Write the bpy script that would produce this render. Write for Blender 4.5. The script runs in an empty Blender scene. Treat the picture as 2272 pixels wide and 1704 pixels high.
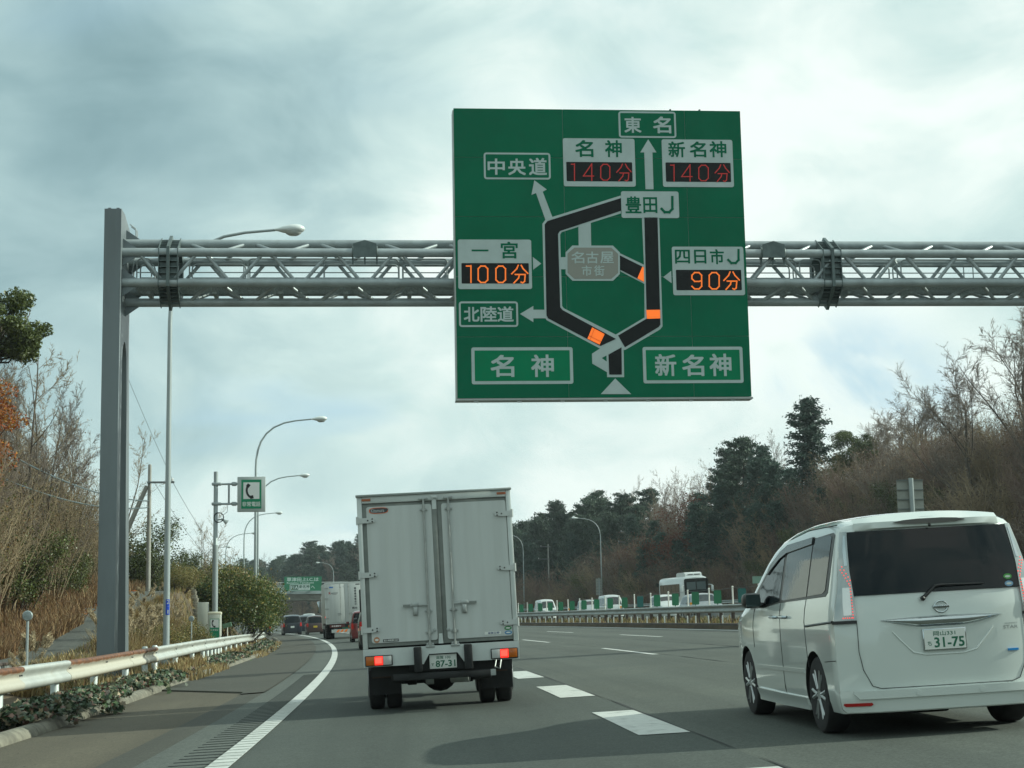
import bpy, bmesh, math, random
import numpy as np
from mathutils import Vector, Matrix, Euler

scene = bpy.context.scene
COL = scene.collection
PI = math.pi
R = math.radians

# ------------------------------------------------------------------ camera
PITCH, ROLL, EYE = 0.14431, -0.01881, 1.1095
cam_d = bpy.data.cameras.new("camera")
cam_d.sensor_width = 36.0
cam_d.lens = 56.5
cam_d.clip_start = 0.1
cam_d.clip_end = 8000
cam = bpy.data.objects.new("camera", cam_d)
COL.objects.link(cam)
_f = Vector((0, math.cos(PITCH), math.sin(PITCH)))
_r0 = Vector((1, 0, 0))
_u0 = _r0.cross(_f)
_r = _r0 * math.cos(ROLL) + _u0 * math.sin(ROLL)
_u = _u0 * math.cos(ROLL) - _r0 * math.sin(ROLL)
cam.matrix_world = Matrix(((_r.x, _u.x, -_f.x, 0), (_r.y, _u.y, -_f.y, 0), (_r.z, _u.z, -_f.z, EYE), (0, 0, 0, 1)))
scene.camera = cam

# ------------------------------------------------------------------ daylight
SUN_EL, SUN_AZ = R(28.5), R(6.0)              # azimuth measured from +X towards +Y
SUN_DIR = Vector((math.cos(SUN_EL) * math.cos(SUN_AZ), math.cos(SUN_EL) * math.sin(SUN_AZ), math.sin(SUN_EL)))
world = bpy.data.worlds.new("World")
scene.world = world
world.use_nodes = True


class NT:
    """small helper for node graphs"""
    def __init__(s, tree):
        s.t = tree
        s.n = tree.nodes
        s.l = tree.links

    def node(s, typ, **kw):
        nd = s.n.new(typ)
        for k, v in kw.items():
            setattr(nd, k, v)
        return nd

    def put(s, sock, v):
        if hasattr(v, "links"):
            s.l.new(v, sock)
        else:
            sock.default_value = v

    def math(s, op, a, b=None, c=None, clamp=False):
        nd = s.node("ShaderNodeMath", operation=op, use_clamp=clamp)
        s.put(nd.inputs[0], a)
        if b is not None:
            s.put(nd.inputs[1], b)
        if c is not None:
            s.put(nd.inputs[2], c)
        return nd.outputs[0]

    def vmath(s, op, a, b=None):
        nd = s.node("ShaderNodeVectorMath", operation=op)
        s.put(nd.inputs[0], a)
        if b is not None:
            s.put(nd.inputs[1], b)
        return nd.outputs["Value"] if op in ("DOT_PRODUCT", "LENGTH") else nd.outputs[0]

    def noise(s, vec, scale, detail=4, rough=0.55, dist=0.0):
        nd = s.node("ShaderNodeTexNoise")
        if vec is not None:
            s.l.new(vec, nd.inputs["Vector"])
        nd.inputs["Scale"].default_value = scale
        nd.inputs["Detail"].default_value = detail
        nd.inputs["Roughness"].default_value = rough
        nd.inputs["Distortion"].default_value = dist
        return nd.outputs[0]

    def step(s, v, a, b, x=0.0, y=1.0):
        nd = s.node("ShaderNodeMapRange", interpolation_type="SMOOTHSTEP")
        s.put(nd.inputs[0], v)
        nd.inputs[1].default_value = a
        nd.inputs[2].default_value = b
        nd.inputs[3].default_value = x
        nd.inputs[4].default_value = y
        return nd.outputs[0]

    def mix(s, f, a, b, blend="MIX"):
        nd = s.node("ShaderNodeMix", data_type="RGBA", blend_type=blend)
        nd.clamp_factor = True
        s.put(nd.inputs[0], f)
        s.put(nd.inputs[6], a if hasattr(a, "links") else (*a, 1))
        s.put(nd.inputs[7], b if hasattr(b, "links") else (*b, 1))
        return nd.outputs[2]


SKY_STRENGTH = 0.1
w = NT(world.node_tree)
w.n.clear()
tc = w.node("ShaderNodeTexCoord")
d = tc.outputs["Generated"]
sep = w.node("ShaderNodeSeparateXYZ")
w.l.new(d, sep.inputs[0])
zc = w.math("MAXIMUM", sep.outputs[2], 0.0)
inv = w.math("DIVIDE", 1.0, w.math("ADD", zc, 0.16))
pl = w.node("ShaderNodeCombineXYZ")
w.l.new(w.math("MULTIPLY", sep.outputs[0], inv), pl.inputs[0])
w.l.new(w.math("MULTIPLY", sep.outputs[1], inv), pl.inputs[1])
pl.inputs[2].default_value = 3.1
mp_ = w.node("ShaderNodeMapping")
mp_.inputs["Location"].default_value = (1.7, 0.4, 2.2)
mp_.inputs["Scale"].default_value = (1, 1, 1.7)
w.l.new(d, mp_.inputs[0])
n1 = w.noise(mp_.outputs[0], 3.4, 3, 0.5, 0.25)
n2 = w.noise(mp_.outputs[0], 1.3, 2, 0.5, 0.2)
n3 = w.noise(mp_.outputs[0], 8.5, 7, 0.58, 0.5)


def lobe(az, el, width):
    """1 in the direction (azimuth right of straight ahead, elevation), fading over width degrees"""
    v = (math.sin(R(az)) * math.cos(R(el)), math.cos(R(az)) * math.cos(R(el)), math.sin(R(el)))
    dt = w.vmath("DOT_PRODUCT", d, v)
    return w.step(dt, math.cos(R(width)), 1.0)


lum = w.math("MULTIPLY_ADD", n1, 1.35, -0.30)
lum = w.math("MULTIPLY_ADD", n2, 0.35, lum)
lum = w.math("MULTIPLY_ADD", n3, 0.60, w.math("ADD", lum, -0.14))
glow = w.step(w.vmath("DOT_PRODUCT", d, SUN_DIR), 0.2, 1.0)
lum = w.math("MULTIPLY_ADD", glow, 0.12, lum)
for az, el, wd, amt in ((-16, 15, 13, -0.19), (-9, 20, 10, -0.06), (-5, 11.5, 7.5, 0.17), (-11, 7, 10, 0.12), (0, 8, 20, 0.04), (11, 12, 9, 0.15),
                        (5, 20, 9, 0.06), (3, 5, 10, 0.03), (16, 7, 9, 0.04)):
    lum = w.math("MULTIPLY_ADD", lobe(az, el, wd), amt, lum)
cr = w.node("ShaderNodeValToRGB")
w.l.new(lum, cr.inputs[0])
e = cr.color_ramp.elements
e[0].position, e[0].color = 0.22, (0.225, 0.325, 0.365, 1)
e[1].position, e[1].color = 0.95, (1.06, 1.03, 1.0, 1)
for pos, c in ((0.40, (0.34, 0.45, 0.49, 1)), (0.58, (0.505, 0.615, 0.64, 1)), (0.76, (0.74, 0.82, 0.81, 1))):
    q = cr.color_ramp.elements.new(pos)
    q.color = c
nish = w.node("ShaderNodeTexSky", sky_type="NISHITA")
nish.sun_disc = False
nish.sun_elevation = SUN_EL
nish.sun_rotation = PI / 2 - SUN_AZ
nish.air_density = 1.0
nish.dust_density = 1.5
cloud = w.vmath("SCALE", cr.outputs[0])
cloud.node.inputs["Scale"].default_value = 1.0 / SKY_STRENGTH
gap = w.step(w.noise(pl.outputs[0], 0.9, 3, 0.5, 0.2), 0.60, 0.74)
gap = w.math("MAXIMUM", gap, w.math("MULTIPLY", lobe(12.5, 7.0, 4.2), w.step(n3, 0.42, 0.62)))
gap = w.math("MULTIPLY", gap, 0.85)
skyblue = w.mix(0.75, nish.outputs[0], (6.0, 7.7, 9.3))
full = w.mix(gap, cloud, skyblue)
bg = w.node("ShaderNodeBackground")
w.l.new(full, bg.inputs[0])
bg.inputs[1].default_value = SKY_STRENGTH
w.l.new(bg.outputs[0], w.node("ShaderNodeOutputWorld").inputs[0])

sun_d = bpy.data.lights.new("sun", "SUN")
sun_d.energy = 4.8
sun_d.angle = R(0.6)
sun_d.color = (1.0, 0.95, 0.83)
sun = bpy.data.objects.new("sun", sun_d)
COL.objects.link(sun)
sun.rotation_euler = (-SUN_DIR).to_track_quat("-Z", "Y").to_euler()
sun.location = (40, 0, 60)

vs = scene.view_settings
scene.display_settings.display_device = "sRGB"
vs.view_transform = "Standard"
vs.look = "None"
vs.exposure = 0.0
vs.gamma = 1.0
vs.use_curve_mapping = False
vs.use_white_balance = True          # the camera's own balance behind a green tinted windscreen
vs.white_balance_temperature = 6100
vs.white_balance_tint = -5
scene.cycles.max_bounces = 6
scene.cycles.diffuse_bounces = 3
scene.cycles.glossy_bounces = 3
scene.cycles.transparent_max_bounces = 8
scene.cycles.sample_clamp_indirect = 4.0

# ------------------------------------------------------------------ the road's line on the ground
PSI, CURV, BANK = 0.05852, 0.00088, 0.03859


def rp(s, t, dz=0.0):
    a = PSI + CURV * s
    x = (math.cos(a) - math.cos(PSI)) / CURV + t * math.cos(a)
    y = (math.sin(a) - math.sin(PSI)) / CURV + t * math.sin(a)
    return Vector((x, y, BANK * t + dz))


def heading(s):
    return PSI + CURV * s


def rframe(s, t, dz=0.0, bank=True, turn=0.0):
    """matrix standing on the road: x right, y along the road, z up"""
    a = heading(s) + turn
    fw = Vector((-math.sin(a), math.cos(a), 0))
    rt = Vector((math.cos(a), math.sin(a), BANK if bank else 0)).normalized()
    up = rt.cross(fw)
    o = rp(s, t, dz)
    return Matrix(((rt.x, fw.x, up.x, o.x), (rt.y, fw.y, up.y, o.y), (rt.z, fw.z, up.z, o.z), (0, 0, 0, 1)))


# ------------------------------------------------------------------ materials
MATS = {}


def mat(name, col, rough=0.6, metal=0.0, var=0.0, vscale=3.0, bump=0.0, bscale=40.0, emit=0.0, dirt=None, dscale=2.0,
        damt=0.5, spec=0.5, coat=0.0, coords="Object", stretch=None, isl=0.0, rnd=0.0, transl=0.0, alt=None):
    if name in MATS:
        return MATS[name]
    m = bpy.data.materials.new(name)
    m.use_nodes = True
    t = NT(m.node_tree)
    b = t.n["Principled BSDF"]
    out = t.n["Material Output"]
    c = None
    tcn = t.node("ShaderNodeTexCoord")
    vec = tcn.outputs[coords]
    if stretch:
        mp = t.node("ShaderNodeMapping")
        mp.inputs["Scale"].default_value = stretch
        t.l.new(vec, mp.inputs[0])
        vec = mp.outputs[0]
    base = (*col, 1)
    if var:
        f = t.noise(vec, vscale, 5, 0.6)
        lo = tuple(x * (1 - var) for x in col)
        hi = tuple(min(1, x * (1 + var)) for x in col)
        c = t.mix(t.step(f, 0.3, 0.7), lo, hi)
    if dirt:
        f = t.noise(vec, dscale, 6, 0.65)
        c = t.mix(t.math("MULTIPLY", t.step(f, 0.5, 0.72), damt), c if c is not None else col, dirt)
    if isl or alt:
        g = t.node("ShaderNodeNewGeometry")
        ri = g.outputs["Random Per Island"]
        if alt:
            rr = t.node("ShaderNodeValToRGB")
            rr.color_ramp.interpolation = "CONSTANT" if len(alt) > 2 else "LINEAR"
            t.l.new(ri, rr.inputs[0])
            els = rr.color_ramp.elements
            els[0].position, els[0].color = 0.0, base
            els[1].position, els[1].color = alt[0][0], (*alt[0][1], 1)
            for pos, cc in alt[1:]:
                els.new(pos).color = (*cc, 1)
            c = rr.outputs[0]
        if isl:
            k = t.math("MULTIPLY_ADD", t.math("FRACT", t.math("MULTIPLY", ri, 7.31)), 2 * isl, 1 - isl)
            vm = t.vmath("SCALE", c if c is not None else base[:3])
            t.put(vm.node.inputs["Scale"], k)
            c = vm
    if rnd:
        oi = t.node("ShaderNodeObjectInfo")
        k = t.math("MULTIPLY_ADD", oi.outputs["Random"], 2 * rnd, 1 - rnd)
        vm = t.vmath("SCALE", c if c is not None else base[:3])
        t.put(vm.node.inputs["Scale"], k)
        c = vm
    if c is not None:
        t.l.new(c, b.inputs["Base Color"])
    else:
        b.inputs["Base Color"].default_value = base
    b.inputs["Roughness"].default_value = rough
    b.inputs["Metallic"].default_value = metal
    b.inputs["Specular IOR Level"].default_value = spec
    b.inputs["Coat Weight"].default_value = coat
    b.inputs["Coat Roughness"].default_value = 0.04
    if emit:
        b.inputs["Emission Color"].default_value = base
        b.inputs["Emission Strength"].default_value = emit
    if bump:
        bn = t.node("ShaderNodeBump")
        bn.inputs["Strength"].default_value = bump
        bn.inputs["Distance"].default_value = 0.01
        t.l.new(t.noise(vec, bscale, 4, 0.6), bn.inputs["Height"])
        t.l.new(bn.outputs[0], b.inputs["Normal"])
    if transl:
        tr = t.node("ShaderNodeBsdfTranslucent")
        if c is not None:
            t.l.new(c, tr.inputs[0])
        else:
            tr.inputs[0].default_value = base
        ms = t.node("ShaderNodeMixShader")
        ms.inputs[0].default_value = transl
        t.l.new(b.outputs[0], ms.inputs[1])
        t.l.new(tr.outputs[0], ms.inputs[2])
        t.l.new(ms.outputs[0], out.inputs[0])
    MATS[name] = m
    return m


# ------------------------------------------------------------------ mesh helpers
def chamfer_box(x0, x1, y0, y1, z0, z1, bev):
    bm = bmesh.new()
    vs_ = [bm.verts.new((x, y, z)) for x in (x0, x1) for y in (y0, y1) for z in (z0, z1)]
    for f in ((0, 1, 3, 2), (4, 6, 7, 5), (0, 4, 5, 1), (2, 3, 7, 6), (0, 2, 6, 4), (1, 5, 7, 3)):
        bm.faces.new([vs_[i] for i in f])
    bmesh.ops.bevel(bm, geom=bm.edges[:], offset=bev, segments=2, profile=0.5, affect="EDGES", clamp_overlap=True)
    bm.verts.index_update()
    v = [tuple(q.co) for q in bm.verts]
    f = [[q.index for q in p.verts] for p in bm.faces]
    bm.free()
    return v, f


class MB:
    def __init__(s):
        s.v, s.f, s.m, s.uv = [], [], [], []

    def add(s, v, f, mi=0, M=None):
        o = len(s.v)
        if M is not None:
            v = [tuple(M @ Vector(q)) for q in v]
        s.v.extend(v)
        s.f.extend([[i + o for i in q] for q in f])
        s.m.extend([mi] * len(f))
        return s

    def box(s, x0, x1, y0, y1, z0, z1, bev=0.0, mi=0, M=None):
        x0, x1 = min(x0, x1), max(x0, x1)
        y0, y1 = min(y0, y1), max(y0, y1)
        z0, z1 = min(z0, z1), max(z0, z1)
        if bev:
            v, f = chamfer_box(x0, x1, y0, y1, z0, z1, min(bev, 0.45 * min(x1 - x0, y1 - y0, z1 - z0)))
        else:
            v = [(x, y, z) for x in (x0, x1) for y in (y0, y1) for z in (z0, z1)]
            f = [(0, 1, 3, 2), (4, 6, 7, 5), (0, 4, 5, 1), (2, 3, 7, 6), (0, 2, 6, 4), (1, 5, 7, 3)]
        return s.add(v, f, mi, M)

    def tube(s, pts, r, n=8, cap=True, mi=0, M=None):
        pts = [Vector(p) for p in pts]
        rs = r if isinstance(r, (list, tuple)) else [r] * len(pts)
        v, f = [], []
        t0 = (pts[1] - pts[0]).normalized()
        a = Vector((0, 0, 1)) if abs(t0.z) < 0.9 else Vector((1, 0, 0))
        nx = t0.cross(a).normalized()
        for i, p in enumerate(pts):
            if i == 0:
                tg = t0
            elif i == len(pts) - 1:
                tg = (pts[i] - pts[i - 1]).normalized()
            else:
                tg = ((pts[i + 1] - p).normalized() + (p - pts[i - 1]).normalized()).normalized()
            nx = (nx - tg * nx.dot(tg)).normalized()
            ny = tg.cross(nx)
            for k in range(n):
                g = 2 * PI * k / n
                v.append(tuple(p + (nx * math.cos(g) + ny * math.sin(g)) * rs[i]))
        for i in range(len(pts) - 1):
            for k in range(n):
                k2 = (k + 1) % n
                f.append((i * n + k, i * n + k2, (i + 1) * n + k2, (i + 1) * n + k))
        if cap:
            f.append(tuple(range(n - 1, -1, -1)))
            f.append(tuple(range((len(pts) - 1) * n, len(pts) * n)))
        return s.add(v, f, mi, M)

    def lathe(s, prof, n=16, M=None, mi=0):
        """profile of (radius, height) turned round z"""
        v, f = [], []
        for r_, z in prof:
            for k in range(n):
                g = 2 * PI * k / n
                v.append((r_ * math.cos(g), r_ * math.sin(g), z))
        for i in range(len(prof) - 1):
            for k in range(n):
                k2 = (k + 1) % n
                f.append((i * n + k, i * n + k2, (i + 1) * n + k2, (i + 1) * n + k))
        if prof[0][0] > 1e-6:
            f.append(tuple(range(n - 1, -1, -1)))
        if prof[-1][0] > 1e-6:
            f.append(tuple(range((len(prof) - 1) * n, len(prof) * n)))
        return s.add(v, f, mi, M)

    def prism(s, poly, a, b, axis="y", mi=0, M=None):
        """polygon in the two other axes, pushed from a to b along axis"""
        n = len(poly)

        def pt(p, h):
            return {"y": (p[0], h, p[1]), "x": (h, p[0], p[1]), "z": (p[0], p[1], h)}[axis]
        v = [pt(p, a) for p in poly] + [pt(p, b) for p in poly]
        f = [tuple(range(n)), tuple(range(2 * n - 1, n - 1, -1))]
        f += [(i, (i + 1) % n, n + (i + 1) % n, n + i) for i in range(n)]
        return s.add(v, f, mi, M)

    def grid(s, rows, mi=0, M=None):
        n = len(rows[0])
        v = [tuple(p) for r_ in rows for p in r_]
        f = [(i * n + j, i * n + j + 1, (i + 1) * n + j + 1, (i + 1) * n + j) for i in range(len(rows) - 1) for j in range(n - 1)]
        return s.add(v, f, mi, M)

    def ball(s, c, r, n=8, mi=0, sc=(1, 1, 1)):
        k = max(4, n // 2)
        pr = [(max(1e-7, r * math.sin(PI * i / k)), -r * math.cos(PI * i / k)) for i in range(k + 1)]
        return s.lathe(pr, n, Matrix.Translation(c) @ Matrix.Diagonal((*sc, 1)), mi)

    def mesh(s, name, mats, recalc=True, smooth=35):
        me = bpy.data.meshes.new(name)
        me.from_pydata(s.v, [], s.f)
        ms = mats if isinstance(mats, (list, tuple)) else [mats]
        for m_ in ms:
            me.materials.append(m_)
        if len(ms) > 1:
            me.polygons.foreach_set("material_index", s.m)
        if recalc:
            bm = bmesh.new()
            bm.from_mesh(me)
            bmesh.ops.recalc_face_normals(bm, faces=bm.faces[:])
            bm.to_mesh(me)
            bm.free()
        if smooth:
            me.polygons.foreach_set("use_smooth", [True] * len(me.polygons))
            me.set_sharp_from_angle(angle=R(smooth))
        me.update()
        return me

    def build(s, name, mats, parent=None, recalc=True, smooth=35):
        return link(name, s.mesh(name, mats, recalc, smooth), parent)


def link(name, me, parent=None, M=None):
    o = bpy.data.objects.new(name, me)
    COL.objects.link(o)
    if parent is not None:
        o.parent = parent
    if M is not None:
        o.matrix_local = M
    return o


def tag(o, label=None, cat=None, group=None, kind=None):
    if label:
        o["label"] = label
    if cat:
        o["category"] = cat
    if group:
        o["group"] = group
    if kind:
        o["kind"] = kind
    return o


def thing(name, label, cat, M=None, group=None):
    o = bpy.data.objects.new(name, None)
    COL.objects.link(o)
    o.empty_display_size = 0.3
    if M is not None:
        o.matrix_world = M
    return tag(o, label, cat, group)


KIDS = {}


def kids(o):
    return [q for q in COL.objects if q.parent == o]


def copy_tree(o, M=None, label=None, parent=None, table=None):
    if table is None:
        table = {}
        for q in COL.objects:
            if q.parent is not None:
                table.setdefault(q.parent.name, []).append(q)
    c = o.copy()
    COL.objects.link(c)
    if parent is not None:
        c.parent = parent
    if M is not None:
        c.matrix_world = M
    if label:
        c["label"] = label
    for ch in table.get(o.name, []):
        copy_tree(ch, None, None, c, table)
    return c


def text_mesh(body, x0, x1, z0, z1, m, y=0.0, thick=0.0, bold=0.0, flip=False):
    """lettering fitted to a box in the xz plane, facing -y"""
    cu = bpy.data.curves.new("lettering", "FONT")
    cu.body = body
    cu.size = 1.0
    cu.resolution_u = 2
    cu.space_line = 0.9
    ob = bpy.data.objects.new("lettering", cu)
    me = bpy.data.meshes.new_from_object(ob)
    bpy.data.objects.remove(ob)
    bpy.data.curves.remove(cu)
    n = len(me.vertices)
    co = np.empty(n * 3)
    me.vertices.foreach_get("co", co)
    co = co.reshape(-1, 3)
    lo, hi = co.min(0), co.max(0)
    sx = (x1 - x0) / max(hi[0] - lo[0], 1e-6)
    sz = (z1 - z0) / max(hi[1] - lo[1], 1e-6)
    q = np.empty_like(co)
    q[:, 0] = x0 + (co[:, 0] - lo[0]) * sx
    q[:, 1] = y
    q[:, 2] = z0 + (co[:, 1] - lo[1]) * sz
    if not bold:
        me.vertices.foreach_set("co", q.ravel())
        me.materials.clear()
        me.materials.append(m)
        me.update()
        return me
    fs = [list(p.vertices) for p in me.polygons]
    bpy.data.meshes.remove(me)
    b = bold * min(z1 - z0, (x1 - x0) * 1.5)
    vv, ff = [], []
    for k, (dx, dz) in enumerate(((0, 0), (b, b), (-b, b), (b, -b), (-b, -b))):
        ff += [[i + k * n for i in f] for f in fs]
        vv.append(q + np.array([dx, -.00012 * k, dz]))
    me = bpy.data.meshes.new("lettering")
    me.from_pydata(np.concatenate(vv).tolist(), [], ff)
    me.materials.append(m)
    me.update()
    return me


def letter(body, x0, x1, z0, z1, m, parent, y=0.0, bold=0.012, name="lettering"):
    return link(name, text_mesh(body, x0, x1, z0, z1, m, y, 0, bold), parent)


def rrect(x0, x1, z0, z1, r, n=4):
    x0, x1 = min(x0, x1), max(x0, x1)
    z0, z1 = min(z0, z1), max(z0, z1)
    p = []
    for cx, cz, a0 in ((x1 - r, z1 - r, 0), (x0 + r, z1 - r, 90), (x0 + r, z0 + r, 180), (x1 - r, z0 + r, 270)):
        for i in range(n + 1):
            g = R(a0 + 90 * i / n)
            p.append((cx + r * math.cos(g), cz + r * math.sin(g)))
    return p


def ribbon(pts, wd):
    """thin outline polygon (list of quads) along a 2D path"""
    out = []
    for a, b in zip(pts[:-1], pts[1:]):
        a, b = Vector(a), Vector(b)
        dd = (b - a).normalized()
        nn = Vector((-dd.y, dd.x)) * wd / 2
        a2, b2 = a - dd * wd / 2, b + dd * wd / 2
        out.append([tuple(a2 + nn), tuple(b2 + nn), tuple(b2 - nn), tuple(a2 - nn)])
    return out
# ================================================================== SETTING: ground and road
rng = random.Random(7)


def hs_side(s):                                   # height of the old side road on the left
    return float(np.interp(s, [-60, 38, 46, 50, 58, 66, 76, 84, 110, 160, 260, 420], [-.15, .1, .25, .45, 1.15, 1.9, 2.6, 2.75, 2.6, 2.4, 3.5, 4]))


def hump(x, y):
    return math.sin(x * .13 + 1.7) * math.cos(y * .11) + .5 * math.sin(x * .31 + y * .23)


def ground_z(s, t):
    if t >= -5.0:
        if t <= 13.3:
            return BANK * t - .16
        if t < 17.2:
            return BANK * t + .14
        if t <= 41.2:
            return BANK * t - .16
        k = float(np.interp(s, [-80, 100, 140, 170, 230, 270, 330, 420], [1.15, 1.15, 1.12, .95, .45, .36, .5, .7]))
        u = t - 42.5
        z = BANK * 41.2 - .1 + max(0, u) * .05
        z += k * float(np.interp(u, [0, 3, 10, 18, 40, 110, 300], [0, 1.3, 8.0, 11.5, 13.5, 16, 24]))
        return z + .35 * hump(s, t) * min(1, max(0, u) / 8)
    zl = -.10
    h = hs_side(s)
    if t > -6.7:
        z = float(np.interp(t, [-6.7, -5.0], [zl - .06, BANK * -5 + .08]))
    elif t > -8.5:
        z = float(np.interp(t, [-8.5, -6.7], [h, zl - .06]))
    elif t > -11.9:
        z = h
    else:
        u = -11.9 - t
        z = h + float(np.interp(u, [0, 1.5, 8, 20, 60, 300], [0, .5, 3.2, 6, 10, 22])) * float(np.interp(s, [0, 90, 130, 420], [1, 1, .5, .5]))
        z += .25 * hump(s, t) * min(1, u / 3)
    return z


def gp(s, t, dz=0.0):
    p = rp(s, t)
    return Vector((p.x, p.y, ground_z(s, t) + dz))


m_soil = mat("soil", (.085, .062, .036), .95, var=.35, vscale=.6, dirt=(.05, .055, .022), dscale=.25, damt=.7, bump=.6, bscale=6)
tt = [-700, -420, -260, -160, -110, -80, -62, -50, -42, -36, -31, -27, -24, -21, -18.5, -16.5, -14.8, -13.4, -12.4, -11.9, -11.2, -10, -9, -8.5, -8, -7.5, -7,
      -6.7, -6, -5.2, -5.0, -3, 3, 8, 13.29, 13.31, 15, 17.19, 17.21, 25, 33, 41.2, 42.5, 44, 46, 48.5, 51, 54, 57, 60, 64, 68, 74, 82, 92, 106, 130, 170, 240, 340, 480, 700]
ss = [-300, -160, -80, -40, -20, -10, 0] + list(range(5, 125, 4)) + list(range(125, 300, 8)) + [310, 330, 350, 380, 420, 480, 560, 650, 760, 900]
mb = MB()
mb.grid([[gp(s, t) for t in tt] for s in ss])
tag(mb.build("ground", m_soil, smooth=60), kind="structure")


def asphalt(name, col, patch, grain=.30):
    m = bpy.data.materials.new(name)
    m.use_nodes = True
    t = NT(m.node_tree)
    b = t.n["Principled BSDF"]
    tcn = t.node("ShaderNodeTexCoord")
    ob, uv = tcn.outputs["Object"], tcn.outputs["UV"]
    g = t.step(t.noise(ob, 42, 4, .75), .36, .64)
    big = t.noise(ob, .28, 4, .55)
    mp = t.node("ShaderNodeMapping")
    mp.inputs["Scale"].default_value = (.05, 1.6, 1)
    t.l.new(uv, mp.inputs[0])
    streak = t.noise(mp.outputs[0], 1.0, 4, .6)
    c = t.mix(t.step(big, .35, .7), col, patch)
    c = t.mix(t.math("MULTIPLY", t.step(streak, .42, .66), .5), c, tuple(x * .72 for x in col))
    k = t.math("MULTIPLY_ADD", g, 2 * grain, 1 - grain)
    k = t.math("MULTIPLY", k, t.math("MULTIPLY_ADD", t.noise(ob, 9, 4, .65), .5, .75))
    chip = t.step(t.noise(ob, 160, 2, .6), .62, .70)
    k = t.math("MULTIPLY_ADD", chip, .55, k)
    spu = t.node("ShaderNodeSeparateXYZ")
    t.l.new(uv, spu.inputs[0])
    trk = t.math("COSINE", t.math("MULTIPLY", t.math("ADD", spu.outputs[1], -.35 - .92), 2 * PI / 1.825))
    k = t.math("MULTIPLY", k, t.math("MULTIPLY_ADD", t.math("MULTIPLY", trk, t.noise(ob, .15, 2, .5)), -.12, 1.0))
    vm = t.vmath("SCALE", c)
    t.put(vm.node.inputs["Scale"], k)
    t.l.new(vm, b.inputs["Base Color"])
    b.inputs["Roughness"].default_value = .85
    b.inputs["Specular IOR Level"].default_value = .35
    bn = t.node("ShaderNodeBump")
    bn.inputs["Strength"].default_value = .5
    bn.inputs["Distance"].default_value = .006
    t.l.new(t.noise(ob, 90, 2, .7), bn.inputs["Height"])
    t.l.new(bn.outputs[0], b.inputs["Normal"])
    return m


m_road = asphalt("asphalt_lanes", (.072, .081, .071), (.086, .094, .080))
m_strip = asphalt("asphalt_old_strip", (.096, .106, .094), (.084, .094, .084))
m_shoul = asphalt("asphalt_shoulder", (.062, .062, .050), (.070, .069, .056))
m_conc = asphalt("shoulder_concrete", (.098, .086, .060), (.082, .071, .050), .3)
m_lane = asphalt("asphalt_newer_lane", (.058, .067, .060), (.066, .075, .066))
m_side = asphalt("side_road_asphalt", (.085, .092, .084), (.10, .104, .092), .4)


def road_sheet(name, t0, t1, s0, s1, dz, m, step=2.5, nt=2, kind=None, parent=None, zf=None):
    f0 = t0 if callable(t0) else (lambda s: t0)
    f1 = t1 if callable(t1) else (lambda s: t1)
    n = max(1, int(math.ceil((s1 - s0) / step)))
    v, uv, f = [], [], []
    for i in range(n + 1):
        s = s0 + (s1 - s0) * i / n
        for j in range(nt):
            t = f0(s) + (f1(s) - f0(s)) * j / (nt - 1)
            p = rp(s, t, dz)
            if zf:
                p.z = zf(s, t) + dz
            v.append(tuple(p))
            uv.append((s, t))
    for i in range(n):
        for j in range(nt - 1):
            f.append((i * nt + j, i * nt + j + 1, (i + 1) * nt + j + 1, (i + 1) * nt + j))
    me = bpy.data.meshes.new(name)
    me.from_pydata(v, [], f)
    me.materials.append(m)
    ul = me.uv_layers.new(name="uv")
    idx = [0] * len(me.loops)
    me.loops.foreach_get("vertex_index", idx)
    ul.data.foreach_set("uv", [c for i in idx for c in uv[i]])
    o = link(name, me, parent)
    if kind:
        tag(o, kind=kind)
    return o


TL, TB, TA, TC, TE = -1.59, 2.18, 5.83, 9.465, 12.789      # painted lines, metres to the right of the camera's path
road = road_sheet("road", -2.35, 13.4, -30, 760, 0.0, m_road, kind="structure")
road_sheet("opposite_road", 17.1, 41.2, -30, 760, 0.0, m_road, kind="structure")
road_sheet("old_asphalt_strip", -2.36, -1.72, -30, 760, .004, m_strip, parent=road)
shoulder = road_sheet("shoulder", -4.75, lambda s: -2.72 if s < 27.9 else -2.34, -30, 760, -.006, m_conc, kind="structure")
fill = road_sheet("shoulder_joint_fill", -2.73, -2.34, -30, 28.2, .0035, m_shoul, parent=shoulder)
# the later, slightly higher asphalt overlay of the shoulder begins with a visible step
mb = MB()
rows = []
for i in range(60):
    q = i / 59.0
    s_in = 28.0 + (760 - 28.0) * q ** 2
    s_out = 32.6 + (760 - 32.6) * q ** 2
    rows.append([rp(s_out + (s_in - s_out) * j / 6, -4.75 + (4.75 - 2.345) * j / 6 - (.38 if i == 0 and j == 6 else 0), .022) for j in range(7)])
mb.grid(rows)
low = [p + Vector((0, 0, -.03)) for p in rows[0]]
mb.grid([low, rows[0]])
mb.build("shoulder_overlay", m_shoul, shoulder, smooth=0)

m_paint = mat("road_paint", (.53, .54, .51), .6, var=.07, vscale=14, dirt=(.25, .26, .24), dscale=5.0, damt=.75, bump=.25, bscale=60)
m_joint = mat("joint_dark", (.03, .033, .033), .9)
m_rum = mat("rumble_groove", (.045, .05, .05), .95)
road_sheet("resurfaced_lane", TL + .12, TB + .24, -30, 760, .003, m_lane, parent=road)
road_sheet("edge_line", TL - .1, TL + .1, -20, 700, .010, m_paint, parent=road)
road_sheet("edge_line", TE - .1, TE + .1, -20, 700, .008, m_paint, parent=road)
# thick block line beside our lane
s = -8.25
starts = []
for k in range(40):
    starts.append(7.36 + 6.72 * k - 13.44)


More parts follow.
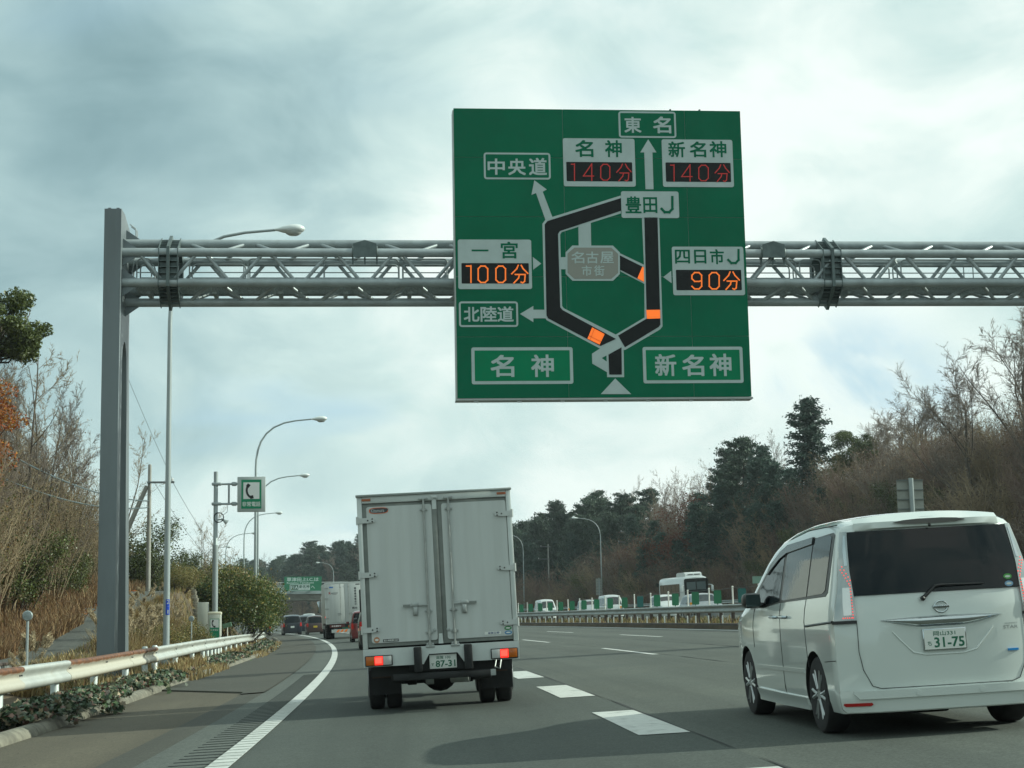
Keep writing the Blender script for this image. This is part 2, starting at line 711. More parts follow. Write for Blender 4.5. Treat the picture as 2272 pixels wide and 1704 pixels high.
def wob(t0, amp, ph):
    return lambda s: t0 + amp * math.sin(s * .7 + ph) + amp * .6 * math.sin(s * 2.3 + ph * 2)


for k, s0 in enumerate(starts):
    road_sheet("lane_block", TB - .225, TB + .225, s0, s0 + 3.42, .009, m_paint, parent=road)
for t_, first, per in ((TA, 0, 20.0), (TC, 0, 20.0)):
    base = 36.2 if t_ == TA else 54.5
    for k in range(-2, 16):
        s0 = base + per * k
        if s0 < 400:
            road_sheet("lane_dash", t_ - .075, t_ + .075, s0, s0 + 8, .008, m_paint, parent=road, step=2)
for t_ in (24.6, 28.2, 31.8):
    for k in range(0, 14):
        road_sheet("lane_dash", t_ - .075, t_ + .075, 60 + 20 * k, 68 + 20 * k, .008, m_paint, parent=road, step=4)
road_sheet("pavement_joint", wob(TB + .245, .012, 0), wob(TB + .268, .012, 1.1), -5, 120, .006, m_joint, parent=road, step=.35)
road_sheet("pavement_joint", wob(TA + .14, .012, 2), wob(TA + .165, .012, 3.1), -5, 160, .006, m_joint, parent=road, step=.5)
road_sheet("pavement_joint", wob(TC - 1.2, .02, 2), wob(TC - 1.17, .02, 2.5), 10, 160, .006, m_joint, parent=road, step=.8)
# rumble strip: one shallow groove each, cut beside and across the edge line
gm = MB()
gm.box(-.17, .17, -.022, .022, 0, .004)
gme = gm.mesh("rumble_groove", m_rum, smooth=0)
lm = MB()
lm.prism([(-.095, 0), (.095, 0), (.095, .006), (-.095, .006)], -.016, .016, "y")
lme = lm.mesh("line_rib", m_paint, smooth=0)
for k in range(72):
    s = 12.6 + k * .34
    tpos = -1.875
    link("rumble_groove", gme, road, rframe(s, tpos, .005))
    if s < 24:
        link("rumble_rib", lme, road, rframe(s, TL, .0105))
# side road climbing away on the left
tag(road_sheet("side_road", -11.3, -9.1, -10, 150, .03, m_side, step=3, nt=4, zf=lambda s, t: hs_side(s)), kind="structure")

# ------------------------------------------------------------------ kerbs
m_kerb = mat("kerb_concrete", (.17, .16, .125), .9, var=.3, vscale=5, dirt=(.09, .085, .06), dscale=2.2, damt=.6, bump=.5, bscale=25)
m_mkerb = mat("median_kerb", (.055, .044, .038), .9, var=.3, vscale=2, bump=.4, bscale=20)


def kerb_t(s):
    return float(np.interp(s, [-30, 20, 34, 45, 58, 70, 90, 430], [-4.50, -4.52, -4.74, -4.68, -4.56, -4.3, -4.25, -4.4]))


kp = [(-.16, -.1), (-.16, .05), (-.12, .10), (-.05, .12), (.02, .115), (.08, .08), (.115, .02), (.12, -.06)]
left_kerb = thing("kerb", None, None)
tag(left_kerb, kind="structure")
for k in range(62):
    s0 = 4 + k * 2.0
    mb = MB()
    mb.grid([[rframe(s, kerb_t(s)) @ Vector((x, 0, z)) for x, z in kp] for s in (s0, s0 + .65, s0 + 1.3, s0 + 1.985)])
    n = len(kp)
    mb.f.append(list(range(n)))
    mb.f.append(list(range(3 * n, 4 * n)))
    mb.m += [0, 0]
    mb.build("kerb_stone", m_kerb, left_kerb, smooth=50)
mk = thing("median_kerb", None, None)
tag(mk, kind="structure")
for k in range(100):
    s0 = 20 + k * 3.0
    mb = MB()
    for sgn, tk in ((1, 13.3),):
        mb.grid([[rp(s, tk, -.1), rp(s, tk + .03, .2), rp(s, tk + .22, .22), rp(s, tk + .25, .1)] for s in (s0, s0 + 1.5, s0 + 2.98)])
    mb.build("kerb_stone", m_mkerb, mk, smooth=0)

# ================================================================== GUARDRAILS
m_galv = mat("galvanized_rail", (.49, .51, .48), .45, .25, var=.10, vscale=1.5, dirt=(.40, .36, .26), dscale=1.3, damt=.35)
m_galvp = mat("galvanized_post", (.55, .60, .58), .5, .3, var=.12, vscale=4, dirt=(.30, .28, .22), dscale=3, damt=.3)
m_dull = mat("dull_rail", (.30, .33, .32), .55, .3, var=.15, vscale=2, dirt=(.2, .16, .12), dscale=1.5, damt=.5)
m_dullp = mat("rusty_brown_post", (.085, .065, .055), .8, var=.25, vscale=3)
m_hole = mat("bolt_dark", (.05, .055, .055), .6)


def rusty():
    m = bpy.data.materials.new("rusty_rail")
    m.use_nodes = True
    t = NT(m.node_tree)
    b = t.n["Principled BSDF"]
    tcn = t.node("ShaderNodeTexCoord")
    sp = t.node("ShaderNodeSeparateXYZ")
    t.l.new(tcn.outputs["UV"], sp.inputs[0])
    ob = tcn.outputs["Object"]
    mp = t.node("ShaderNodeMapping")
    mp.inputs["Scale"].default_value = (3.0, 3.0, 9.0)
    t.l.new(ob, mp.inputs[0])
    nz = t.noise(mp.outputs[0], 1.0, 6, .7)
    hgt = t.math("ADD", sp.outputs[1], t.math("MULTIPLY_ADD", nz, .30, -.15))
    f = t.step(hgt, .70, .80)
    rc = t.mix(t.step(t.noise(ob, 7, 4, .6), .35, .65), (.085, .042, .024), (.20, .08, .032))
    edge = t.mix(t.step(hgt, .70, .86), (.28, .115, .04), rc)
    run = t.math("MULTIPLY", t.step(t.noise(mp.outputs[0], 2.2, 3, .6), .58, .75), .35)
    basec = t.mix(run, (.46, .44, .37), (.30, .22, .13))
    basec = t.mix(t.step(sp.outputs[1], .16, .05), basec, (.36, .32, .23))
    t.l.new(t.mix(f, basec, edge), b.inputs["Base Color"])
    b.inputs["Roughness"].default_value = .6
    return m


m_rusty = rusty()
# W-beam profile: (outward towards the road, height 0..1), top crest first
WPROF = [(-.02, 1.0), (.03, .985), (.062, .94), (.072, .87), (.066, .79), (.03, .70), (-.005, .60), (-.01, .54), (-.005, .48), (.028, .40), (.064, .31), (.072, .20), (.064, .11), (.03, .03), (-.01, 0.0)]


def wbeam(parent, tf, s0, s1, ztop, h, m, side=1, step=1.0, lap=.0, zf=None):
    n = max(1, int(math.ceil((s1 - s0) / step)))
    v, uv, f = [], [], []
    k = len(WPROF)
    for i in range(n + 1):
        s = s0 + (s1 - s0) * i / n
        M = rframe(s, tf(s))
        zz = zf(s) if zf else 0
        for x, hh in WPROF:
            v.append(tuple(M @ Vector((side * (x + lap), 0, ztop - h + hh * h + zz))))
            uv.append((s, hh))
    for i in range(n):
        for j in range(k - 1):
            f.append((i * k + j, i * k + j + 1, (i + 1) * k + j + 1, (i + 1) * k + j))
    # thickness behind
    o = len(v)
    for i in range(n + 1):
        s = s0 + (s1 - s0) * i / n
        M = rframe(s, tf(s))
        zz = zf(s) if zf else 0
        for x, hh in WPROF:
            v.append(tuple(M @ Vector((side * (x + lap - .006), 0, ztop - h + hh * h + zz))))
            uv.append((s, hh))
    for i in range(n):
        for j in range(k - 1):
            f.append((o + i * k + j, o + (i + 1) * k + j, o + (i + 1) * k + j + 1, o + i * k + j + 1))
    for base in (0, n * k):
        for j in range(k - 1):
            f.append((base + j, base + j + 1, o + base + j + 1, o + base + j))
    for j in (0, k - 1):
        for i in range(n):
            f.append((i * k + j, (i + 1) * k + j, o + (i + 1) * k + j, o + i * k + j))
    me = bpy.data.meshes.new("beam")
    me.from_pydata(v, [], f)
    me.materials.append(m)
    ul = me.uv_layers.new(name="uv")
    idx = [0] * len(me.loops)
    me.loops.foreach_get("vertex_index", idx)
    ul.data.foreach_set("uv", [c for i in idx for c in uv[i]])
    bm = bmesh.new()
    bm.from_mesh(me)
    bmesh.ops.recalc_face_normals(bm, faces=bm.faces[:])
    bm.to_mesh(me)
    bm.free()
    me.polygons.foreach_set("use_smooth", [True] * len(me.polygons))
    me.set_sharp_from_angle(angle=R(50))
    return link("beam", me, parent)


def rail_t(s):
    return float(np.interp(s, [0, 50, 58, 68, 76, 84, 90, 96], [-5.62, -5.66, -5.62, -5.72, -5.68, -5.40, -5.12, -4.9]))


gr = thing("guardrail", "rust stained steel guardrail with round posts along the left shoulder", "guardrail", rframe(30, -5.6, 0, False))
grp = gr.matrix_world.inverted()


def fix(o, par):                                   # geometry given in world metres, parent somewhere else
    o.matrix_parent_inverse = par.matrix_world.inverted()
    return o


joints = [4, 8, 12, 16, 20.5, 24.6, 28.4, 32.2, 35.6, 39.6, 43.9, 48.2, 52.5, 56.8, 61.1, 65.4, 69.7, 74.0, 78.3, 82.6, 86.9, 91.2]
for i, (a, b_) in enumerate(zip(joints[:-1], joints[1:])):
    rustyseg = (a < 24.5) or (28.3 < a < 39.5)
    o = wbeam(gr, rail_t, a - (.16 if i else 0), b_, .77, .36, m_rusty if rustyseg else m_galv, lap=.0 if i % 2 else .006, zf=lambda s: float(np.interp(s, [30, 42, 52, 66, 80], [-.02, .03, .06, .04, .0])))
    fix(o, gr)
    if rustyseg:
        o["label"] = "beam section with rust along its top crest"
pm = MB()
pm.tube([(0, 0, -.5), (0, 0, .66), (0, 0, .70)], [.07, .07, .05], 14)
pme = pm.mesh("post", m_galvp)
tm_ = MB()
tm_.tube([(0, 0, -.5), (0, 0, .80), (0, 0, .83)], [.07, .07, .05], 14)
tme = tm_.mesh("post", m_galvp)
post_s = [6.3, 10.3, 14.3, 18.3, 23.6, 27.6, 31.35, 35.3, 38.3, 40.1, 44.6, 49.2, 52.6, 54.1, 55.6, 57.1, 58.6, 60.1, 63.5, 67.5, 71.5, 75.5, 79.5, 84, 86, 88, 90]
for s in post_s:
    tall = 37 < s < 41
    fix(link("post", tme if tall else pme, gr, None), gr)
    o = COL.objects[-1] if False else None
for o in [q for q in COL.objects if q.parent == gr and q.name.startswith("post")]:
    s = post_s.pop(0)
    o.matrix_parent_inverse = Matrix()
    o.matrix_local = grp @ rframe(s, rail_t(s) - .10, 0, False)
# bolts at the splices
bm_ = MB()
bm_.ball((0, 0, 0), .015, 6)
bme = bm_.mesh("bolt", m_hole)
for a in joints[3:-5]:
    for dx in (-.06, .06):
        for dz in (0, .10):
            o = link("bolt", bme, gr)
            o.matrix_local = grp @ rframe(a - .08 + dx, rail_t(a) + .012, .535 + dz + float(np.interp(a, [30, 42, 52, 66, 80], [-.02, .03, .06, .04, .0])))
# end cap curl
cap = MB()
cap.tube([rframe(91.2, rail_t(91.2)) @ Vector((.0, y, .60)) for y in (-.05, .25, .42)], [.17, .16, .05], 10)
fix(cap.build("end_cap", m_galv, gr), gr)

# ------------------------------------------------------------------ median rail
mg = thing("guardrail", "dull grey median guardrail on brown posts beyond the far lanes", "guardrail", rframe(60, 14.2, 0, False))
for k in range(30):
    s0 = 20 + k * 8
    fix(wbeam(mg, lambda s: 14.25, s0 - .1, s0 + 8, .93, .33, m_dull, side=-1, step=2, lap=.004 * (k % 2)), mg)
pb = MB()
pb.box(-.06, .06, -.05, .05, -.4, .86)
pbm = pb.mesh("post", m_dullp, smooth=0)
for k in range(95):
    o = link("post", pbm, mg)
    o.matrix_local = mg.matrix_world.inverted() @ rframe(22 + k * 2.0, 14.36, 0, False)
mg2 = thing("guardrail", "grey guardrail at the far edge of the opposite carriageway", "guardrail", rframe(120, 41, 0, False))
for k in range(12):
    s0 = 60 + k * 16
    fix(wbeam(mg2, lambda s: 40.9, s0 - .1, s0 + 16, .85, .33, m_dull, side=-1, step=4, lap=.004 * (k % 2)), mg2)
for k in range(48):
    o = link("post", pbm, mg2)
    o.matrix_local = mg2.matrix_world.inverted() @ rframe(62 + k * 4.0, 41.05, -.08, False)

# ------------------------------------------------------------------ antiglare panels, cable poles and white delineators on the median
m_green = mat("antiglare_green", (.012, .125, .058), .45, rnd=.15)
m_teal = mat("antiglare_teal", (.006, .085, .082), .45)
m_wpole = mat("white_pole", (.78, .78, .72), .4)
m_amber = mat("amber_reflector", (.75, .30, .02), .25, emit=.05)
pn = MB()
pn.prism(rrect(-.17, .17, .97, 1.53, .05), -.012, .012, "y")
pn.box(-.02, .02, .013, .035, .80, 1.45)
pnm = pn.mesh("antiglare_panel", m_green)
pnt = pnm.copy()
pnt.materials[0] = m_teal
po = MB()
po.tube([(0, 0, .7), (0, 0, 1.60)], .032, 8)
po.tube([(0, 0, 1.60), (0, 0, 1.66)], [.042, .036], 8)
pom = po.mesh("cable_pole", m_wpole)
n_green = 0
for k in range(42):
    s = 22.5 + 4.02 * k
    teal = k in (10, 15)
    M = rframe(s, 14.42, 0, False) @ Matrix.Rotation(R(8), 4, "Z")
    o = link("antiglare_panel", pnt if teal else pnm, None, M)
    if teal:
        tag(o, "faded teal antiglare panel on the median rail, %s" % ("near the bus nose" if k == 10 else "left of the bus"), "panel", "antiglare panels along the median rail")
    else:
        tag(o, "small green antiglare panel standing on the median guardrail", "panel", "antiglare panels along the median rail")
    q = link("cable_pole", pom, None, rframe(s + 1.6, 14.45, 0, False))
    tag(q, "white pole of the median cable between green antiglare panels", "pole", "white cable poles along the median")
    if k in (12, 16, 20):
        rf = MB()
        rf.lathe([(.001, 0), (.055, .0), (.055, .02), (.001, .02)], 12, Matrix.Rotation(R(90), 4, "X"))
        rf.box(-.012, .012, 0, .02, -.12, -.05)
        ro = rf.build("reflector", m_amber)
        ro.matrix_world = rframe(s - .02, 14.20, 1.03, False)
        tag(ro, "round amber reflector on the median rail, %s" % {12: "in front of the bus", 16: "left of the white cars", 20: "farthest from the bus"}[k], "reflector")
wr = MB()
for sag in (0,):
    pts = []
    for k in range(0, 168):
        s = 24.1 + k * 1.005
        u = ((s - 24.1) % 4.02) / 4.02
        pts.append(rp(s, 14.45, 1.585 - .25 * u * (1 - u) * .5))
    wr.tube(pts, .006, 4)
tag(wr.build("median_cable", mat("cable_grey", (.12, .13, .13), .6)), "thin steel cable strung between the white median poles", "cable")
dl = MB()
dl.tube([(0, 0, .15), (0, 0, .46), (0, 0, .48)], [.03, .03, .015], 8)
dlm = dl.mesh("delineator_post", m_wpole)
for k in range(66):
    s = 40 + k * 2.05
    if 58 < s < 61 or 53.5 < s < 56:
        continue
    tag(link("delineator_post", dlm, None, rframe(s + .3 * math.sin(k * 2.1), 13.5, .05, False)), "short white delineator post on the brown median kerb", "delineator", "short white posts along the median kerb")
# ================================================================== SIGN GANTRY
m_steel = mat("galvanized_steel", (.34, .38, .39), .45, .25, var=.16, vscale=1.6, dirt=(.24, .26, .25), dscale=3.0, damt=.45)
m_post = mat("gantry_post_steel", (.155, .18, .19), .45, .15, var=.16, vscale=.9, dirt=(.22, .25, .26), dscale=.5, damt=.4, stretch=(1, 1, .25))
m_deck = mat("walkway_grating", (.34, .38, .38), .6, .3, var=.3, vscale=30)
G = rframe(38.3, 0, -0.0, False)
gan = thing("sign_gantry", "tall galvanized steel gantry with a tubular truss spanning the motorway", "gantry", G)
X0, X1 = -6.42, 33.0
NODES = {"ft": (0.0, 9.935), "fb": (0.0, 9.195), "tm": (.52, 10.27), "bm": (.52, 8.81), "rt": (1.04, 9.93), "rb": (1.04, 9.195)}
for k, (y, z) in NODES.items():
    mb = MB()
    mb.tube([(X0, y, z), (X1, y, z)], .107, 16)
    mb.build("chord", m_steel, gan)
PITCHX = 1.57
for a, b in (("ft", "fb"), ("ft", "tm"), ("fb", "bm"), ("rt", "rb"), ("rt", "tm"), ("rb", "bm")):
    ya, za = NODES[a]
    yb, zb = NODES[b]
    off = .0 if a in ("ft", "rt") and b not in ("tm",) else .35
    A, B = Vector((.08, ya, za)), Vector((PITCHX / 2 - .08, yb, zb))
    meshes = []
    for flip in (0, 1):
        mb = MB()
        p0, p1 = (A, B) if not flip else (Vector((.08, yb, zb)), Vector((PITCHX / 2 - .08, ya, za)))
        mb.tube([p0, p1], .044, 10)
        meshes.append(mb.mesh("brace", m_steel))
    x = X0 + .3 + off
    i = 0
    while x + PITCHX / 2 < X1 - .2:
        o = link("brace", meshes[i % 2], gan)
        o.location = (x, 0, 0)
        x += PITCHX / 2
        i += 1
# bolted hexagonal collars
HEX = ["ft", "tm", "rt", "rb", "bm", "fb"]
cy, cz = .52, 9.565


def hexpoly(gr_):
    out = []
    for k in HEX:
        y, z = NODES[k]
        dv = Vector((y - cy, z - cz))
        dv = dv + dv.normalized() * gr_
        out.append((cy + dv.x, cz + dv.y))
    return out


m_collar = mat("collar_steel", (.11, .14, .14), .55, .3, var=.2, vscale=4)


def ring(mb, x0, x1, outer, inner):
    po_, pi_ = hexpoly(outer), hexpoly(inner)
    v = []
    for x in (x0, x1):
        v += [(x, *p) for p in po_] + [(x, *p) for p in pi_]
    f = []
    for i in range(6):
        j = (i + 1) % 6
        f += [(i, j, 6 + j, 6 + i), (12 + i, 18 + i, 18 + j, 12 + j), (i, 12 + i, 12 + j, j), (6 + i, 6 + j, 18 + j, 18 + i)]
    mb.add(v, f)


for xc in (-5.32, 10.94, 27.2):
    mb = MB()
    ring(mb, xc - .035, xc + .035, .20, -.12)
    ring(mb, xc - .235, xc - .215, .14, -.12)
    ring(mb, xc + .215, xc + .235, .14, -.12)
    ring(mb, xc - .214, xc + .214, .03, -.10)
    po_ = hexpoly(.13)
    pi_ = hexpoly(.02)
    for i in range(6):
        a0, a1 = Vector(po_[i]), Vector(po_[(i + 1) % 6])
        b0, b1 = Vector(pi_[i]), Vector(pi_[(i + 1) % 6])
        nn = 6
        for q in range(1, nn):
            u = q / nn
            a, b = a0.lerp(a1, u), b0.lerp(b1, u)
            du = (a1 - a0).normalized() * .008
            mb.prism([tuple(a - du), tuple(a + du), tuple(b + du), tuple(b - du)], xc - .213, xc + .213, "x")
    mb.build("collar", m_collar, gan, smooth=20)
# gable brackets over the upper chord
for xc in (-.63, 9.45, 17.6):
    mb = MB()
    mb.prism([(xc - .28, 9.80), (xc + .28, 9.80), (xc + .28, 10.13), (xc, 10.22), (xc - .28, 10.13)], -.16, -.13, "y")
    for dx in (-.29, 0, .29):
        mb.tube([(xc + dx, .13 * math.cos(g) - 0.0, 9.935 + .15 * math.sin(g)) for g in [2 * PI * q / 12 for q in range(13)]], .022, 6)
        mb.box(xc + dx - .02, xc + dx + .02, -.03, .03, 9.66, 9.80)
    mb.build("bracket", m_collar, gan)
# walkway and handrails inside the truss
mb = MB()
for q in range(9):
    y = .25 + q * .08
    mb.box(X0 + .3, X1 - .3, y, y + .022, 9.10, 9.14)
for q in range(240):
    x = X0 + .35 + q * .16
    mb.box(x, x + .015, .25, .91, 9.105, 9.135)
mb.box(X0 + .3, X1 - .3, .20, .24, 9.06, 9.18)
mb.box(X0 + .3, X1 - .3, .92, .96, 9.06, 9.18)
for k in range(24):
    x = X0 + .6 + k * PITCHX
    mb.box(x - .05, x + .05, .25, .9, 8.98, 9.10)
mb.build("walkway", m_deck, gan, smooth=0)
hx = [(-6.1, -5.75), (-4.85, -3.55), (-3.45, .2), (.3, 1.4), (8.7, 10.1), (10.2, 10.75), (11.2, 12.7), (12.8, 18.4), (18.6, 24), (24.2, 26.8), (27.6, 32)]
for yr in (.26, .88):
    for a, b in hx:
        mb = MB()
        r_ = .018
        zt, zb_ = 9.84, 9.14
        arc = []
        for q in range(5):
            g = PI / 2 * q / 4
            arc.append((.12 - .12 * math.cos(g), .12 - .12 * math.sin(g)))
        pts = [(a, yr, zb_)] + [(a + dx, yr, zt - dz) for dx, dz in arc] + [(b - dx, yr, zt - dz) for dx, dz in arc[::-1]] + [(b, yr, zb_)]
        mb.tube(pts, r_, 6)
        mb.tube([(a, yr, 9.50), (b, yr, 9.50)], r_ * .8, 6)
        n = max(1, int((b - a) / 1.4))
        for q in range(1, n):
            x = a + (b - a) * q / n
            mb.tube([(x, yr, zb_), (x, yr, zt)], r_ * .8, 6)
        mb.build("handrail", m_steel, gan)


def gantry_post(xc, sgn, ztop):
    hw = .198
    zb = gp(38.3, xc).z - .25
    mb = MB()
    # front leg plumb, rear leg raking back towards its foot, one plated web above the arch
    pts = [(-.31, zb), (-.31, ztop), (.25, ztop), (1.25, ztop - .25), (1.25, 8.0), (2.05, zb), (1.50, zb), (.86, 7.35)]
    pts += [(.53 + .33 * math.cos(g), 7.35 + .5 * math.sin(g)) for g in [PI * q / 10 for q in range(1, 10)]]
    pts += [(.18, 7.3), (.20, zb)]
    mb.prism(pts, xc - hw, xc + hw, "x")
    mb.build("post", m_post, gan, smooth=20)
    mb = MB()
    for y in (-.06, 1.77):
        mb.box(xc - .42, xc + .42, y - .45, y + .45, zb - .02, zb + .04)
        for dx in (-1, 1):
            for dy in (-.2, .2):
                mb.prism([(xc + dx * hw, zb + .04), (xc + dx * (hw + .17), zb + .04), (xc + dx * hw, zb + .50)], y + dy - .012, y + dy + .012, "y")
        mb.prism([(y - .25, zb + .04), (y - .42, zb + .04), (y - .25, zb + .45)], xc - .012, xc + .012, "x")
    mb.build("base_gusset", m_post, gan, smooth=0)
    mb = MB()
    for dx in (-.1, .1):
        mb.box(xc + dx - .035, xc + dx + .035, -.2, -.1, ztop, ztop + .05)
    mb.build("lifting_lug", m_post, gan, smooth=0)
    mb = MB()
    for k in ("ft", "fb", "tm", "bm", "rt", "rb"):
        y, z = NODES[k]
        e = xc - sgn * hw
        for a in (0, PI):
            mb.prism([(e, z + math.cos(a) * .10), (e - sgn * .34, z + math.cos(a) * .10), (e, z + math.cos(a) * .34)], y - .01, y + .01, "y")
    mb.build("connection_gusset", m_post, gan, smooth=0)


gantry_post(-6.600, -1, 10.93)
gantry_post(33.2, 1, 10.93)
mb = MB()
for dy in (.95, 1.2):
    mb.tube([(-6.40, dy, 9.0), (-6.22, dy, 10.25), (-6.24, dy, 10.75), (-6.38, dy, 10.86)], .018, 6)
for q in range(6):
    mb.tube([(-6.36 + q * .015, .95, 9.2 + q * .24), (-6.36 + q * .015, 1.2, 9.2 + q * .24)], .014, 5)
mb.build("ladder", m_steel, gan)

# ================================================================== TRAVEL TIME SIGN
m_sgreen = mat("sign_green", (.002, .128, .060), .45, var=.10, vscale=.5, dirt=(.012, .16, .085), dscale=.7, damt=.3, spec=.2)
m_lgreen = mat("sign_bright_green", (.008, .20, .085), .45, spec=.2, var=.05, vscale=2)
m_swhite = mat("sign_white", (.46, .54, .53), .5, var=.05, vscale=2.5, spec=.3, dirt=(.38, .45, .44), dscale=1.5, damt=.4)
m_sblack = mat("display_black", (.006, .007, .008), .5, spec=.25)
m_sgrey = mat("sign_grey", (.27, .27, .235), .5)
m_led_o = mat("led_orange", (1.0, .19, .02), .5, emit=.50)
m_led_r = mat("led_red", (.50, .02, .018), .5, emit=.13)
m_panel_o = mat("lit_orange_segment", (1.0, .17, .015), .5, emit=.62)
m_case = mat("sign_case_grey", (.40, .42, .41), .5, .2, var=.1, vscale=2)
HN = (0.004606641745197434, -3.137301966479922e-05, 1.2402109079516694, -9.00567930560974e-05, -0.004568278762454814, 13.601225355424772,
      -9.573577947464141e-06, 1.5205162779136042e-05)  # projective map from traced image pixels to metres on the sign face


def F(u, v):
    """image pixel coordinates to metres on the sign face"""
    w_ = HN[6] * u + HN[7] * v + 1
    return ((HN[0] * u + HN[1] * v + HN[2]) / w_, (HN[3] * u + HN[4] * v + HN[5]) / w_)


SY = -.72
S = thing("travel_time_sign", "huge square green travel time sign with a route diagram and lit minute displays", "road sign", G)
SX0, SX1, SZ0, SZ1 = 1.524, 8.606, 6.254, 13.365
mb = MB()
mb.box(SX0 + .01, SX1 - .01, SY + .012, SY + .36, SZ0 + .01, SZ1 - .01)
mb.build("sign_case", m_case, S, smooth=0)
ux = [SX0, F(640, 300)[0], F(1285, 300)[0], SX1]
vz = [SZ0, F(800, 1250)[1], F(800, 936)[1], F(800, 622)[1], F(800, 312)[1], SZ1]
for i in range(3):
    for j in range(5):
        g = .004
        mb = MB()
        mb.box(ux[i] + g, ux[i + 1] - g, SY, SY + .011, vz[j] + g, vz[j + 1] - g)
        mb.build("sign_panel", m_sgreen, S, smooth=0)
mb = MB()
mb.box(SX0 - .03, SX1 + .03, SY - .012, SY + .40, SZ0 - .05, SZ0 - .005)
for q in range(7):
    x = SX0 + .45 + q * 1.03
    mb.box(x - .05, x + .05, SY + .02, SY + .06, SZ0 - .10, SZ0 - .05)
mb.build("bottom_trim", m_case, S, smooth=0)
mb = MB()
mb.box(SX0 - .022, SX0 + .008, SY + .0, SY + .38, SZ0, SZ1 - .05)
mb.build("side_trim", m_case, S, smooth=0)
mb = MB()
mb.box(F(1125, 60)[0], F(1440, 60)[0], SY + .1, SY + .3, SZ1 - .005, SZ1 + .03)
for u in (1210, 1365):
    x = F(u, 60)[0]
    mb.box(x - .02, x + .02, SY + .12, SY + .2, SZ1 + .03, SZ1 + .07)
mb.build("top_hatch", m_collar, S, smooth=0)
mb = MB()
for x in (2.3, 4.1, 6.0, 7.8):
    mb.box(x - .06, x + .06, SY + .36, -.115, 8.9, 10.3)
mb.build("mounting_arm", m_steel, S, smooth=0)


def face(name, poly, lay, m, parent=None):
    mb = MB()
    y = SY - .004 * lay
    mb.prism([F(*p) for p in poly], y, y + .0035, "y")
    return mb.build(name, m, parent or S, smooth=0)


def frect(u0, v0, u1, v1, r):
    x0, z1 = F(u0, v0)
    x1, z0 = F(u1, v1)
    return rrect(x0, x1, z0, z1, r)


def rface(name, box, lay, m, r=.06, parent=None, inset=0):
    x0, z1 = F(box[0], box[1])
    x1, z0 = F(box[2], box[3])
    mb = MB()
    y = SY - .004 * lay
    mb.prism(rrect(x0 + inset, x1 - inset, z0 + inset, z1 - inset, max(.01, r - inset)), y, y + .0035, "y")
    return mb.build(name, m, parent or S, smooth=0)


def glyphs(parent, items, lay, m, bold=.022):
    for body, u0, v0, u1, v1 in items:
        x0, z1 = F(u0, v0)
        x1, z0 = F(u1, v1)
        letter(body, x0, x1, z0, z1, m, parent, SY - .004 * lay - .0005, bold)


def strokes(parent, polys, m, lay, wd=.055, name="digit"):
    mb = MB()
    y = SY - .004 * lay
    k = 0
    for pl_ in polys:
        for q in ribbon([F(*p) for p in pl_], wd):
            mb.prism(q, y - .0006 * k, y - .0006 * k + .002, "y")
            k = (k + 1) % 5
    return mb.build(name, m, parent, smooth=0)


def led(ch, u0, u1, v0, v1):
    w_ = u1 - u0
    c = w_ * .28
    if ch == "0":
        return [[(u0 + c, v0), (u1 - c, v0), (u1, v0 + c), (u1, v1 - c), (u1 - c, v1), (u0 + c, v1), (u0, v1 - c), (u0, v0 + c), (u0 + c, v0)]]
    if ch == "1":
        return [[(u0, v0 + 2), (u1, v0 + 2)], [(u1, v0), (u1, v1)]]
    if ch == "4":
        return [[(u1 - 8, v1), (u1 - 8, v0), (u0, v1 - 24), (u1 + 2, v1 - 24)]]
    if ch == "9":
        m_ = v0 + (v1 - v0) * .54
        return [[(u1, m_ - c * .3), (u1 - c, m_), (u0 + c, m_), (u0, m_ - c), (u0, v0 + c), (u0 + c, v0), (u1 - c, v0), (u1, v0 + c), (u1, v1 - c), (u1 - c, v1), (u0 + c, v1), (u0, v1 - c)]]
    if ch == "分":
        m_ = v0 + (v1 - v0) * .48
        um = (u0 + u1) / 2
        return [[(um - 8, v0), (um - 16, v0 + 18), (u0, m_)], [(um + 8, v0), (um + 18, v0 + 18), (u1, m_ - 2)],
                [(u0 + w_ * .22, m_ + 4), (u1 - w_ * .16, m_ + 4), (u1 - w_ * .20, v1 - 8), (u1 - w_ * .32, v1), (u1 - w_ * .42, v1 - 4)],
                [(um - 2, m_ + 4), (um - 6, v1 - 26), (u0 + w_ * .14, v1)]]
    return []


def display(parent, box, chars, m):
    d_ = rface("display", box, 4, m_sblack, .02, parent)
    for ch, u0, u1, v0, v1 in chars:
        strokes(d_, led(ch, u0, u1, v0, v1), m, 6, .024 if m is m_led_r else .032)
    return d_


# route diagram
face("route_outline", [(942, 509), (548, 633), (529, 658), (539, 1146), (549, 1164), (842, 1320), (862, 1303), (866, 1463), (955, 1463), (953, 1320), (962, 1320), (1146, 1212), (1158, 1196),
                       (1143, 620), (1052, 620), (1062, 873), (934, 812), (938, 908), (1064, 974), (1064, 1150), (912, 1240), (640, 1102), (631, 1090), (622, 716), (630, 702), (942, 603)], 1, m_swhite)
face("route_outline", [(787, 1340), (865, 1290), (935, 1258), (944, 1306), (838, 1363), (872, 1388), (872, 1440), (860, 1434), (788, 1392)], 2, m_swhite)
face("route_bar", [(718, 660), (783, 652), (785, 778), (719, 778)], 2, m_swhite)
face("route_bar", [(618, 835), (656, 833), (656, 897), (620, 898)], 2, m_swhite)
face("route_segment", [(942, 523), (556, 644), (541, 662), (549, 1140), (557, 1155), (832, 1300), (913, 1263), (634, 1112), (621, 1097), (611, 713), (621, 697), (942, 590)], 3, m_sblack)
face("route_segment", [(1065, 624), (1134, 624), (1147, 1188), (1138, 1200), (960, 1307), (924, 1245), (1075, 1156)], 3, m_sblack)
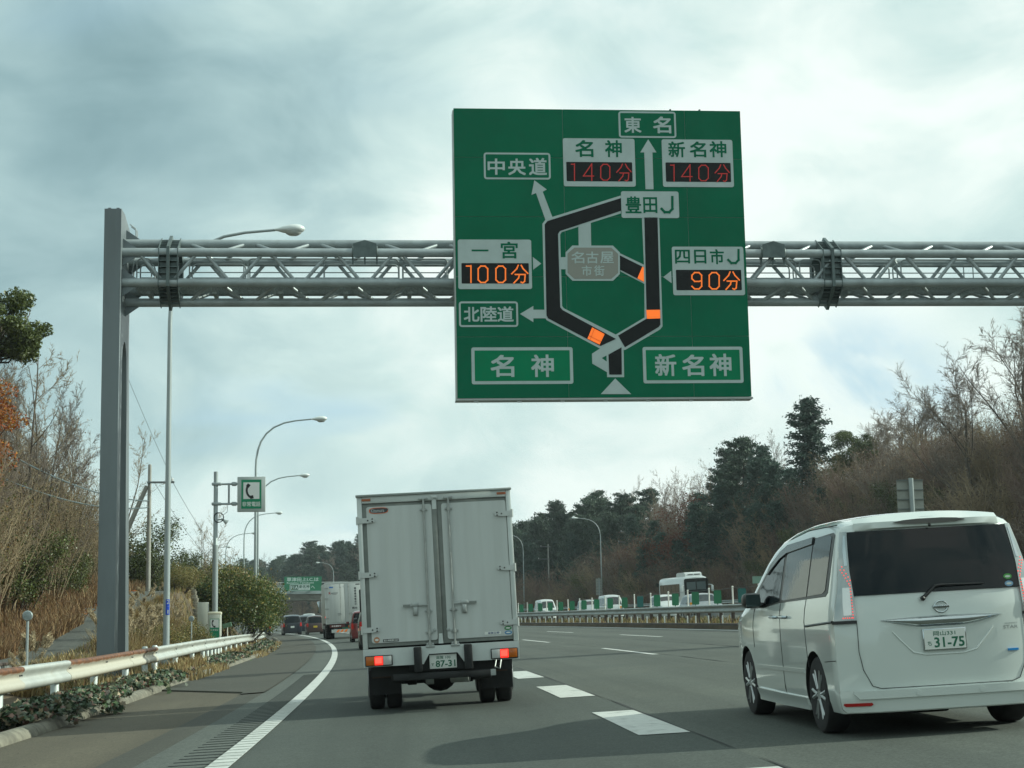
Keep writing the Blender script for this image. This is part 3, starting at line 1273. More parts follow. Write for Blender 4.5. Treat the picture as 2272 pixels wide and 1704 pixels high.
face("route_segment", [(934, 824), (1060, 886), (1061, 964), (937, 900)], 3, m_sblack)
face("route_segment", [(873, 1345), (942, 1307), (943, 1450), (877, 1450)], 3, m_sblack)
for k, pl_ in enumerate(([(788, 1203), (853, 1238), (827, 1293), (763, 1262)], [(1073, 1111), (1145, 1110), (1146, 1155), (1076, 1157)], [(1053, 884), (1060, 888), (1061, 963), (1027, 945)])):
    face("lit_segment", pl_, 4, m_panel_o)
# thin tile joints across the lit tiles
for pl_ in ([(770, 1246), (842, 1282)], [(800, 1210), (776, 1268)]):
    strokes(S, [pl_], m_sblack, 5, .008, "tile_joint")
# arrows
face("arrow", [(1072, 476), (1114, 476), (1109, 282), (1130, 282), (1087, 213), (1045, 282), (1066, 282)], 2, m_swhite)
face("arrow", [(545, 638), (584, 630), (531, 490), (552, 478), (487, 430), (472, 507), (496, 497)], 2, m_swhite)
face("arrow", [(410, 1132), (480, 1090), (480, 1110), (545, 1110), (547, 1155), (480, 1155), (480, 1175)], 2, m_swhite)
face("arrow", [(478, 833), (522, 868), (480, 900)], 2, m_swhite)
face("arrow", [(1163, 938), (1205, 905), (1207, 970)], 2, m_swhite)
face("arrow", [(908, 1470), (992, 1552), (832, 1552)], 2, m_swhite)


def outlined(box, items, inner=None, lay=2, bd=.045, r=.07):
    p = rface("name_plate", box, lay, m_swhite, r)
    rface("plate_field", box, lay + 1, inner or m_sgreen, r, p, bd)
    glyphs(p, items, lay + 2, m_swhite)
    return p


def white_plate(box, items, lay=3):
    p = rface("name_plate", box, lay, m_swhite, .05)
    glyphs(p, items, lay + 1, m_sgreen)
    return p


outlined((930, 65, 1236, 206), [("東", 962, 97, 1050, 178), ("名", 1113, 95, 1207, 180)])
p = white_plate((637, 208, 1021, 463), [("名", 703, 220, 797, 306), ("神", 860, 220, 947, 306)])
display(p, (655, 333, 1004, 436), [("1", 682, 698, 344, 432), ("4", 745, 797, 344, 432), ("0", 836, 884, 346, 430), ("分", 920, 996, 345, 434)], m_led_r)
p = white_plate((1157, 213, 1538, 465), [("新", 1193, 226, 1280, 306), ("名", 1306, 226, 1391, 306), ("神", 1410, 224, 1498, 306)])
display(p, (1177, 335, 1523, 438), [("1", 1204, 1222, 348, 434), ("4", 1262, 1314, 348, 434), ("0", 1352, 1402, 350, 432), ("分", 1438, 1513, 348, 436)], m_led_r)
outlined((221, 284, 574, 426), [("中", 243, 318, 331, 400), ("央", 351, 318, 441, 402), ("道", 460, 314, 552, 402)])
p_j = white_plate((942, 487, 1249, 628), [("豊", 966, 516, 1048, 601), ("田", 1060, 520, 1132, 600)])
strokes(p_j, [[(1212, 518), (1212, 580), (1196, 597), (1172, 597), (1156, 580)]], m_sgreen, 5, .06, "lettering")
p = white_plate((84, 742, 474, 1002), [("一", 157, 795, 245, 804), ("宮", 311, 755, 398, 840)])
display(p, (103, 866, 458, 973), [("1", 130, 153, 880, 968), ("0", 191, 241, 882, 968), ("0", 284, 334, 882, 968), ("分", 367, 451, 878, 970)], m_led_o)
p = white_plate((1208, 778, 1593, 1033), [("四", 1225, 796, 1303, 866), ("日", 1326, 796, 1389, 866), ("市", 1409, 793, 1482, 869)])
strokes(p, [[(1559, 796), (1559, 848), (1544, 864), (1521, 864), (1505, 848)]], m_sgreen, 5, .055, "lettering")
display(p, (1229, 900, 1576, 1007), [("9", 1313, 1364, 915, 1001), ("0", 1404, 1456, 915, 1001), ("分", 1481, 1562, 912, 1003)], m_led_o)
c = 36
o = face("name_plate", [(650 + c, 773), (935 - c, 773), (935, 773 + c), (935, 958 - c), (935 - c, 958), (650 + c, 958), (650, 958 - c), (650, 773 + c)], 3, m_swhite)
face("plate_field", [(660 + c, 784), (926 - c, 784), (926, 784 + c - 4), (926, 948 - c + 4), (926 - c, 948), (660 + c, 948), (660, 948 - c + 4), (660, 784 + c - 4)], 4, m_sgrey, o)
glyphs(o, [("名", 680, 806, 748, 866), ("古", 758, 806, 822, 866), ("屋", 832, 806, 902, 866), ("市", 735, 879, 787, 932), ("街", 800, 878, 853, 932)], 5, m_swhite, .014)
outlined((89, 1067, 401, 1200), [("北", 116, 1098, 196, 1172), ("陸", 204, 1095, 288, 1172), ("道", 292, 1095, 375, 1172)])
outlined((154, 1308, 689, 1498), [("名", 256, 1350, 377, 1460), ("神", 469, 1348, 585, 1460)], m_lgreen, 2, .075, .05)
outlined((1052, 1305, 1583, 1493), [("新", 1118, 1345, 1228, 1455), ("名", 1260, 1348, 1374, 1455), ("神", 1404, 1343, 1518, 1455)], m_lgreen, 2, .075, .05)

# ================================================================== STREET LAMPS
m_lpole = mat("lamp_pole_paint", (.33, .375, .38), .45, .2, var=.10, vscale=1.2, dirt=(.3, .33, .33), dscale=2, damt=.4, stretch=(1, 1, .3))
m_lhead = mat("lamp_head_white", (.66, .70, .69), .35, .1)
m_lglass = mat("lamp_lens", (.46, .48, .46), .15, spec=.7)
m_blue = mat("plate_blue", (.012, .055, .42), .4)
m_white = mat("plate_white", (.80, .81, .79), .4)
m_dark = mat("dark_metal", (.03, .033, .035), .5, .3)


def lamp_parts(root, H=12.0, reach=3.5, rb=.095, rt=.055):
    mb = MB()
    mb.tube([(0, 0, -.6), (0, 0, 4.0), (0, 0, H - 2.6)], [rb, rb * .85, rt * 1.1], 16)
    mb.build("pole", m_lpole, root)
    arm = [(0, 0, H - 2.6), (.02, 0, H - 2.1), (.10, 0, H - 1.6), (.27, 0, H - 1.12), (.55, 0, H - .70), (.95, 0, H - .36), (1.5, 0, H - .12), (2.1, 0, H + .0), (reach - .55, 0, H + .08)]
    mb = MB()
    mb.tube(arm, [rt * 1.1, rt, rt, rt * .95, rt * .9, rt * .85, rt * .8, rt * .75, rt * .7], 12)
    mb.build("arm", m_lpole, root)
    hd = MB()
    M = Matrix.Translation((reach - .55, 0, H + .09)) @ Matrix.Rotation(R(90 - 2), 4, "Y") @ Matrix.Diagonal((.72, 1.0, 1, 1))
    hd.lathe([(.05, -.02), (.07, .08), (.13, .22), (.185, .42), (.20, .58), (.17, .72), (.09, .82), (.001, .86)], 20, M)
    h = hd.build("lamp_head", m_lhead, root, smooth=60)
    gl = MB()
    M2 = Matrix.Translation((reach - .03, 0, H + .055)) @ Matrix.Diagonal((1.35, .95, .78, 1))
    gl.lathe([(.001, -.19), (.09, -.175), (.16, -.11), (.18, -.02)], 18, M2)
    gl.build("lens", m_lglass, h, smooth=60)
    bp_ = MB()
    bp_.box(-.2, .2, -.2, .2, -.16, -.10)
    bp_.build("base_plate", m_lpole, root, smooth=0)


LAMP_T = [(45.6, -6.12), (86.8, -5.45), (121, -5.6), (163, -5.9), (200, -6.2), (236, -6.6), (266, -7.0)]
LABELS = ["nearest street lamp on the left verge with a blue kilometre plate", "tall street lamp rising behind the emergency phone sign", "third street lamp along the left verge, thin pole beside the phone sign",
          "street lamp above the big roadside bush", "street lamp with its arm just left of the phone sign pole", "distant street lamp left of the phone sign pole", "farthest street lamp of the left row, near the dark pines"]
lamp0 = None
for (s, t), lb in zip(LAMP_T, LABELS):
    M = rframe(s, t, 0, False)
    M.translation.z = gp(s, t).z + .1
    if abs(s - 45.6) < 1:
        M.translation.z = .20
    else:
        M.translation.z = -.18
    if lamp0 is None:
        lamp0 = thing("street_lamp", lb, "street lamp", M, "street lamps along the left verge")
        lamp_parts(lamp0)
    else:
        copy_tree(lamp0, M, lb)
RL = [(202, 41.9, 180, "street lamp on the opposite side, right of the box truck"), (239, 41.6, 180, "street lamp on the opposite side beside the box truck's edge"), (340, 33.5, 180, "distant street lamp standing above the overpass beyond the far box truck"), (165, 43.2, 180, "street lamp on the opposite bank half lost among reddish trees")]
for s, t, ro, lb in RL[:3]:
    M = rframe(s, t, 0, False) @ Matrix.Rotation(R(ro), 4, "Z")
    q = copy_tree(lamp0, M, lb)
    q["group"] = "street lamps on the opposite side"
# kilometre plate on the near pole (faces the camera)
kp_ = thing("kilometre_plate", "small blue plate reading 2 and 1 on the near lamp pole", "plate", Matrix.Translation(rframe(45.6, -6.12, 0, False).translation) @ rframe(45.6, 0, 0, False).to_3x3().to_4x4())
mb = MB()
pts = []
mb.grid([[(.098 * math.sin(g), -.098 * math.cos(g), z) for g in [R(a) for a in range(-8, 72, 10)]] for z in (1.60, 2.02)])
mb.build("plate_face", m_blue, kp_)
l1 = letter("2", .02, .085, 1.90, 2.0, m_white, kp_, -.108, .03)
l2 = letter("1", .035, .07, 1.63, 1.73, m_white, kp_, -.108, .03)
l3 = letter(".", .045, .062, 1.82, 1.84, m_white, kp_, -.108, .01)

# ================================================================== EMERGENCY TELEPHONE
m_pgreen = mat("phone_green", (.012, .24, .11), .4)
m_pframe = mat("phone_frame", (.42, .46, .45), .5)
m_black = mat("pictogram_black", (.015, .016, .018), .5)
m_cab = mat("cabinet_cream", (.46, .48, .42), .5, var=.06, vscale=3)


def handset(parent, cx, cz, h, y):
    mb = MB()
    arc = []
    for q in range(9):
        g = R(150 + 95 * q / 8)
        arc.append((cx + .42 * h + .55 * h * math.cos(g), cz + .12 * h + .62 * h * math.sin(g)))
    k = 0
    for q in ribbon(arc, .16 * h):
        mb.prism(q, y - .0004 * k, y + .002, "y")
        k += 1
    for (px, pz), g in ((arc[0], 55), (arc[-1], 10)):
        rot = Matrix.Rotation(R(g), 2)
        pl_ = [rot @ Vector(p_) for p_ in ((-.05 * h, -.13 * h), (.22 * h, -.13 * h), (.22 * h, .13 * h), (-.05 * h, .13 * h))]
        mb.prism([(px + p_.x, pz + p_.y) for p_ in pl_], y - .006, y + .002, "y")
    return mb.build("handset_symbol", m_black, parent, smooth=0)


EM = rframe(65.6, -6.32, 0, False)
EM.translation.z = -.2
ep = thing("emergency_phone_sign", "green emergency telephone sign on brackets of a grey pole", "road sign", EM)
mb = MB()
mb.tube([(0, 0, -.3), (0, 0, 4.4)], .115, 14)
mb.tube([(0, 0, 4.4), (0, 0, 4.45), (0, 0, 7.35)], [.115, .09, .085], 14)
mb.build("pole", m_lpole, ep)
for z in (6.85, 6.05):
    mb = MB()
    mb.tube([(-.1, 0, z), (.95, 0, z)], .045, 10)
    mb.box(-.16, .22, -.11, .11, z - .06, z + .06, .03)
    mb.box(.62, .84, -.10, .10, z - .08, z + .08, .05)
    mb.build("bracket", m_steel, ep)
mb = MB()
mb.tube([(.52, 0, 6.05), (.52, 0, 6.85)], .04, 8)
mb.build("brace", m_steel, ep)
mb = MB()
mb.box(.86, 1.98, -.11, .11, 5.72, 7.13, .02)
bx = mb.build("sign_box", m_pframe, ep)
for (x0, x1, z0, z1, m_, y) in ((1.02, 1.82, 5.84, 7.01, m_pgreen, -.115), (1.10, 1.74, 6.23, 6.90, m_white, -.12)):
    mb = MB()
    mb.box(x0, x1, y, -.1, z0, z1)
    mb.build("sign_face", m_, bx, smooth=0)
handset(bx, 1.30, 6.52, .50, -.124)
letter("非常電話", 1.06, 1.78, 5.93, 6.12, m_white, bx, -.1165, .01)
spk = thing("loudspeaker", "small grey loudspeaker with a coiled cable on the phone sign pole", "loudspeaker", EM)
mb = MB()
Ms = Matrix.Translation((.36, -.05, 5.36)) @ Matrix.Rotation(R(125), 4, "Y")
mb.lathe([(.04, -.16), (.05, -.02), (.11, .12), (.10, .125)], 12, Ms)
mb.tube([(.08, 0, 5.42), (.30, 0, 5.42)], .03, 8)
mb.build("horn", m_pframe, spk)
mb = MB()
for rr in (.20, .185):
    mb.tube([(.13 + rr * math.cos(g), -.10, 5.50 + rr * math.sin(g)) for g in [2 * PI * q / 20 for q in range(21)]], .012, 5)
mb.tube([(.30, -.08, 5.6), (.46, -.06, 5.72), (.48, 0, 6.0)], .01, 5)
mb.build("cable", m_dark, spk)
BX = rframe(64.2, -6.22, 0, False)
BX.translation.z = -.18
pb_ = thing("emergency_phone_box", "pale emergency telephone cabinet with a green handset panel behind the guardrail", "telephone box", BX)
mb = MB()
mb.box(-.245, .245, -.2, .2, 0, 1.72, .05)
cab = mb.build("cabinet", m_cab, pb_)
mb = MB()
mb.box(-.26, .26, -.21, .21, 1.60, 1.73, .05)
mb.build("cap", mat("cap_cream", (.62, .60, .46), .5), pb_)
for (x0, x1, z0, z1, m_, y) in ((-.18, .18, .72, 1.46, m_pgreen, -.205), (-.16, .16, 1.12, 1.44, m_white, -.209)):
    mb = MB()
    mb.box(x0, x1, y, -.195, z0, z1)
    mb.build("panel", m_, cab, smooth=0)
handset(cab, -.06, 1.26, .24, -.212)
letter("非常電話", -.15, .15, .99, 1.07, m_white, cab, -.206, .0)
letter("SOS", -.12, .12, .80, .92, mat("pale_green", (.10, .36, .20), .5), cab, -.206, .0)
CB = rframe(66.5, -6.85, 0, False)
CB.translation.z = .0
cb = thing("control_cabinet", "plain grey metal cabinet left of the emergency phone box", "cabinet", CB)
mb = MB()
mb.box(-.21, .21, -.15, .15, .55, 1.95, .01)
mb.build("cabinet", m_cab, cb)
mb = MB()
mb.box(-.16, -.10, -.05, .05, -.5, .55)
mb.box(.10, .16, -.05, .05, -.5, .55)
mb.build("leg", m_dullp, cb, smooth=0)
mb = MB()
mb.box(.205, .235, -.15, -.10, .6, 1.9)
mb.build("hinge_strip", m_pframe, cb, smooth=0)

# small roadside markers
m_refl = mat("reflector_disc_back", (.30, .34, .34), .35, .4, var=.2, vscale=12)
for s, t, zz, hgt, lb in ((30.9, -6.9, -.1, 1.33, "round reflector on a thin grey post left of the gantry leg"), (57.5, -6.55, -.1, 1.30, "round reflector on a thin post left of the emergency phone box")):
    M = rframe(s, t, 0, False)
    M.translation.z = zz
    o = thing("reflector_post", lb, "reflector", M)
    mb = MB()
    mb.tube([(0, 0, -.3), (0, 0, hgt)], .026, 8)
    mb.build("post", m_lpole, o)
    mb = MB()
    mb.lathe([(.001, -.03), (.085, -.025), (.098, 0), (.085, .025), (.001, .03)], 16, Matrix.Translation((0, -.02, hgt + .08)) @ Matrix.Rotation(R(90), 4, "X"))
    mb.build("disc", m_refl, o)
M = rframe(70.5, -6.1, 0, False)
M.translation.z = -.2
o = thing("marker_sign", "small faded green marker sign tilted among the bush leaves", "road sign", M)
mb = MB()
mb.tube([(0, 0, -.2), (0, 0, 1.16)], .02, 6)
mb.build("post", m_wpole, o)
mb = MB()
mb.box(-.22, .22, -.012, .012, 0, .19, M=Matrix.Translation((0, -.03, 1.12)) @ Matrix.Rotation(R(-14), 4, "Y") @ Matrix.Rotation(R(-25), 4, "Z"))
mb.build("board", mat("faded_green", (.16, .30, .20), .5, var=.3, vscale=12), o)
# low concrete wall behind the near guardrail
m_wall = mat("old_wall", (.20, .215, .21), .9, var=.35, vscale=9, dirt=(.11, .12, .11), dscale=3, damt=.6, bump=.8, bscale=14)
wl = thing("retaining_wall", "low speckled grey retaining wall behind the near guardrail", "wall", rframe(24, -7.3, 0, False))
for k in range(12):
    mb = MB()
    s0 = 8.2 + k * 2.28
    zt = .76 - max(0, s0 - 28) * .07
    mb.box(-.10, .10, 0, 2.27, -.6, zt)
    q = mb.build("wall_block", m_wall, wl, smooth=0)
    q.matrix_local = wl.matrix_world.inverted() @ rframe(s0, -7.25, 0, False)
    mb = MB()
    mb.box(-.13, .13, 0, 2.28, zt, zt + .04)
    q = mb.build("coping", m_dullp, wl, smooth=0)
    q.matrix_local = wl.matrix_world.inverted() @ rframe(s0, -7.25, 0, False)
# ================================================================== BOX TRUCK AHEAD
m_box = mat("truck_box_white", (.51, .535, .52), .34, var=.05, vscale=.8, dirt=(.44, .46, .42), dscale=1.0, damt=.26, stretch=(9, 9, .6))
m_frame = mat("truck_frame_alu", (.55, .585, .57), .4, .1, var=.06, vscale=3, dirt=(.4, .42, .40), dscale=2, damt=.3)
m_gasket = mat("door_gasket", (.20, .215, .20), .7, var=.12, vscale=6)
m_hw = mat("hardware_zinc", (.36, .38, .37), .4, .45, var=.15, vscale=8)
m_rub = mat("rubber_black", (.010, .011, .012), .75, var=.3, vscale=8)
m_tyre = mat("tyre", (.018, .018, .019), .85, var=.25, vscale=9)
m_under = mat("underbody_dark", (.010, .011, .011), .7, var=.3, vscale=5)
m_lred = mat("tail_red_lit", (1.0, .03, .02), .3, emit=1.1)
m_lcore = mat("tail_core_lit", (1.0, .05, .035), .3, emit=2.4)
m_lred0 = mat("tail_red", (.35, .012, .012), .2)
m_lamb = mat("tail_amber", (.42, .11, .01), .2)
m_lwht = mat("tail_clear", (.45, .46, .45), .15)
m_plate = mat("number_plate", (.72, .74, .70), .45)
m_pgrn = mat("plate_green", (.02, .13, .07), .5)
m_rimst = mat("wheel_steel", (.35, .36, .36), .45, .5)
m_orangeref = mat("marker_amber", (.36, .11, .045), .3)


def wheel_mesh(rad, wd, kind="car"):
    """tyre with tread shoulders, axis along x"""
    mb = MB()
    h = wd / 2
    pr = [(rad * .60, -h * .9), (rad * .80, -h), (rad * .94, -h * .92), (rad * .985, -h * .75), (rad, -h * .4), (rad, h * .4), (rad * .985, h * .75), (rad * .94, h * .92), (rad * .80, h), (rad * .60, h * .9)]
    mb.lathe(pr, 28, Matrix.Rotation(R(90), 4, "Y"))
    return mb.mesh("tyre", m_tyre, smooth=40)


TR = rframe(19.75, .44)
tk = thing("box_truck", "white box truck with closed double rear doors and lit brake lights in our lane", "truck", TR)
W2, ZB, ZT, TLN = .945, .80, 2.625, 3.45
mb = MB()
mb.box(-W2 + .012, W2 - .012, .06, TLN, ZB, ZT - .012, .01)
mb.build("cargo_box", m_box, tk)
# rear portal: two posts, header and sill with the plate notch
mb = MB()
mb.box(-W2, -W2 + .06, 0, .10, ZB - .02, ZT, .008)
mb.box(W2 - .06, W2, 0, .10, ZB - .02, ZT, .008)
mb.box(-W2 + .061, W2 - .061, 0.002, .10, ZT - .085, ZT - .002, .006)
mb.build("rear_frame", m_frame, tk)
mb = MB()
mb.box(-W2 - .012, W2 + .012, -.03, .16, ZT - .004, ZT + .022, .006)
mb.build("rain_gutter", m_dull, tk)
mb = MB()
mb.prism([(-W2, .565), (-.222, .565), (-.152, .682), (.192, .682), (.268, .568), (W2, .565), (W2, ZB - .022), (-W2, ZB - .022)], -.012, .05, "y")
mb.build("rear_sill", m_frame, tk, smooth=0)
for sg in (-1, 1):
    mb = MB()
    x0, x1 = (-.885, -.012) if sg < 0 else (.012 + .02, .885)
    mb.box(x0, x1, .028, .075, ZB, ZT - .09, .004)
    dr = mb.build("rear_door", m_gasket, tk)
    xi0, xi1 = (-.835, -.045) if sg < 0 else (.085, .878)
    if sg < 0:
        xi0, xi1 = -.834, -.036
    mb = MB()
    mb.prism(rrect(xi0, xi1, .846, 2.497, .03), .012, .03, "y")
    mb.build("door_panel", m_box, dr, smooth=30)
    # lock rod with brackets
    xr = -.133 if sg < 0 else .171
    mb = MB()
    mb.tube([(xr, -.012, .77), (xr, -.012, 2.57)], .0135, 8)
    for z in (.80, .945, 1.20, 2.43):
        mb.box(xr - .045, xr + .045, -.008, .011, z - .013, z + .013, .004)
        mb.tube([(xr, -.012, z - .02), (xr, -.012, z + .02)], .024, 8)
    for z in (.772, 2.565):
        mb.box(xr - .055, xr + .055, -.025, .02, z - .014, z + .014, .004)
    mb.build("lock_rod", m_hw, dr)
    xh = -.29 if sg < 0 else .305
    mb = MB()
    a, b_ = (xh - .15, xr) if sg < 0 else (xr, xh + .15)
    mb.box(a, b_, -.022, -.004, 1.262, 1.284, .004)
    mb.box(xh - .032, xh + .032, -.018, .011, 1.15, 1.30, .008)
    mb.box(xh - .022, xh + .022, -.035, -.018, 1.16, 1.25, .01)
    mb.box(xh - .045, xh + .045, -.03, .0, 1.262, 1.305, .006)
    mb.build("door_handle", m_hw, dr)
    mb = MB()
    mb.prism([(xh - .15 if sg < 0 else xh + .06, 1.258), (xh - .06 if sg < 0 else xh + .15, 1.258), (xh - .06 if sg < 0 else xh + .15, 1.288), (xh - .15 if sg < 0 else xh + .06, 1.288)], -.026, -.0225, "y")
    mb.build("handle_grip", m_gasket, dr, smooth=0)
    for z in (2.331, 1.669, 1.007):
        mb = MB()
        xo, xi = sg * W2, sg * .735
        mb.prism([(xo, z - .032), (xo - sg * .12, z - .032), (xi, z - .020), (xi, z + .020), (xo - sg * .12, z + .032), (xo, z + .032)], -.014, -.001, "y")
        mb.tube([(xo + sg * .004, -.006, z - .05), (xo + sg * .004, -.006, z + .05)], .014, 8)
        hg = mb.build("hinge", m_box, dr)
        mb = MB()
        for dx, dz in ((.03, .016), (.03, -.016), (.085, 0)):
            mb.ball((xi + sg * dx, -.016, z + dz), .010, 6)
        mb.build("hinge_bolts", m_hole, hg)
    mb = MB()
    xq = -.07 if sg < 0 else .095
    mb.lathe([(.022, 0), (.022, .012), (.001, .016)], 8, Matrix.Translation((xq, .012, .965)) @ Matrix.Rotation(R(90), 4, "X"))
    mb.build("door_latch", m_hw, dr)
# centre seam cover, top latch
mb = MB()
mb.box(-.034, .030, .006, .03, .80, 2.56, .006)
mb.build("seam_strip", m_gasket, tk)
mb = MB()
mb.box(-.035, .045, -.016, .01, 2.555, 2.600, .006)
mb.box(-.02, .03, -.03, -.016, 2.565, 2.590, .006)
mb.build("top_latch", m_frame, tk)
mb = MB()
mb.prism([(-.028, 2.43), (.026, 2.43), (.026, 2.55), (-.028, 2.55)], .000, .006, "y")
mb.prism([(-.03, .80), (.03, .80), (.02, .92), (-.02, .92)], .000, .006, "y")
mb.build("seam_cap", m_frame, tk, smooth=0)
for sg in (-1, 1):
    mb = MB()
    mb.box(sg * .83 - .055, sg * .83 + .055, -.006, .004, 2.567, 2.598, .005)
    mb.build("marker_light", m_orangeref, tk)
# tail lights
for sg in (-1, 1):
    x0, x1 = sorted((sg * .925, sg * .595))
    mb = MB()
    mb.box(x0, x1, -.045, -.013, .575, .700, .008)
    tl = mb.build("tail_light", m_rub, tk)
    w3 = (x1 - x0 - .02) / 3
    cells = [m_lamb, m_lred, m_lwht] if sg < 0 else [m_lwht, m_lred, m_lamb]
    for i, m_ in enumerate(cells):
        mb = MB()
        mb.box(x0 + .01 + i * w3, x0 + .01 + (i + 1) * w3 - .003, -.052, -.044, .585, .690, .004)
        mb.build("lens", m_, tl)
    mb = MB()
    cx = (x0 + x1) / 2 + sg * 0
    mb.lathe([(.001, 0), (.024, .002), (.028, .006)], 12, Matrix.Translation((cx - .01, -.050, .64)) @ Matrix.Rotation(R(90), 4, "X"))
    mb.box(cx - .045, cx + .035, -.0545, -.052, .605, .675)
    mb.build("bulb_glow", m_lcore, tl)
# number plate in its notch
mb = MB()
mb.box(-.30, .32, .06, .10, .48, .76)
mb.build("plate_recess", m_under, tk, smooth=0)
mb = MB()
mb.box(-.15, .18, .035, .045, .500, .668, .004)
npl = mb.build("number_plate", m_plate, tk)
letter("87-31", -.075, .160, .520, .595, m_pgrn, npl, .0335, .03)
letter("滋賀 100", -.07, .105, .612, .650, m_pgrn, npl, .0335, .01)
letter("す", -.130, -.095, .535, .570, m_pgrn, npl, .0335, .01)
# rubber buffers, underrun bar
for xc in (-.290, .320):
    mb = MB()
    mb.box(xc - .048, xc + .048, -.13, .05, .478, .775, .012)
    mb.build("rubber_buffer", m_rub, tk)
mb = MB()
mb.box(-.60, .64, -.06, .02, .382, .462, .012)
mb.build("underrun_bar", m_rub, tk)
mb = MB()
mb.box(.58, .642, -.064, -.060, .385, .46)
mb.build("bar_end_cap", m_hw, tk, smooth=0)
# chassis
mb = MB()
for x in (-.36, .36):
    mb.box(x - .035, x + .035, .05, 4.6, .50, .66)
for y in (.3, 1.0, 2.2, 3.1):
    mb.box(-.34, .34, y, y + .06, .52, .64)
mb.box(-.94, .94, .10, TLN, .70, ZB + .01)
mb.box(-.86, .86, .16, .26, .44, .70)
mb.box(-.62, -.38, .3, 1.0, .36, .62, .02)
mb.box(.38, .62, .4, 2.6, .34, .62, .02)
mb.build("chassis", m_under, tk, smooth=0)
mb = MB()
mb.tube([(-.72, 1.28, .36), (-.2, 1.28, .36), (-.12, 1.28, .34), (.12, 1.28, .34), (.2, 1.28, .36), (.72, 1.28, .36)], [.065, .07, .11, .11, .07, .065], 12)
mb.ball((.0, 1.22, .34), .17, 14, sc=(1.15, .9, .95))
for x in (-.36, .36):
    mb.box(x - .035, x + .035, .55, 1.95, .44, .47)
    mb.box(x - .06, x + .06, 1.15, 1.41, .28, .46, .01)
mb.build("rear_axle", m_under, tk)
mb = MB()
mb.tube([(-.2, .45, .36), (-.1, .45, .36)], .06, 10)
mb.tube([(.12, .50, .36), (.34, .42, .36)], .055, 12)
mb.build("exhaust", m_hw, tk)
mb = MB()
mb.tube([(.66, .1, .56), (.64, .06, .48), (.70, .05, .46), (.72, .1, .56)], .012, 6)
mb.build("tow_hook", m_hw, tk)
# mudflaps and dual wheels
for sg in (-1, 1):
    x0, x1 = sorted((sg * .90, sg * .50))
    mb = MB()
    mb.box(x0, x1, .80, .815, .20, .50)
    for q in range(16):
        xq = x0 + (x1 - x0) * (q + .5) / 16
        mb.prism([(xq - .012, .20), (xq + .012, .20), (xq, .188)], .80, .815, "y")
    mb.build("mudflap", m_rub, tk, smooth=0)
    mb = MB()
    mb.prism([(x0 + .04, .40), (x1 - .06, .40), (x1 - .06, .43), (x0 + .04, .43)], .796, .7995, "y")
    mb.build("flap_lettering", mat("flap_brown", (.045, .024, .014), .8), tk, smooth=0)
tyre_t = wheel_mesh(.34, .195)
hub = MB()
hub.lathe([(.001, -.02), (.09, -.03), (.10, -.06), (.21, -.05), (.215, .02), (.20, .06), (.001, .06)], 20, Matrix.Rotation(R(90), 4, "Y"))
hubm = hub.mesh("rim", m_rimst)
for sg, xs in ((-1, (-.812, -.595)), (1, (.812, .595))):
    for x in xs:
        wh = link("wheel", tyre_t, tk)
        wh.location = (x, 1.28, .34)
        rm = link("rim", hubm, wh)
        rm.location = (.06 * sg, 0, 0)
    wh = link("wheel", tyre_t, tk)
    wh.location = (sg * .70, 4.25, .34)
    rm = link("rim", hubm, wh)
    rm.location = (.06 * sg, 0, 0)
# cab (mostly behind the box)
mb = MB()
mb.prism([(3.62, .50), (5.0, .50), (5.05, .95), (4.98, 1.25), (4.72, 1.95), (4.55, 2.02), (3.68, 2.02), (3.62, 1.9)], -.82, .82, "x")
mb.build("cab", m_box, tk, smooth=20)
for sg in (-1, 1):
    mb = MB()
    mb.prism([(3.95, 1.28), (4.85, 1.28), (4.66, 1.85), (3.98, 1.85)], sg * .822, sg * .827, "x")
    mb.build("cab_window", mat("glass_dark", (.012, .016, .017), .05, spec=.8), tk, smooth=0)
    mb = MB()
    mb.tube([(sg * .84, 4.75, 1.55), (sg * .98, 4.85, 1.5)], .015, 6)
    mb.box(sg * .94, sg * 1.06, 4.80, 4.86, 1.25, 1.6, .02)
    mb.build("door_mirror", m_rub, tk)
mb = MB()
mb.prism([(4.985, 1.27), (4.992, 1.275), (4.735, 1.93), (4.728, 1.925)], -.74, .74, "x")
mb.build("windscreen", MATS["glass_dark"], tk, smooth=0)
# badge and stickers
m_bo = mat("badge_orange", (.62, .13, .04), .4)
m_bd = mat("badge_dark", (.05, .052, .055), .4)
m_bw = mat("badge_grey", (.36, .38, .38), .4)


def ell(cx, cz, a, b, n=20, sq=1.0):
    return [(cx + a * abs(math.cos(g)) ** sq * (1 if math.cos(g) > 0 else -1), cz + b * abs(math.sin(g)) ** sq * (1 if math.sin(g) > 0 else -1)) for g in [2 * PI * q / n for q in range(n)]]


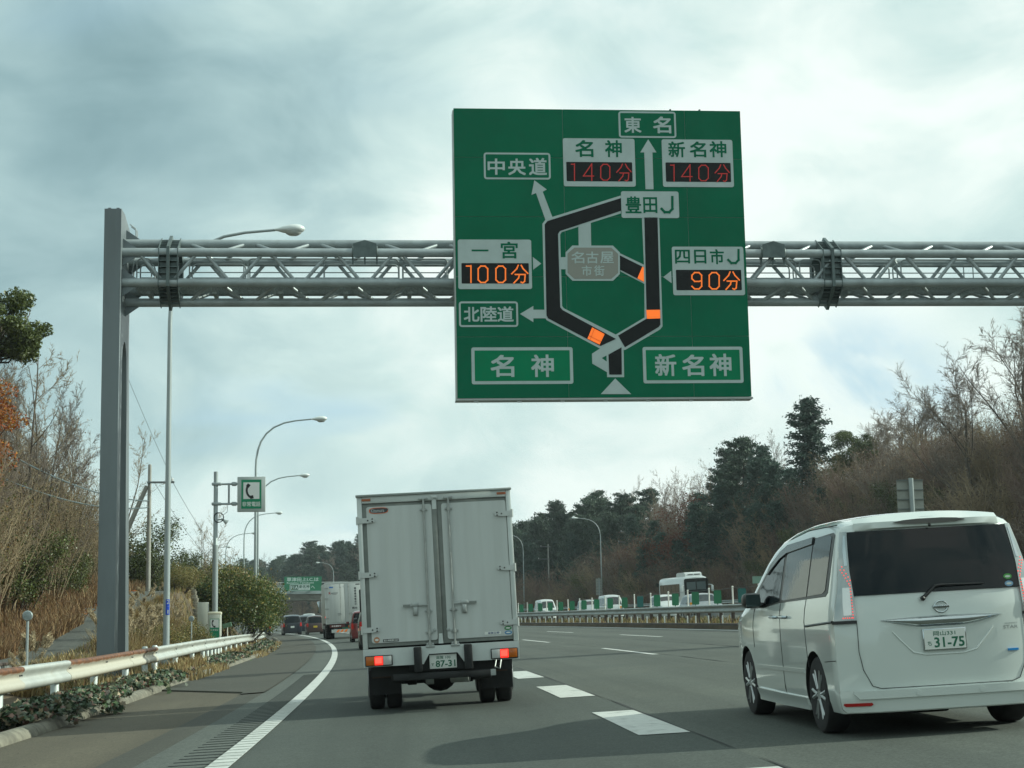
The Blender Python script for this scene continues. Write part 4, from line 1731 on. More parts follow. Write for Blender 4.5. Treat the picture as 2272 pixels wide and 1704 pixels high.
bd = thing("maker_badge", None, None)
bd.parent = tk
bd.name = "badge"
mb = MB()
mb.prism(ell(-.683, 2.447, .118, .038, 24, .7), .0075, .0115, "y")
mb.build("badge_rim", m_bo, bd, smooth=0)
mb = MB()
mb.prism(ell(-.683, 2.447, .106, .030, 24, .7), .0045, .0074, "y")
mb.build("badge_field", m_bd, bd, smooth=0)
letter("Kitamura", -.775, -.615, 2.425, 2.470, m_bw, bd, .0040, .02)
mb = MB()
mb.prism([(-.61, 2.45), (-.585, 2.475), (-.575, 2.462), (-.56, 2.47), (-.58, 2.435), (-.60, 2.43)], .002, .004, "y")
mb.build("badge_bird", m_bd, bd, smooth=0)
for nm, cx, cz, a, b_, m_ in (("green_sticker", .823, .938, .046, .024, mat("sticker_green", (.05, .22, .07), .5)), ("blue_sticker", .824, .884, .046, .024, mat("sticker_blue", (.10, .25, .45), .5)),
                              ("round_sticker", -.775, .885, .036, .036, mat("sticker_orange", (.42, .20, .10), .5))):
    mb = MB()
    mb.prism(ell(cx, cz, a, b_), .0085, .0115, "y")
    st = mb.build(nm, m_, tk, smooth=0)
    mb = MB()
    mb.prism(ell(cx, cz, a * .62, b_ * .35), .006, .0084, "y")
    mb.build("sticker_print", m_plate, st, smooth=0)
mb = MB()
mb.prism([(-.70, .855), (-.51, .855), (-.51, .888), (-.70, .888)], .0085, .0115, "y")
st = mb.build("text_sticker", m_bd, tk, smooth=0)
letter("最大積載量2000", -.69, -.52, .862, .882, m_plate, st, .008, .01)
mb = MB()
mb.prism([(.535, .872), (.735, .872), (.735, .905), (.535, .905)], .0085, .0115, "y")
st = mb.build("text_sticker", m_plate, tk, smooth=0)
letter("滋賀日野", .575, .715, .876, .901, mat("print_blue", (.05, .08, .2), .5), st, .008, .02)

# ================================================================== SHAPED CAR BODIES
m_vwhite = mat("pearl_white_paint", (.60, .645, .62), .16, var=.0, spec=.5, coat=1.0)
m_vglass = mat("privacy_glass", (.004, .006, .008), .03, spec=.32, bump=.06, bscale=4)
m_vtrim = mat("black_trim", (.012, .012, .013), .35)
m_chrome = mat("chrome", (.50, .53, .54), .10, 1.0)
m_alloy = mat("alloy_wheel", (.42, .44, .44), .3, .7)
m_gap = mat("panel_gap_dark", (.02, .021, .021), .8)
m_archl = mat("arch_liner", (.012, .012, .012), .9)


class Car:
    """smooth car body from a roof line, a width profile and leaning end faces; rear at y=0"""
    def __init__(s, L, roof, width, rear, z0=.2, rc=.10, rx=.13, rz=.09, crown=.035, front=.80, fl=.9, fc=.22):
        s.L, s.ro, s.wi, s.re = L, roof, width, rear
        s.z0, s.rc, s.rx, s.rz, s.crown, s.front, s.fl, s.fc = z0, rc, rx, rz, crown, front, fl, fc

    def zr(s, y):
        return float(np.interp(y, *zip(*s.ro)))

    def wz(s, z):
        return float(np.interp(z, *zip(*s.wi)))

    def ry(s, z):
        return float(np.interp(z, *zip(*s.re)))

    def plan(s, y):
        u = (y - (s.L - s.fl)) / s.fl
        return 1.0 if u <= 0 else 1 - (1 - s.front) * u ** 2.2

    def W(s, y, z):
        return s.wz(z) * s.plan(y)

    def side(s, y, z, sg=-1, off=0.0):
        return Vector((sg * (s.W(y, z) + off), y, z))

    def RY(s, x, z, off=0.0):
        f = min(1, abs(x) / max(s.wz(z), 1e-3))
        return s.ry(z) + s.rc * f ** 4 - off

    def rear(s, x, z, off=0.0):
        return Vector((x, s.RY(x, z, off), z))

    def ring(s, y):
        zt = s.zr(y)
        rz = min(s.rz, (zt - s.z0) * .3)
        zs = zt - rz
        out = []
        nl = 17
        for j in range(nl):
            z = s.z0 + (zs - s.z0) * j / (nl - 1)
            out.append((s.W(y, z), z))
        ws = s.W(y, zs)
        for k in range(1, 5):
            a = PI / 2 * k / 4
            out.append((ws - s.rx * (1 - math.cos(a)), zs + rz * math.sin(a)))
        xe = ws - s.rx
        for k in range(1, 5):
            x = xe * (1 - k / 4)
            out.append((x, zt + s.crown * (1 - (x / xe) ** 2)))
        return out

    def body(s, arches=(), ar=.36, depth=.30):
        ys = [0.0, .05, .15, .35] + list(np.arange(.6, s.L - .62, .22)) + [s.L - .5, s.L - .36, s.L - .22, s.L - .10, s.L - .03, s.L]
        mb = MB()
        rows = []
        for y in ys:
            rg = s.ring(y)
            bl = max(0, 1 - y / .6)
            sh = .985 if y == 0 else 1.0
            pl_ = [Vector((-x * sh, y + bl * (s.ry(z) + s.rc), z)) for x, z in rg]
            pr_ = [Vector((x * sh, y + bl * (s.ry(z) + s.rc), z)) for x, z in rg[-2::-1]]
            rows.append(pl_ + pr_)
        n = len(rows[0])
        v = [tuple(p) for r_ in rows for p in r_]
        f = []
        for i in range(len(rows) - 1):
            for j in range(n):
                j2 = (j + 1) % n
                f.append((i * n + j, i * n + j2, (i + 1) * n + j2, (i + 1) * n + j))
        half = (n + 1) // 2
        for end, base in ((0, 0), (1, (len(rows) - 1) * n)):
            mcols = 9
            gidx = []
            for j in range(half):
                a, b_ = base + j, base + (n - 1 - j)
                if j == half - 1:
                    gidx.append([a] * mcols)
                    continue
                row = [a]
                A, B = Vector(v[a]), Vector(v[b_])
                for q in range(1, mcols - 1):
                    u = q / (mcols - 1)
                    p = A.lerp(B, u)
                    fx = abs(2 * u - 1)
                    if end == 0:
                        p.y -= s.rc * (1 - fx ** 4)
                    else:
                        p.y += s.fc * (1 - fx ** 3) * min(1, (half - 1 - j) / 6)
                    v.append(tuple(p))
                    row.append(len(v) - 1)
                row.append(b_)
                gidx.append(row)
            for j in range(half - 1):
                for q in range(mcols - 1):
                    quad = [gidx[j][q], gidx[j][q + 1], gidx[j + 1][q + 1], gidx[j + 1][q]]
                    qd = []
                    for t_ in quad:
                        if t_ not in qd:
                            qd.append(t_)
                    if len(qd) > 2:
                        f.append(qd)
        mb.add(v, f)
        me = mb.mesh("body", [s.paint, m_archl], smooth=0)
        if arches:
            cut = MB()
            for y, zc in arches:
                for sg in (-1, 1):
                    x0 = sg * 1.3
                    x1 = sg * (s.wz(.4) - depth)
                    cut.tube([(x0, y, zc), (x1, y, zc)], ar, 32)
            cme = cut.mesh("arch_cut", [m_archl, m_archl], smooth=0)
            bo = bpy.data.objects.new("body_tmp", me)
            co = bpy.data.objects.new("cut_tmp", cme)
            cme.polygons.foreach_set("material_index", [1] * len(cme.polygons))
            COL.objects.link(bo)
            COL.objects.link(co)
            md = bo.modifiers.new("b", "BOOLEAN")
            md.object = co
            md.operation = "DIFFERENCE"
            md.solver = "EXACT"
            dg = bpy.context.evaluated_depsgraph_get()
            dg.update()
            me2 = bpy.data.meshes.new_from_object(bo.evaluated_get(dg))
            bpy.data.objects.remove(bo)
            bpy.data.objects.remove(co)
            me2.name = "body"
            me = me2
        me.polygons.foreach_set("use_smooth", [True] * len(me.polygons))
        me.set_sharp_from_angle(angle=R(38))
        return me

    # patches: rows of points already on the skin, lifted by off, with a skirt back to the skin
    def patch(s, fn, rows, off, m, name, parent, skirt=True):
        top = [[fn(a, b, off) for a, b in r_] for r_ in rows]
        mb = MB()
        mb.grid(top)
        if skirt:
            low = [[fn(a, b, -.004) for a, b in r_] for r_ in rows]
            mb.grid([top[0], low[0]])
            mb.grid([top[-1], low[-1]])
            mb.grid([[r_[0] for r_ in top], [r_[0] for r_ in low]])
            mb.grid([[r_[-1] for r_ in top], [r_[-1] for r_ in low]])
        return mb.build(name, m, parent, smooth=45)

    def side_patch(s, cols, off, m, name, parent, sg=-1, n=6):
        """cols: (y, z low, z high) from rear to front"""
        ys = []
        for (y0, a0, b0), (y1, a1, b1) in zip(cols[:-1], cols[1:]):
            for q in range(4):
                u = q / 4
                ys.append((y0 + (y1 - y0) * u, a0 + (a1 - a0) * u, b0 + (b1 - b0) * u))
        ys.append(cols[-1])
        rows = [[(y, a + (b - a) * j / n) for j in range(n + 1)] for y, a, b in ys]
        return s.patch(lambda y, z, o: s.side(y, z, sg, o), rows, off, m, name, parent)

    def rear_patch(s, lev, off, m, name, parent, n=10):
        """lev: (z, x left, x right) from bottom to top"""
        zs = []
        for (z0, a0, b0), (z1, a1, b1) in zip(lev[:-1], lev[1:]):
            for q in range(3):
                u = q / 3
                zs.append((z0 + (z1 - z0) * u, a0 + (a1 - a0) * u, b0 + (b1 - b0) * u))
        zs.append(lev[-1])
        rows = [[(a + (b - a) * j / n, z) for j in range(n + 1)] for z, a, b in zs]
        return s.patch(lambda x, z, o: s.rear(x, z, o), rows, off, m, name, parent)

    def rear_line(s, pts, r_, m, name, parent, off=0.0):
        mb = MB()
        pp = []
        for (x0, z0), (x1, z1) in zip(pts[:-1], pts[1:]):
            for q in range(6):
                u = q / 6
                pp.append(s.rear(x0 + (x1 - x0) * u, z0 + (z1 - z0) * u, off))
        pp.append(s.rear(*pts[-1], off))
        mb.tube(pp, r_, 6)
        return mb.build(name, m, parent)

    def side_line(s, pts, r_, m, name, parent, off=0.0, sg=-1):
        mb = MB()
        pp = []
        for (x0, z0), (x1, z1) in zip(pts[:-1], pts[1:]):
            for q in range(6):
                u = q / 6
                pp.append(s.side(x0 + (x1 - x0) * u, z0 + (z1 - z0) * u, sg, off))
        pp.append(s.side(*pts[-1], sg, off))
        mb.tube(pp, r_, 6)
        return mb.build(name, m, parent)

    def top_patch(s, lev, off, m, name, parent, n=8):
        """windscreen: (y, half width) along the roof line"""
        rows = []
        for (y0, a0), (y1, a1) in zip(lev[:-1], lev[1:]):
            for q in range(3):
                u = q / 3
                rows.append((y0 + (y1 - y0) * u, a0 + (a1 - a0) * u))
        rows.append(lev[-1])

        def fn(x, y, o):
            zt = s.zr(y)
            xe = max(.1, s.W(y, zt - s.rz) - s.rx)
            return Vector((x, y + o * .5, zt + s.crown * (1 - (x / xe) ** 2) + o))
        return s.patch(fn, [[(-a + 2 * a * j / n, y) for j in range(n + 1)] for y, a in rows], off, m, name, parent)


def alloy_mesh(rad, spokes=6):
    mb = MB()
    Mx = Matrix.Rotation(R(90), 4, "Y")
    mb.lathe([(rad * .86, -.08), (rad, -.08), (rad * 1.02, .0), (rad * .95, .012), (rad * .88, -.01), (rad * .86, -.08)], 28, Mx)
    mb.lathe([(.001, .012), (.055, .010), (.065, -.02), (.05, -.05)], 14, Mx)
    for k in range(spokes):
        g = 2 * PI * k / spokes
        for dg in (-.16, .16):
            a = Vector((0.0, .05 * math.cos(g), .05 * math.sin(g)))
            b = Vector((.0, rad * .92 * math.cos(g + dg), rad * .92 * math.sin(g + dg)))
            mb.tube([a, a.lerp(b, .5) + Vector((.004, 0, 0)), b], [.022, .016, .020], 6)
    return mb.mesh("rim", m_alloy, smooth=40)


disc_b = MB()
disc_b.lathe([(.001, -.1), (.21, -.1), (.21, -.085), (.001, -.085)], 20, Matrix.Rotation(R(90), 4, "Y"))
disc_me = disc_b.mesh("brake_disc", m_under)


def put_wheels(root, rad, wd, xs, ys, rim):
    ty = wheel_mesh(rad, wd)
    for y in ys:
        for sg in (-1, 1):
            wh = link("wheel", ty, root)
            wh.location = (sg * (xs - wd / 2), y, rad)
            rm = link("rim", rim, wh)
            rm.location = (sg * (wd / 2 - .02), 0, 0)
            if sg < 0:
                rm.rotation_euler = (0, 0, PI)
            dk = link("brake_disc", disc_me, wh)
            dk.location = (sg * (wd / 2 - .02), 0, 0)
            if sg < 0:
                dk.rotation_euler = (0, 0, PI)


# ------------------------------------------------------------------ the white minivan on the right
VM = rframe(12.4, 4.15)
van = thing("minivan", "pearl white minivan with dark rear glass braking in the lane to our right", "minivan", VM)
V = Car(4.32,
        [(0, 1.655), (.12, 1.675), (.3, 1.70), (.55, 1.715), (1.2, 1.715), (1.7, 1.69), (2.15, 1.635), (2.45, 1.555), (2.75, 1.40), (3.15, 1.16), (3.35, 1.075), (3.7, 1.00), (4.05, .90), (4.25, .78), (4.32, .70)],
        [(.2, .80), (.30, .835), (.55, .843), (.70, .846), (.90, .842), (1.0, .832), (1.1, .810), (1.25, .778), (1.45, .735), (1.6, .700), (1.75, .66)],
        [(.15, .015), (.30, .0), (.55, -.005), (.75, -.004), (.95, .004), (1.1, .02), (1.35, .065), (1.6, .125), (1.72, .15)],
        z0=.19)
V.paint = m_vwhite
link("body", V.body(((.765, .31), (3.38, .31)), .355), van)
# rear glass, spoiler, lamps
V.rear_patch([(1.092, -.664, .664), (1.25, -.668, .668), (1.45, -.656, .656), (1.595, -.640, .640)], .006, m_vglass, "rear_window", van, 14)
mb = MB()
rows = []
for x in np.linspace(-.585, .585, 17):
    e_ = .043 * (abs(x) / .585) ** 4
    rows.append([V.rear(x, 1.600) + Vector((0, -.004, 0)), V.rear(x, 1.612) + Vector((0, -.036 + e_ * .8, 0)), V.rear(x, 1.66) + Vector((0, -.046 + e_, 0)), Vector((x, .24, V.zr(.24) + .034 * (1 - (x / .585) ** 2) + .006 * (1 - (abs(x) / .585) ** 3)))])
mb.grid(rows)
sp_ = mb.build("roof_spoiler", m_vwhite, van, smooth=50)
mb = MB()
mb.prism([(-.292, 1.648), (-.22, 1.634), (-.1, 1.629), (.1, 1.629), (.22, 1.634), (.292, 1.648), (.22, 1.662), (.1, 1.669), (-.1, 1.669), (-.22, 1.662)], V.rear(0, 1.65).y - .058, V.rear(0, 1.65).y - .02, "y")
mb.build("high_brake_light", mat("brake_light_grey", (.12, .115, .11), .15, spec=.7), van, smooth=20)
mb = MB()
mb.ball((.0, V.rear(0, 1.615).y - .042, 1.614), .012, 8)
mb.build("washer_nozzle", m_vtrim, van)
m_tlclear = mat("tail_lamp_clear", (.36, .39, .39), .08, .35, spec=.8, coat=.6)
m_tlin = mat("tail_lamp_inner", (.70, .71, .70), .2, .5)
m_ledr = mat("led_red_dot", (1.0, .035, .025), .4, emit=1.1)
for sg in (-1, 1):
    lv = [(.905, .668, .835), (1.0, .668, .815), (1.12, .668, .785), (1.22, .670, .764), (1.30, .672, .752), (1.45, .660, .725), (1.60, .645, .690)]
    lv = [(z, *sorted((sg * a, sg * b_))) for z, a, b_ in lv]
    tl = V.rear_patch(lv, .012, m_tlclear, "tail_light", van, 4)
    lv2 = [(.945, .70, .760), (1.05, .695, .755), (1.16, .69, .742)]
    V.rear_patch([(z, *sorted((sg * a, sg * b_))) for z, a, b_ in lv2], .016, m_tlin, "lamp_cell", tl, 3)
    V.rear_patch([(z, *sorted((sg * a, sg * b_))) for z, a, b_ in [(1.33, .682, .705), (1.45, .674, .698), (1.57, .662, .676)]], .016, m_chrome, "lamp_strip", tl, 3)
    mb = MB()
    dots = []
    for q in range(12):
        u = q / 11
        dots.append((.690 - .006 * u, .925 + .25 * u))
    for q in range(6):
        u = q / 5
        dots.append((.690 + .045 * u, 1.19 + .11 * u))
    for q in range(5):
        u = q / 4
        dots.append((.676 + .045 * u, 1.215 + .11 * u))
    for q in range(5):
        dots.append((.70 + .016 * q, .925))
    for x, z in dots:
        mb.ball(tuple(V.rear(sg * x, z, .014)), .0048, 5)
    mb.build("lamp_leds", m_ledr, tl)
    V.rear_patch([(z, *sorted((sg * a, sg * b_))) for z, a, b_ in [(.880, .665, .845), (.904, .665, .840)]], .010, m_vtrim, "lamp_base_trim", tl, 3)
# tailgate outline, chrome garnish, emblem, plate
for sg in (-1, 1):
    V.rear_line([(0, .374), (sg * .52, .374), (sg * .585, .395), (sg * .645, .52), (sg * .668, .66), (sg * .664, .90)], .0028, m_gap, "panel_gap", van, -.0005)
mb = MB()
rows = []
for x in np.linspace(-.488, .488, 25):
    u = abs(x) / .488
    zt_, zb_ = .908 - .016 * u ** 2, .826 + .066 * max(0, (u - .35) / .65) ** 1.3
    th = .045 * (1 - u ** 3) + .004
    rows.append([V.rear(x, zt_, 0), V.rear(x, zt_ - .15 * (zt_ - zb_), th * .8), V.rear(x, zt_ - .4 * (zt_ - zb_), th), V.rear(x, zt_ - .7 * (zt_ - zb_), th * .75), V.rear(x, zb_, 0)])
mb.grid(rows)
mb.build("chrome_garnish", m_chrome, van, smooth=60)
V.rear_line([(-.40, .80), (-.33, .72), (-.25, .635), (-.15, .612), (.15, .612), (.25, .635), (.33, .72), (.40, .80)], .007, m_vwhite, "plate_recess_edge", van, 0)
mb = MB()
yb = V.rear(0, .974).y
mb.tube([(.052 * math.cos(g), yb - .012, .974 + .044 * math.sin(g)) for g in [2 * PI * q / 24 for q in range(25)]], .0065, 6)
mb.box(-.064, .064, yb - .022, yb - .006, .964, .986, .003)
em_ = mb.build("emblem", m_chrome, van)
letter("NISSAN", -.055, .055, .968, .982, m_gap, em_, yb - .0225, .01)
mb = MB()
yp = V.rear(0, .72).y
mb.box(-.172, .172, yp - .022, yp + .0, .642, .808, .004)
pf = mb.build("plate_frame", m_chrome, van)
mb = MB()
mb.box(-.163, .163, yp - .026, yp - .021, .650, .800)
pl_ = mb.build("number_plate", m_plate, van, smooth=0)
letter("31-75", -.085, .150, .664, .738, m_pgrn, pl_, yp - .0268, .03)
letter("岡山331", -.09, .085, .752, .787, m_pgrn, pl_, yp - .0268, .012)
letter("ち", -.140, -.108, .678, .712, m_pgrn, pl_, yp - .0268, .01)
m_badge = mat("badge_silver", (.40, .42, .42), .3, .6)
letter("STAR", .485, .60, .775, .800, m_badge, van, V.rear(.54, .79).y - .008, .02)
letter("HIGHWAY", .50, .60, .808, .822, m_badge, van, V.rear(.54, .81).y - .008, .01)
V.rear_patch([(.605, .505, .592), (.622, .505, .592)], .008, mat("badge_blue", (.03, .22, .55), .3), "drive_badge", van, 3)
for nm, x, z, m_ in (("green_sticker", .575, 1.178, mat("sticker_bright_green", (.10, .36, .07), .5)), ("blue_sticker", .577, 1.122, mat("sticker_pale_blue", (.22, .38, .55), .5))):
    mb = MB()
    y = V.rear(x, z).y
    mb.prism(ell(x, z, .034, .022), y - .012, y - .009, "y")
    q = mb.build(nm, m_, van, smooth=0)
    mb = MB()
    mb.prism(ell(x, z, .022, .009), y - .014, y - .0121, "y")
    mb.build("sticker_print", m_plate, q, smooth=0)
# rear wiper
mb = MB()
pv = V.rear(-.14, 1.045, .03)
mb.ball(tuple(pv), .022, 8)
p2, p3 = V.rear(-.035, 1.135, .035), V.rear(.36, 1.135, .03)
mb.tube([pv, p2], [.016, .011], 8)
mb.tube([p2, V.rear(.02, 1.142, .034), p3], [.012, .011, .005], 8)
mb.build("rear_wiper", m_vtrim, van)
# bumper, reflectors, parking sensors
V.rear_patch([(.200, -.79, .79), (.23, -.82, .82), (.30, -.832, .832), (.348, -.835, .835), (.366, -.832, .832)], .028, m_vwhite, "rear_bumper", van, 18)
V.rear_patch([(.300, -.70, .70), (.345, -.74, .74), (.362, -.74, .74)], .045, m_vwhite, "bumper_step", van, 16)
for sg in (-1, 1):
    V.rear_patch([(z, *sorted((sg * a, sg * b_))) for z, a, b_ in [(.247, .615, .80), (.258, .60, .815), (.272, .61, .81)]], .036, m_lred0, "reflector", van, 5)
    mb = MB()
    p = V.rear(sg * .25, .33, .046)
    mb.lathe([(.001, 0), (.018, .001), (.020, .004)], 12, Matrix.Translation(p) @ Matrix.Rotation(R(90), 4, "X"))
    mb.build("parking_sensor", m_vwhite, van)
# sides: windows, visor, doors, handles, rail, skirts, mirrors
for sg in (-1, 1):
    V.side_patch([(.30, 1.13, 1.585), (.36, 1.10, 1.605), (2.0, 1.065, 1.555), (2.5, 1.03, 1.40), (2.95, 1.02, 1.16), (3.10, 1.015, 1.07)], .003, m_vtrim, "window_surround", van, sg)
    V.side_patch([(.38, 1.15, 1.57), (.45, 1.125, 1.59), (.88, 1.112, 1.585), (.93, 1.112, 1.58)], .006, m_vglass, "rear_quarter_window", van, sg)
    V.side_patch([(.97, 1.108, 1.575), (1.84, 1.085, 1.535)], .006, m_vglass, "sliding_door_window", van, sg)
    V.side_patch([(1.93, 1.082, 1.515), (2.15, 1.07, 1.475), (2.47, 1.055, 1.37), (2.78, 1.045, 1.20)], .006, m_vglass, "front_door_window", van, sg)
    V.side_patch([(.96, 1.545, 1.60), (1.84, 1.505, 1.575), (2.1, 1.46, 1.525), (2.42, 1.36, 1.42), (2.5, 1.33, 1.37)], .020, mat("smoked_visor", (.03, .034, .036), .12, spec=.6), "window_visor", van, sg)
    V.side_line([(.95, .53), (1.0, .90), (.97, 1.10)], .0045, m_gap, "door_gap", van, -.001, sg)
    V.side_line([(1.88, .18), (1.87, .60), (1.885, 1.08)], .0045, m_gap, "door_gap", van, -.001, sg)
    V.side_line([(2.98, .66), (3.0, .85), (2.93, 1.02)], .0045, m_gap, "door_gap", van, -.001, sg)
    V.side_line([(.10, .90), (.95, .865)], .011, m_vtrim, "door_rail", van, .0, sg)
    V.side_line([(.10, .60), (.42, .585)], .0035, m_gap, "panel_gap", van, -.001, sg)
    V.side_line([(.30, 1.66), (1.2, 1.665), (1.8, 1.62)], .004, m_gap, "roof_gap", van, -.001, sg)
    V.side_patch([(1.13, .17, .27), (2.0, .165, .27), (3.0, .17, .28)], .020, m_vwhite, "side_skirt", van, sg, 3)
    V.side_patch([(1.12, .475, .51), (3.0, .47, .50)], .008, m_vwhite, "side_crease", van, sg, 3)
    for y in (1.70, 2.06):
        p = V.side(y, .94, sg, .0)
        mb = MB()
        mb.tube([p + Vector((sg * .004, -.09, 0)), p + Vector((sg * .034, -.07, .002)), p + Vector((sg * .036, .06, .004)), p + Vector((sg * .004, .09, .004))], .013, 8)
        mb.build("door_handle", m_chrome, van)
    mb = MB()
    mb.box(sg * .845, sg * 1.01, 2.52, 2.70, 1.030, 1.170, .045)
    mb.box(sg * .79, sg * .87, 2.58, 2.68, 1.03, 1.08, .02)
    mr = mb.build("door_mirror", m_vtrim, van)
    mb = MB()
    mb.box(sg * .86, sg * .995, 2.512, 2.519, 1.045, 1.155)
    mb.build("mirror_glass", mat("mirror_dark_reflection", (.03, .05, .05), .08, .2), mr, smooth=0)  # dark green reflection is put into the mirror's colour
V.top_patch([(2.42, .52), (2.75, .58), (3.12, .62)], .005, m_vglass, "windscreen", van)
mb = MB()
mb.box(-.66, .66, .25, 4.0, .17, .30)
mb.box(-.25, .10, .3, .8, .15, .2, .03)
mb.build("underbody", m_under, van, smooth=0)
put_wheels(van, .312, .20, .832, (.765, 3.38), alloy_mesh(.225))
# ================================================================== OTHER TRAFFIC
m_cwin = mat("car_glass", (.014, .02, .022), .04, spec=.8)
m_taildim = mat("tail_red_dim", (.38, .015, .014), .25, emit=.10)
m_headl = mat("headlamp", (.6, .62, .62), .1, .2)
m_yplate = mat("yellow_plate", (.62, .45, .02), .45)
STY = {
    "minivan": dict(L=4.6, H=1.80, W=.845, roof=[(0, .93), (.04, .96), (.2, .985), (.5, .985), (.62, .93), (.70, .80), (.76, .63), (.88, .55), (.97, .46), (1, .36)], lean=.15, win=(.60, .90), rw=(.60, .90), wy=(.19, .80), wind=(.60, .74)),
    "kei": dict(L=3.4, H=1.62, W=.735, roof=[(0, .95), (.04, .97), (.2, .99), (.55, .98), (.66, .93), (.76, .74), (.82, .62), (.93, .55), (.98, .44), (1, .34)], lean=.12, win=(.58, .90), rw=(.60, .92), wy=(.17, .82), wind=(.66, .80)),
    "hatch": dict(L=3.9, H=1.52, W=.84, roof=[(0, .80), (.05, .88), (.2, .97), (.45, .99), (.58, .95), (.70, .74), (.76, .64), (.90, .57), (.97, .48), (1, .36)], lean=.32, win=(.62, .90), rw=(.64, .90), wy=(.18, .80), wind=(.58, .74)),
    "suv": dict(L=4.6, H=1.72, W=.90, roof=[(0, .88), (.05, .94), (.2, .985), (.45, .99), (.58, .95), (.70, .74), (.76, .66), (.90, .60), (.97, .52), (1, .38)], lean=.22, win=(.62, .90), rw=(.62, .90), wy=(.19, .80), wind=(.58, .74)),
    "sedan": dict(L=4.6, H=1.45, W=.88, roof=[(0, .58), (.02, .66), (.16, .70), (.30, .95), (.42, .99), (.52, .97), (.66, .72), (.74, .65), (.90, .57), (.97, .47), (1, .36)], lean=.10, win=(.66, .90), rw=(.5, .5), wy=(.19, .80), wind=(.53, .70)),
    "keivan": dict(L=3.4, H=1.88, W=.735, roof=[(0, .97), (.04, .98), (.5, .995), (.72, .97), (.80, .86), (.92, .58), (.97, .50), (1, .40)], lean=.04, win=(.56, .88), rw=(.56, .88), wy=(.17, .84), wind=(.76, .93)),
}


def make_car(name, label, cat, M, style, paint, group=None, plate=None, tail=None, privacy=True, arch=True):
    st = STY[style]
    L, H, W_ = st["L"], st["H"], st["W"]
    roof = [(a * L, b * H) for a, b in st["roof"]]
    zb, zt = st["win"][0] * H, st["win"][1] * H
    width = [(.2, W_ * .95), (.45, W_), (zb - .05, W_), (zb + .02, W_ * .975), (zt, W_ * .82), (H * 1.02, W_ * .74)]
    rear = [(.15, .03), (.3, 0), (.6, 0), (zb, .02), (H, st["lean"])]
    root = thing(name, label, cat, M, group)
    c = Car(L, roof, width, rear, z0=.2, front=.84)
    c.paint = paint
    rad = .30 if style not in ("suv", "minivan") else .33
    wy = (st["wy"][0] * L, st["wy"][1] * L)
    link("body", c.body([(wy[0], rad + .01), (wy[1], rad + .01)] if arch else (), rad + .055, .28), root)
    g = m_vglass if privacy else m_cwin
    if style != "sedan":
        a, b_ = st["rw"][0] * H, st["rw"][1] * H
        c.rear_patch([(a, -W_ * .84, W_ * .84), ((a + b_) / 2, -W_ * .80, W_ * .80), (b_, -W_ * .70, W_ * .70)], .006, g, "rear_window", root)
    else:
        c.top_patch([(.17 * L, W_ * .66), (.29 * L, W_ * .58)], .005, g, "rear_window", root)
    y0 = {"sedan": .24, "hatch": .10}.get(style, .06) * L
    yA = st["wind"][0] * L
    yB = st["wind"][1] * L
    for sg in (-1, 1):
        ztf = lambda y: min(zt, c.zr(y) - c.rz - .03)
        mid = (y0 + yA) / 2
        c.side_patch([(y0 + .05, zb + .04, ztf(y0 + .1) - .08), (y0 + .25, zb + .01, ztf(y0 + .25)), (mid - .06, zb, ztf(mid))], .005, g, "rear_side_window", root, sg, 4)
        c.side_patch([(mid + .03, zb, ztf(mid)), (yA, zb, ztf(yA)), ((yA + yB) / 2, zb, max(zb + .05, ztf((yA + yB) / 2) - .03)), (yB - .1, zb, zb + .04)], .005, m_cwin, "front_side_window", root, sg, 4)
        tz0, tz1 = (.50 * H, .60 * H) if style in ("sedan", "suv") else (.42 * H, .60 * H)
        lv = [(tz0, W_ * .80, W_ * .985), (tz1, W_ * .82, W_ * .97)]
        c.rear_patch([(z, *sorted((sg * a, sg * b_))) for z, a, b_ in lv], .012, tail or m_taildim, "tail_light", root, 4)
        mb = MB()
        hz = c.zr(L * .955) - .10
        mb.box(sg * W_ * .50, sg * W_ * .84, L - .10, L + .10, hz - .09, hz + .06, .03)
        mb.build("headlight", m_headl, root)
        mb = MB()
        mb.box(sg * (W_ + .01), sg * (W_ + .17), yB - .45, yB - .33, zb + .02, zb + .15, .03)
        mb.build("door_mirror", paint, root)
    a = [(yA + .06, W_ * .66), ((yA + yB) / 2, W_ * .70), (yB - .02, W_ * .74)]
    c.top_patch(a, .006, m_cwin, "windscreen", root)
    mb = MB()
    pz = .36 * H if style != "sedan" else .48 * H
    yp_ = c.rear(0, pz).y
    mb.box(-.165, .165, yp_ - .02, yp_, pz, pz + .16)
    mb.build("number_plate", plate or m_plate, root, smooth=0)
    c.rear_patch([(.26, -W_ * .93, W_ * .93), (.40, -W_ * .95, W_ * .95)], .03, paint, "rear_bumper", root, 8)
    mb = MB()
    mb.box(-W_ * .8, W_ * .8, .2, L - .3, .18, .30)
    mb.build("underbody", m_under, root, smooth=0)
    put_wheels(root, rad, .19, W_ - .01, wy, alloy_mesh(rad * .68))
    return root


def paint(name, col, **k):
    return mat(name, col, .28, k.pop("metal", 0.0), coat=.7, **k)


p_black = paint("paint_black", (.012, .013, .016))
p_red = paint("paint_wine_red", (.16, .018, .020))
p_kei = paint("paint_dark_plum", (.050, .024, .022))
p_navy = paint("paint_navy", (.014, .020, .030))
p_silver = paint("paint_silver", (.38, .40, .41), metal=.5)
p_white = paint("paint_white", (.52, .55, .54))
p_grey = paint("paint_grey", (.20, .22, .23), metal=.4)

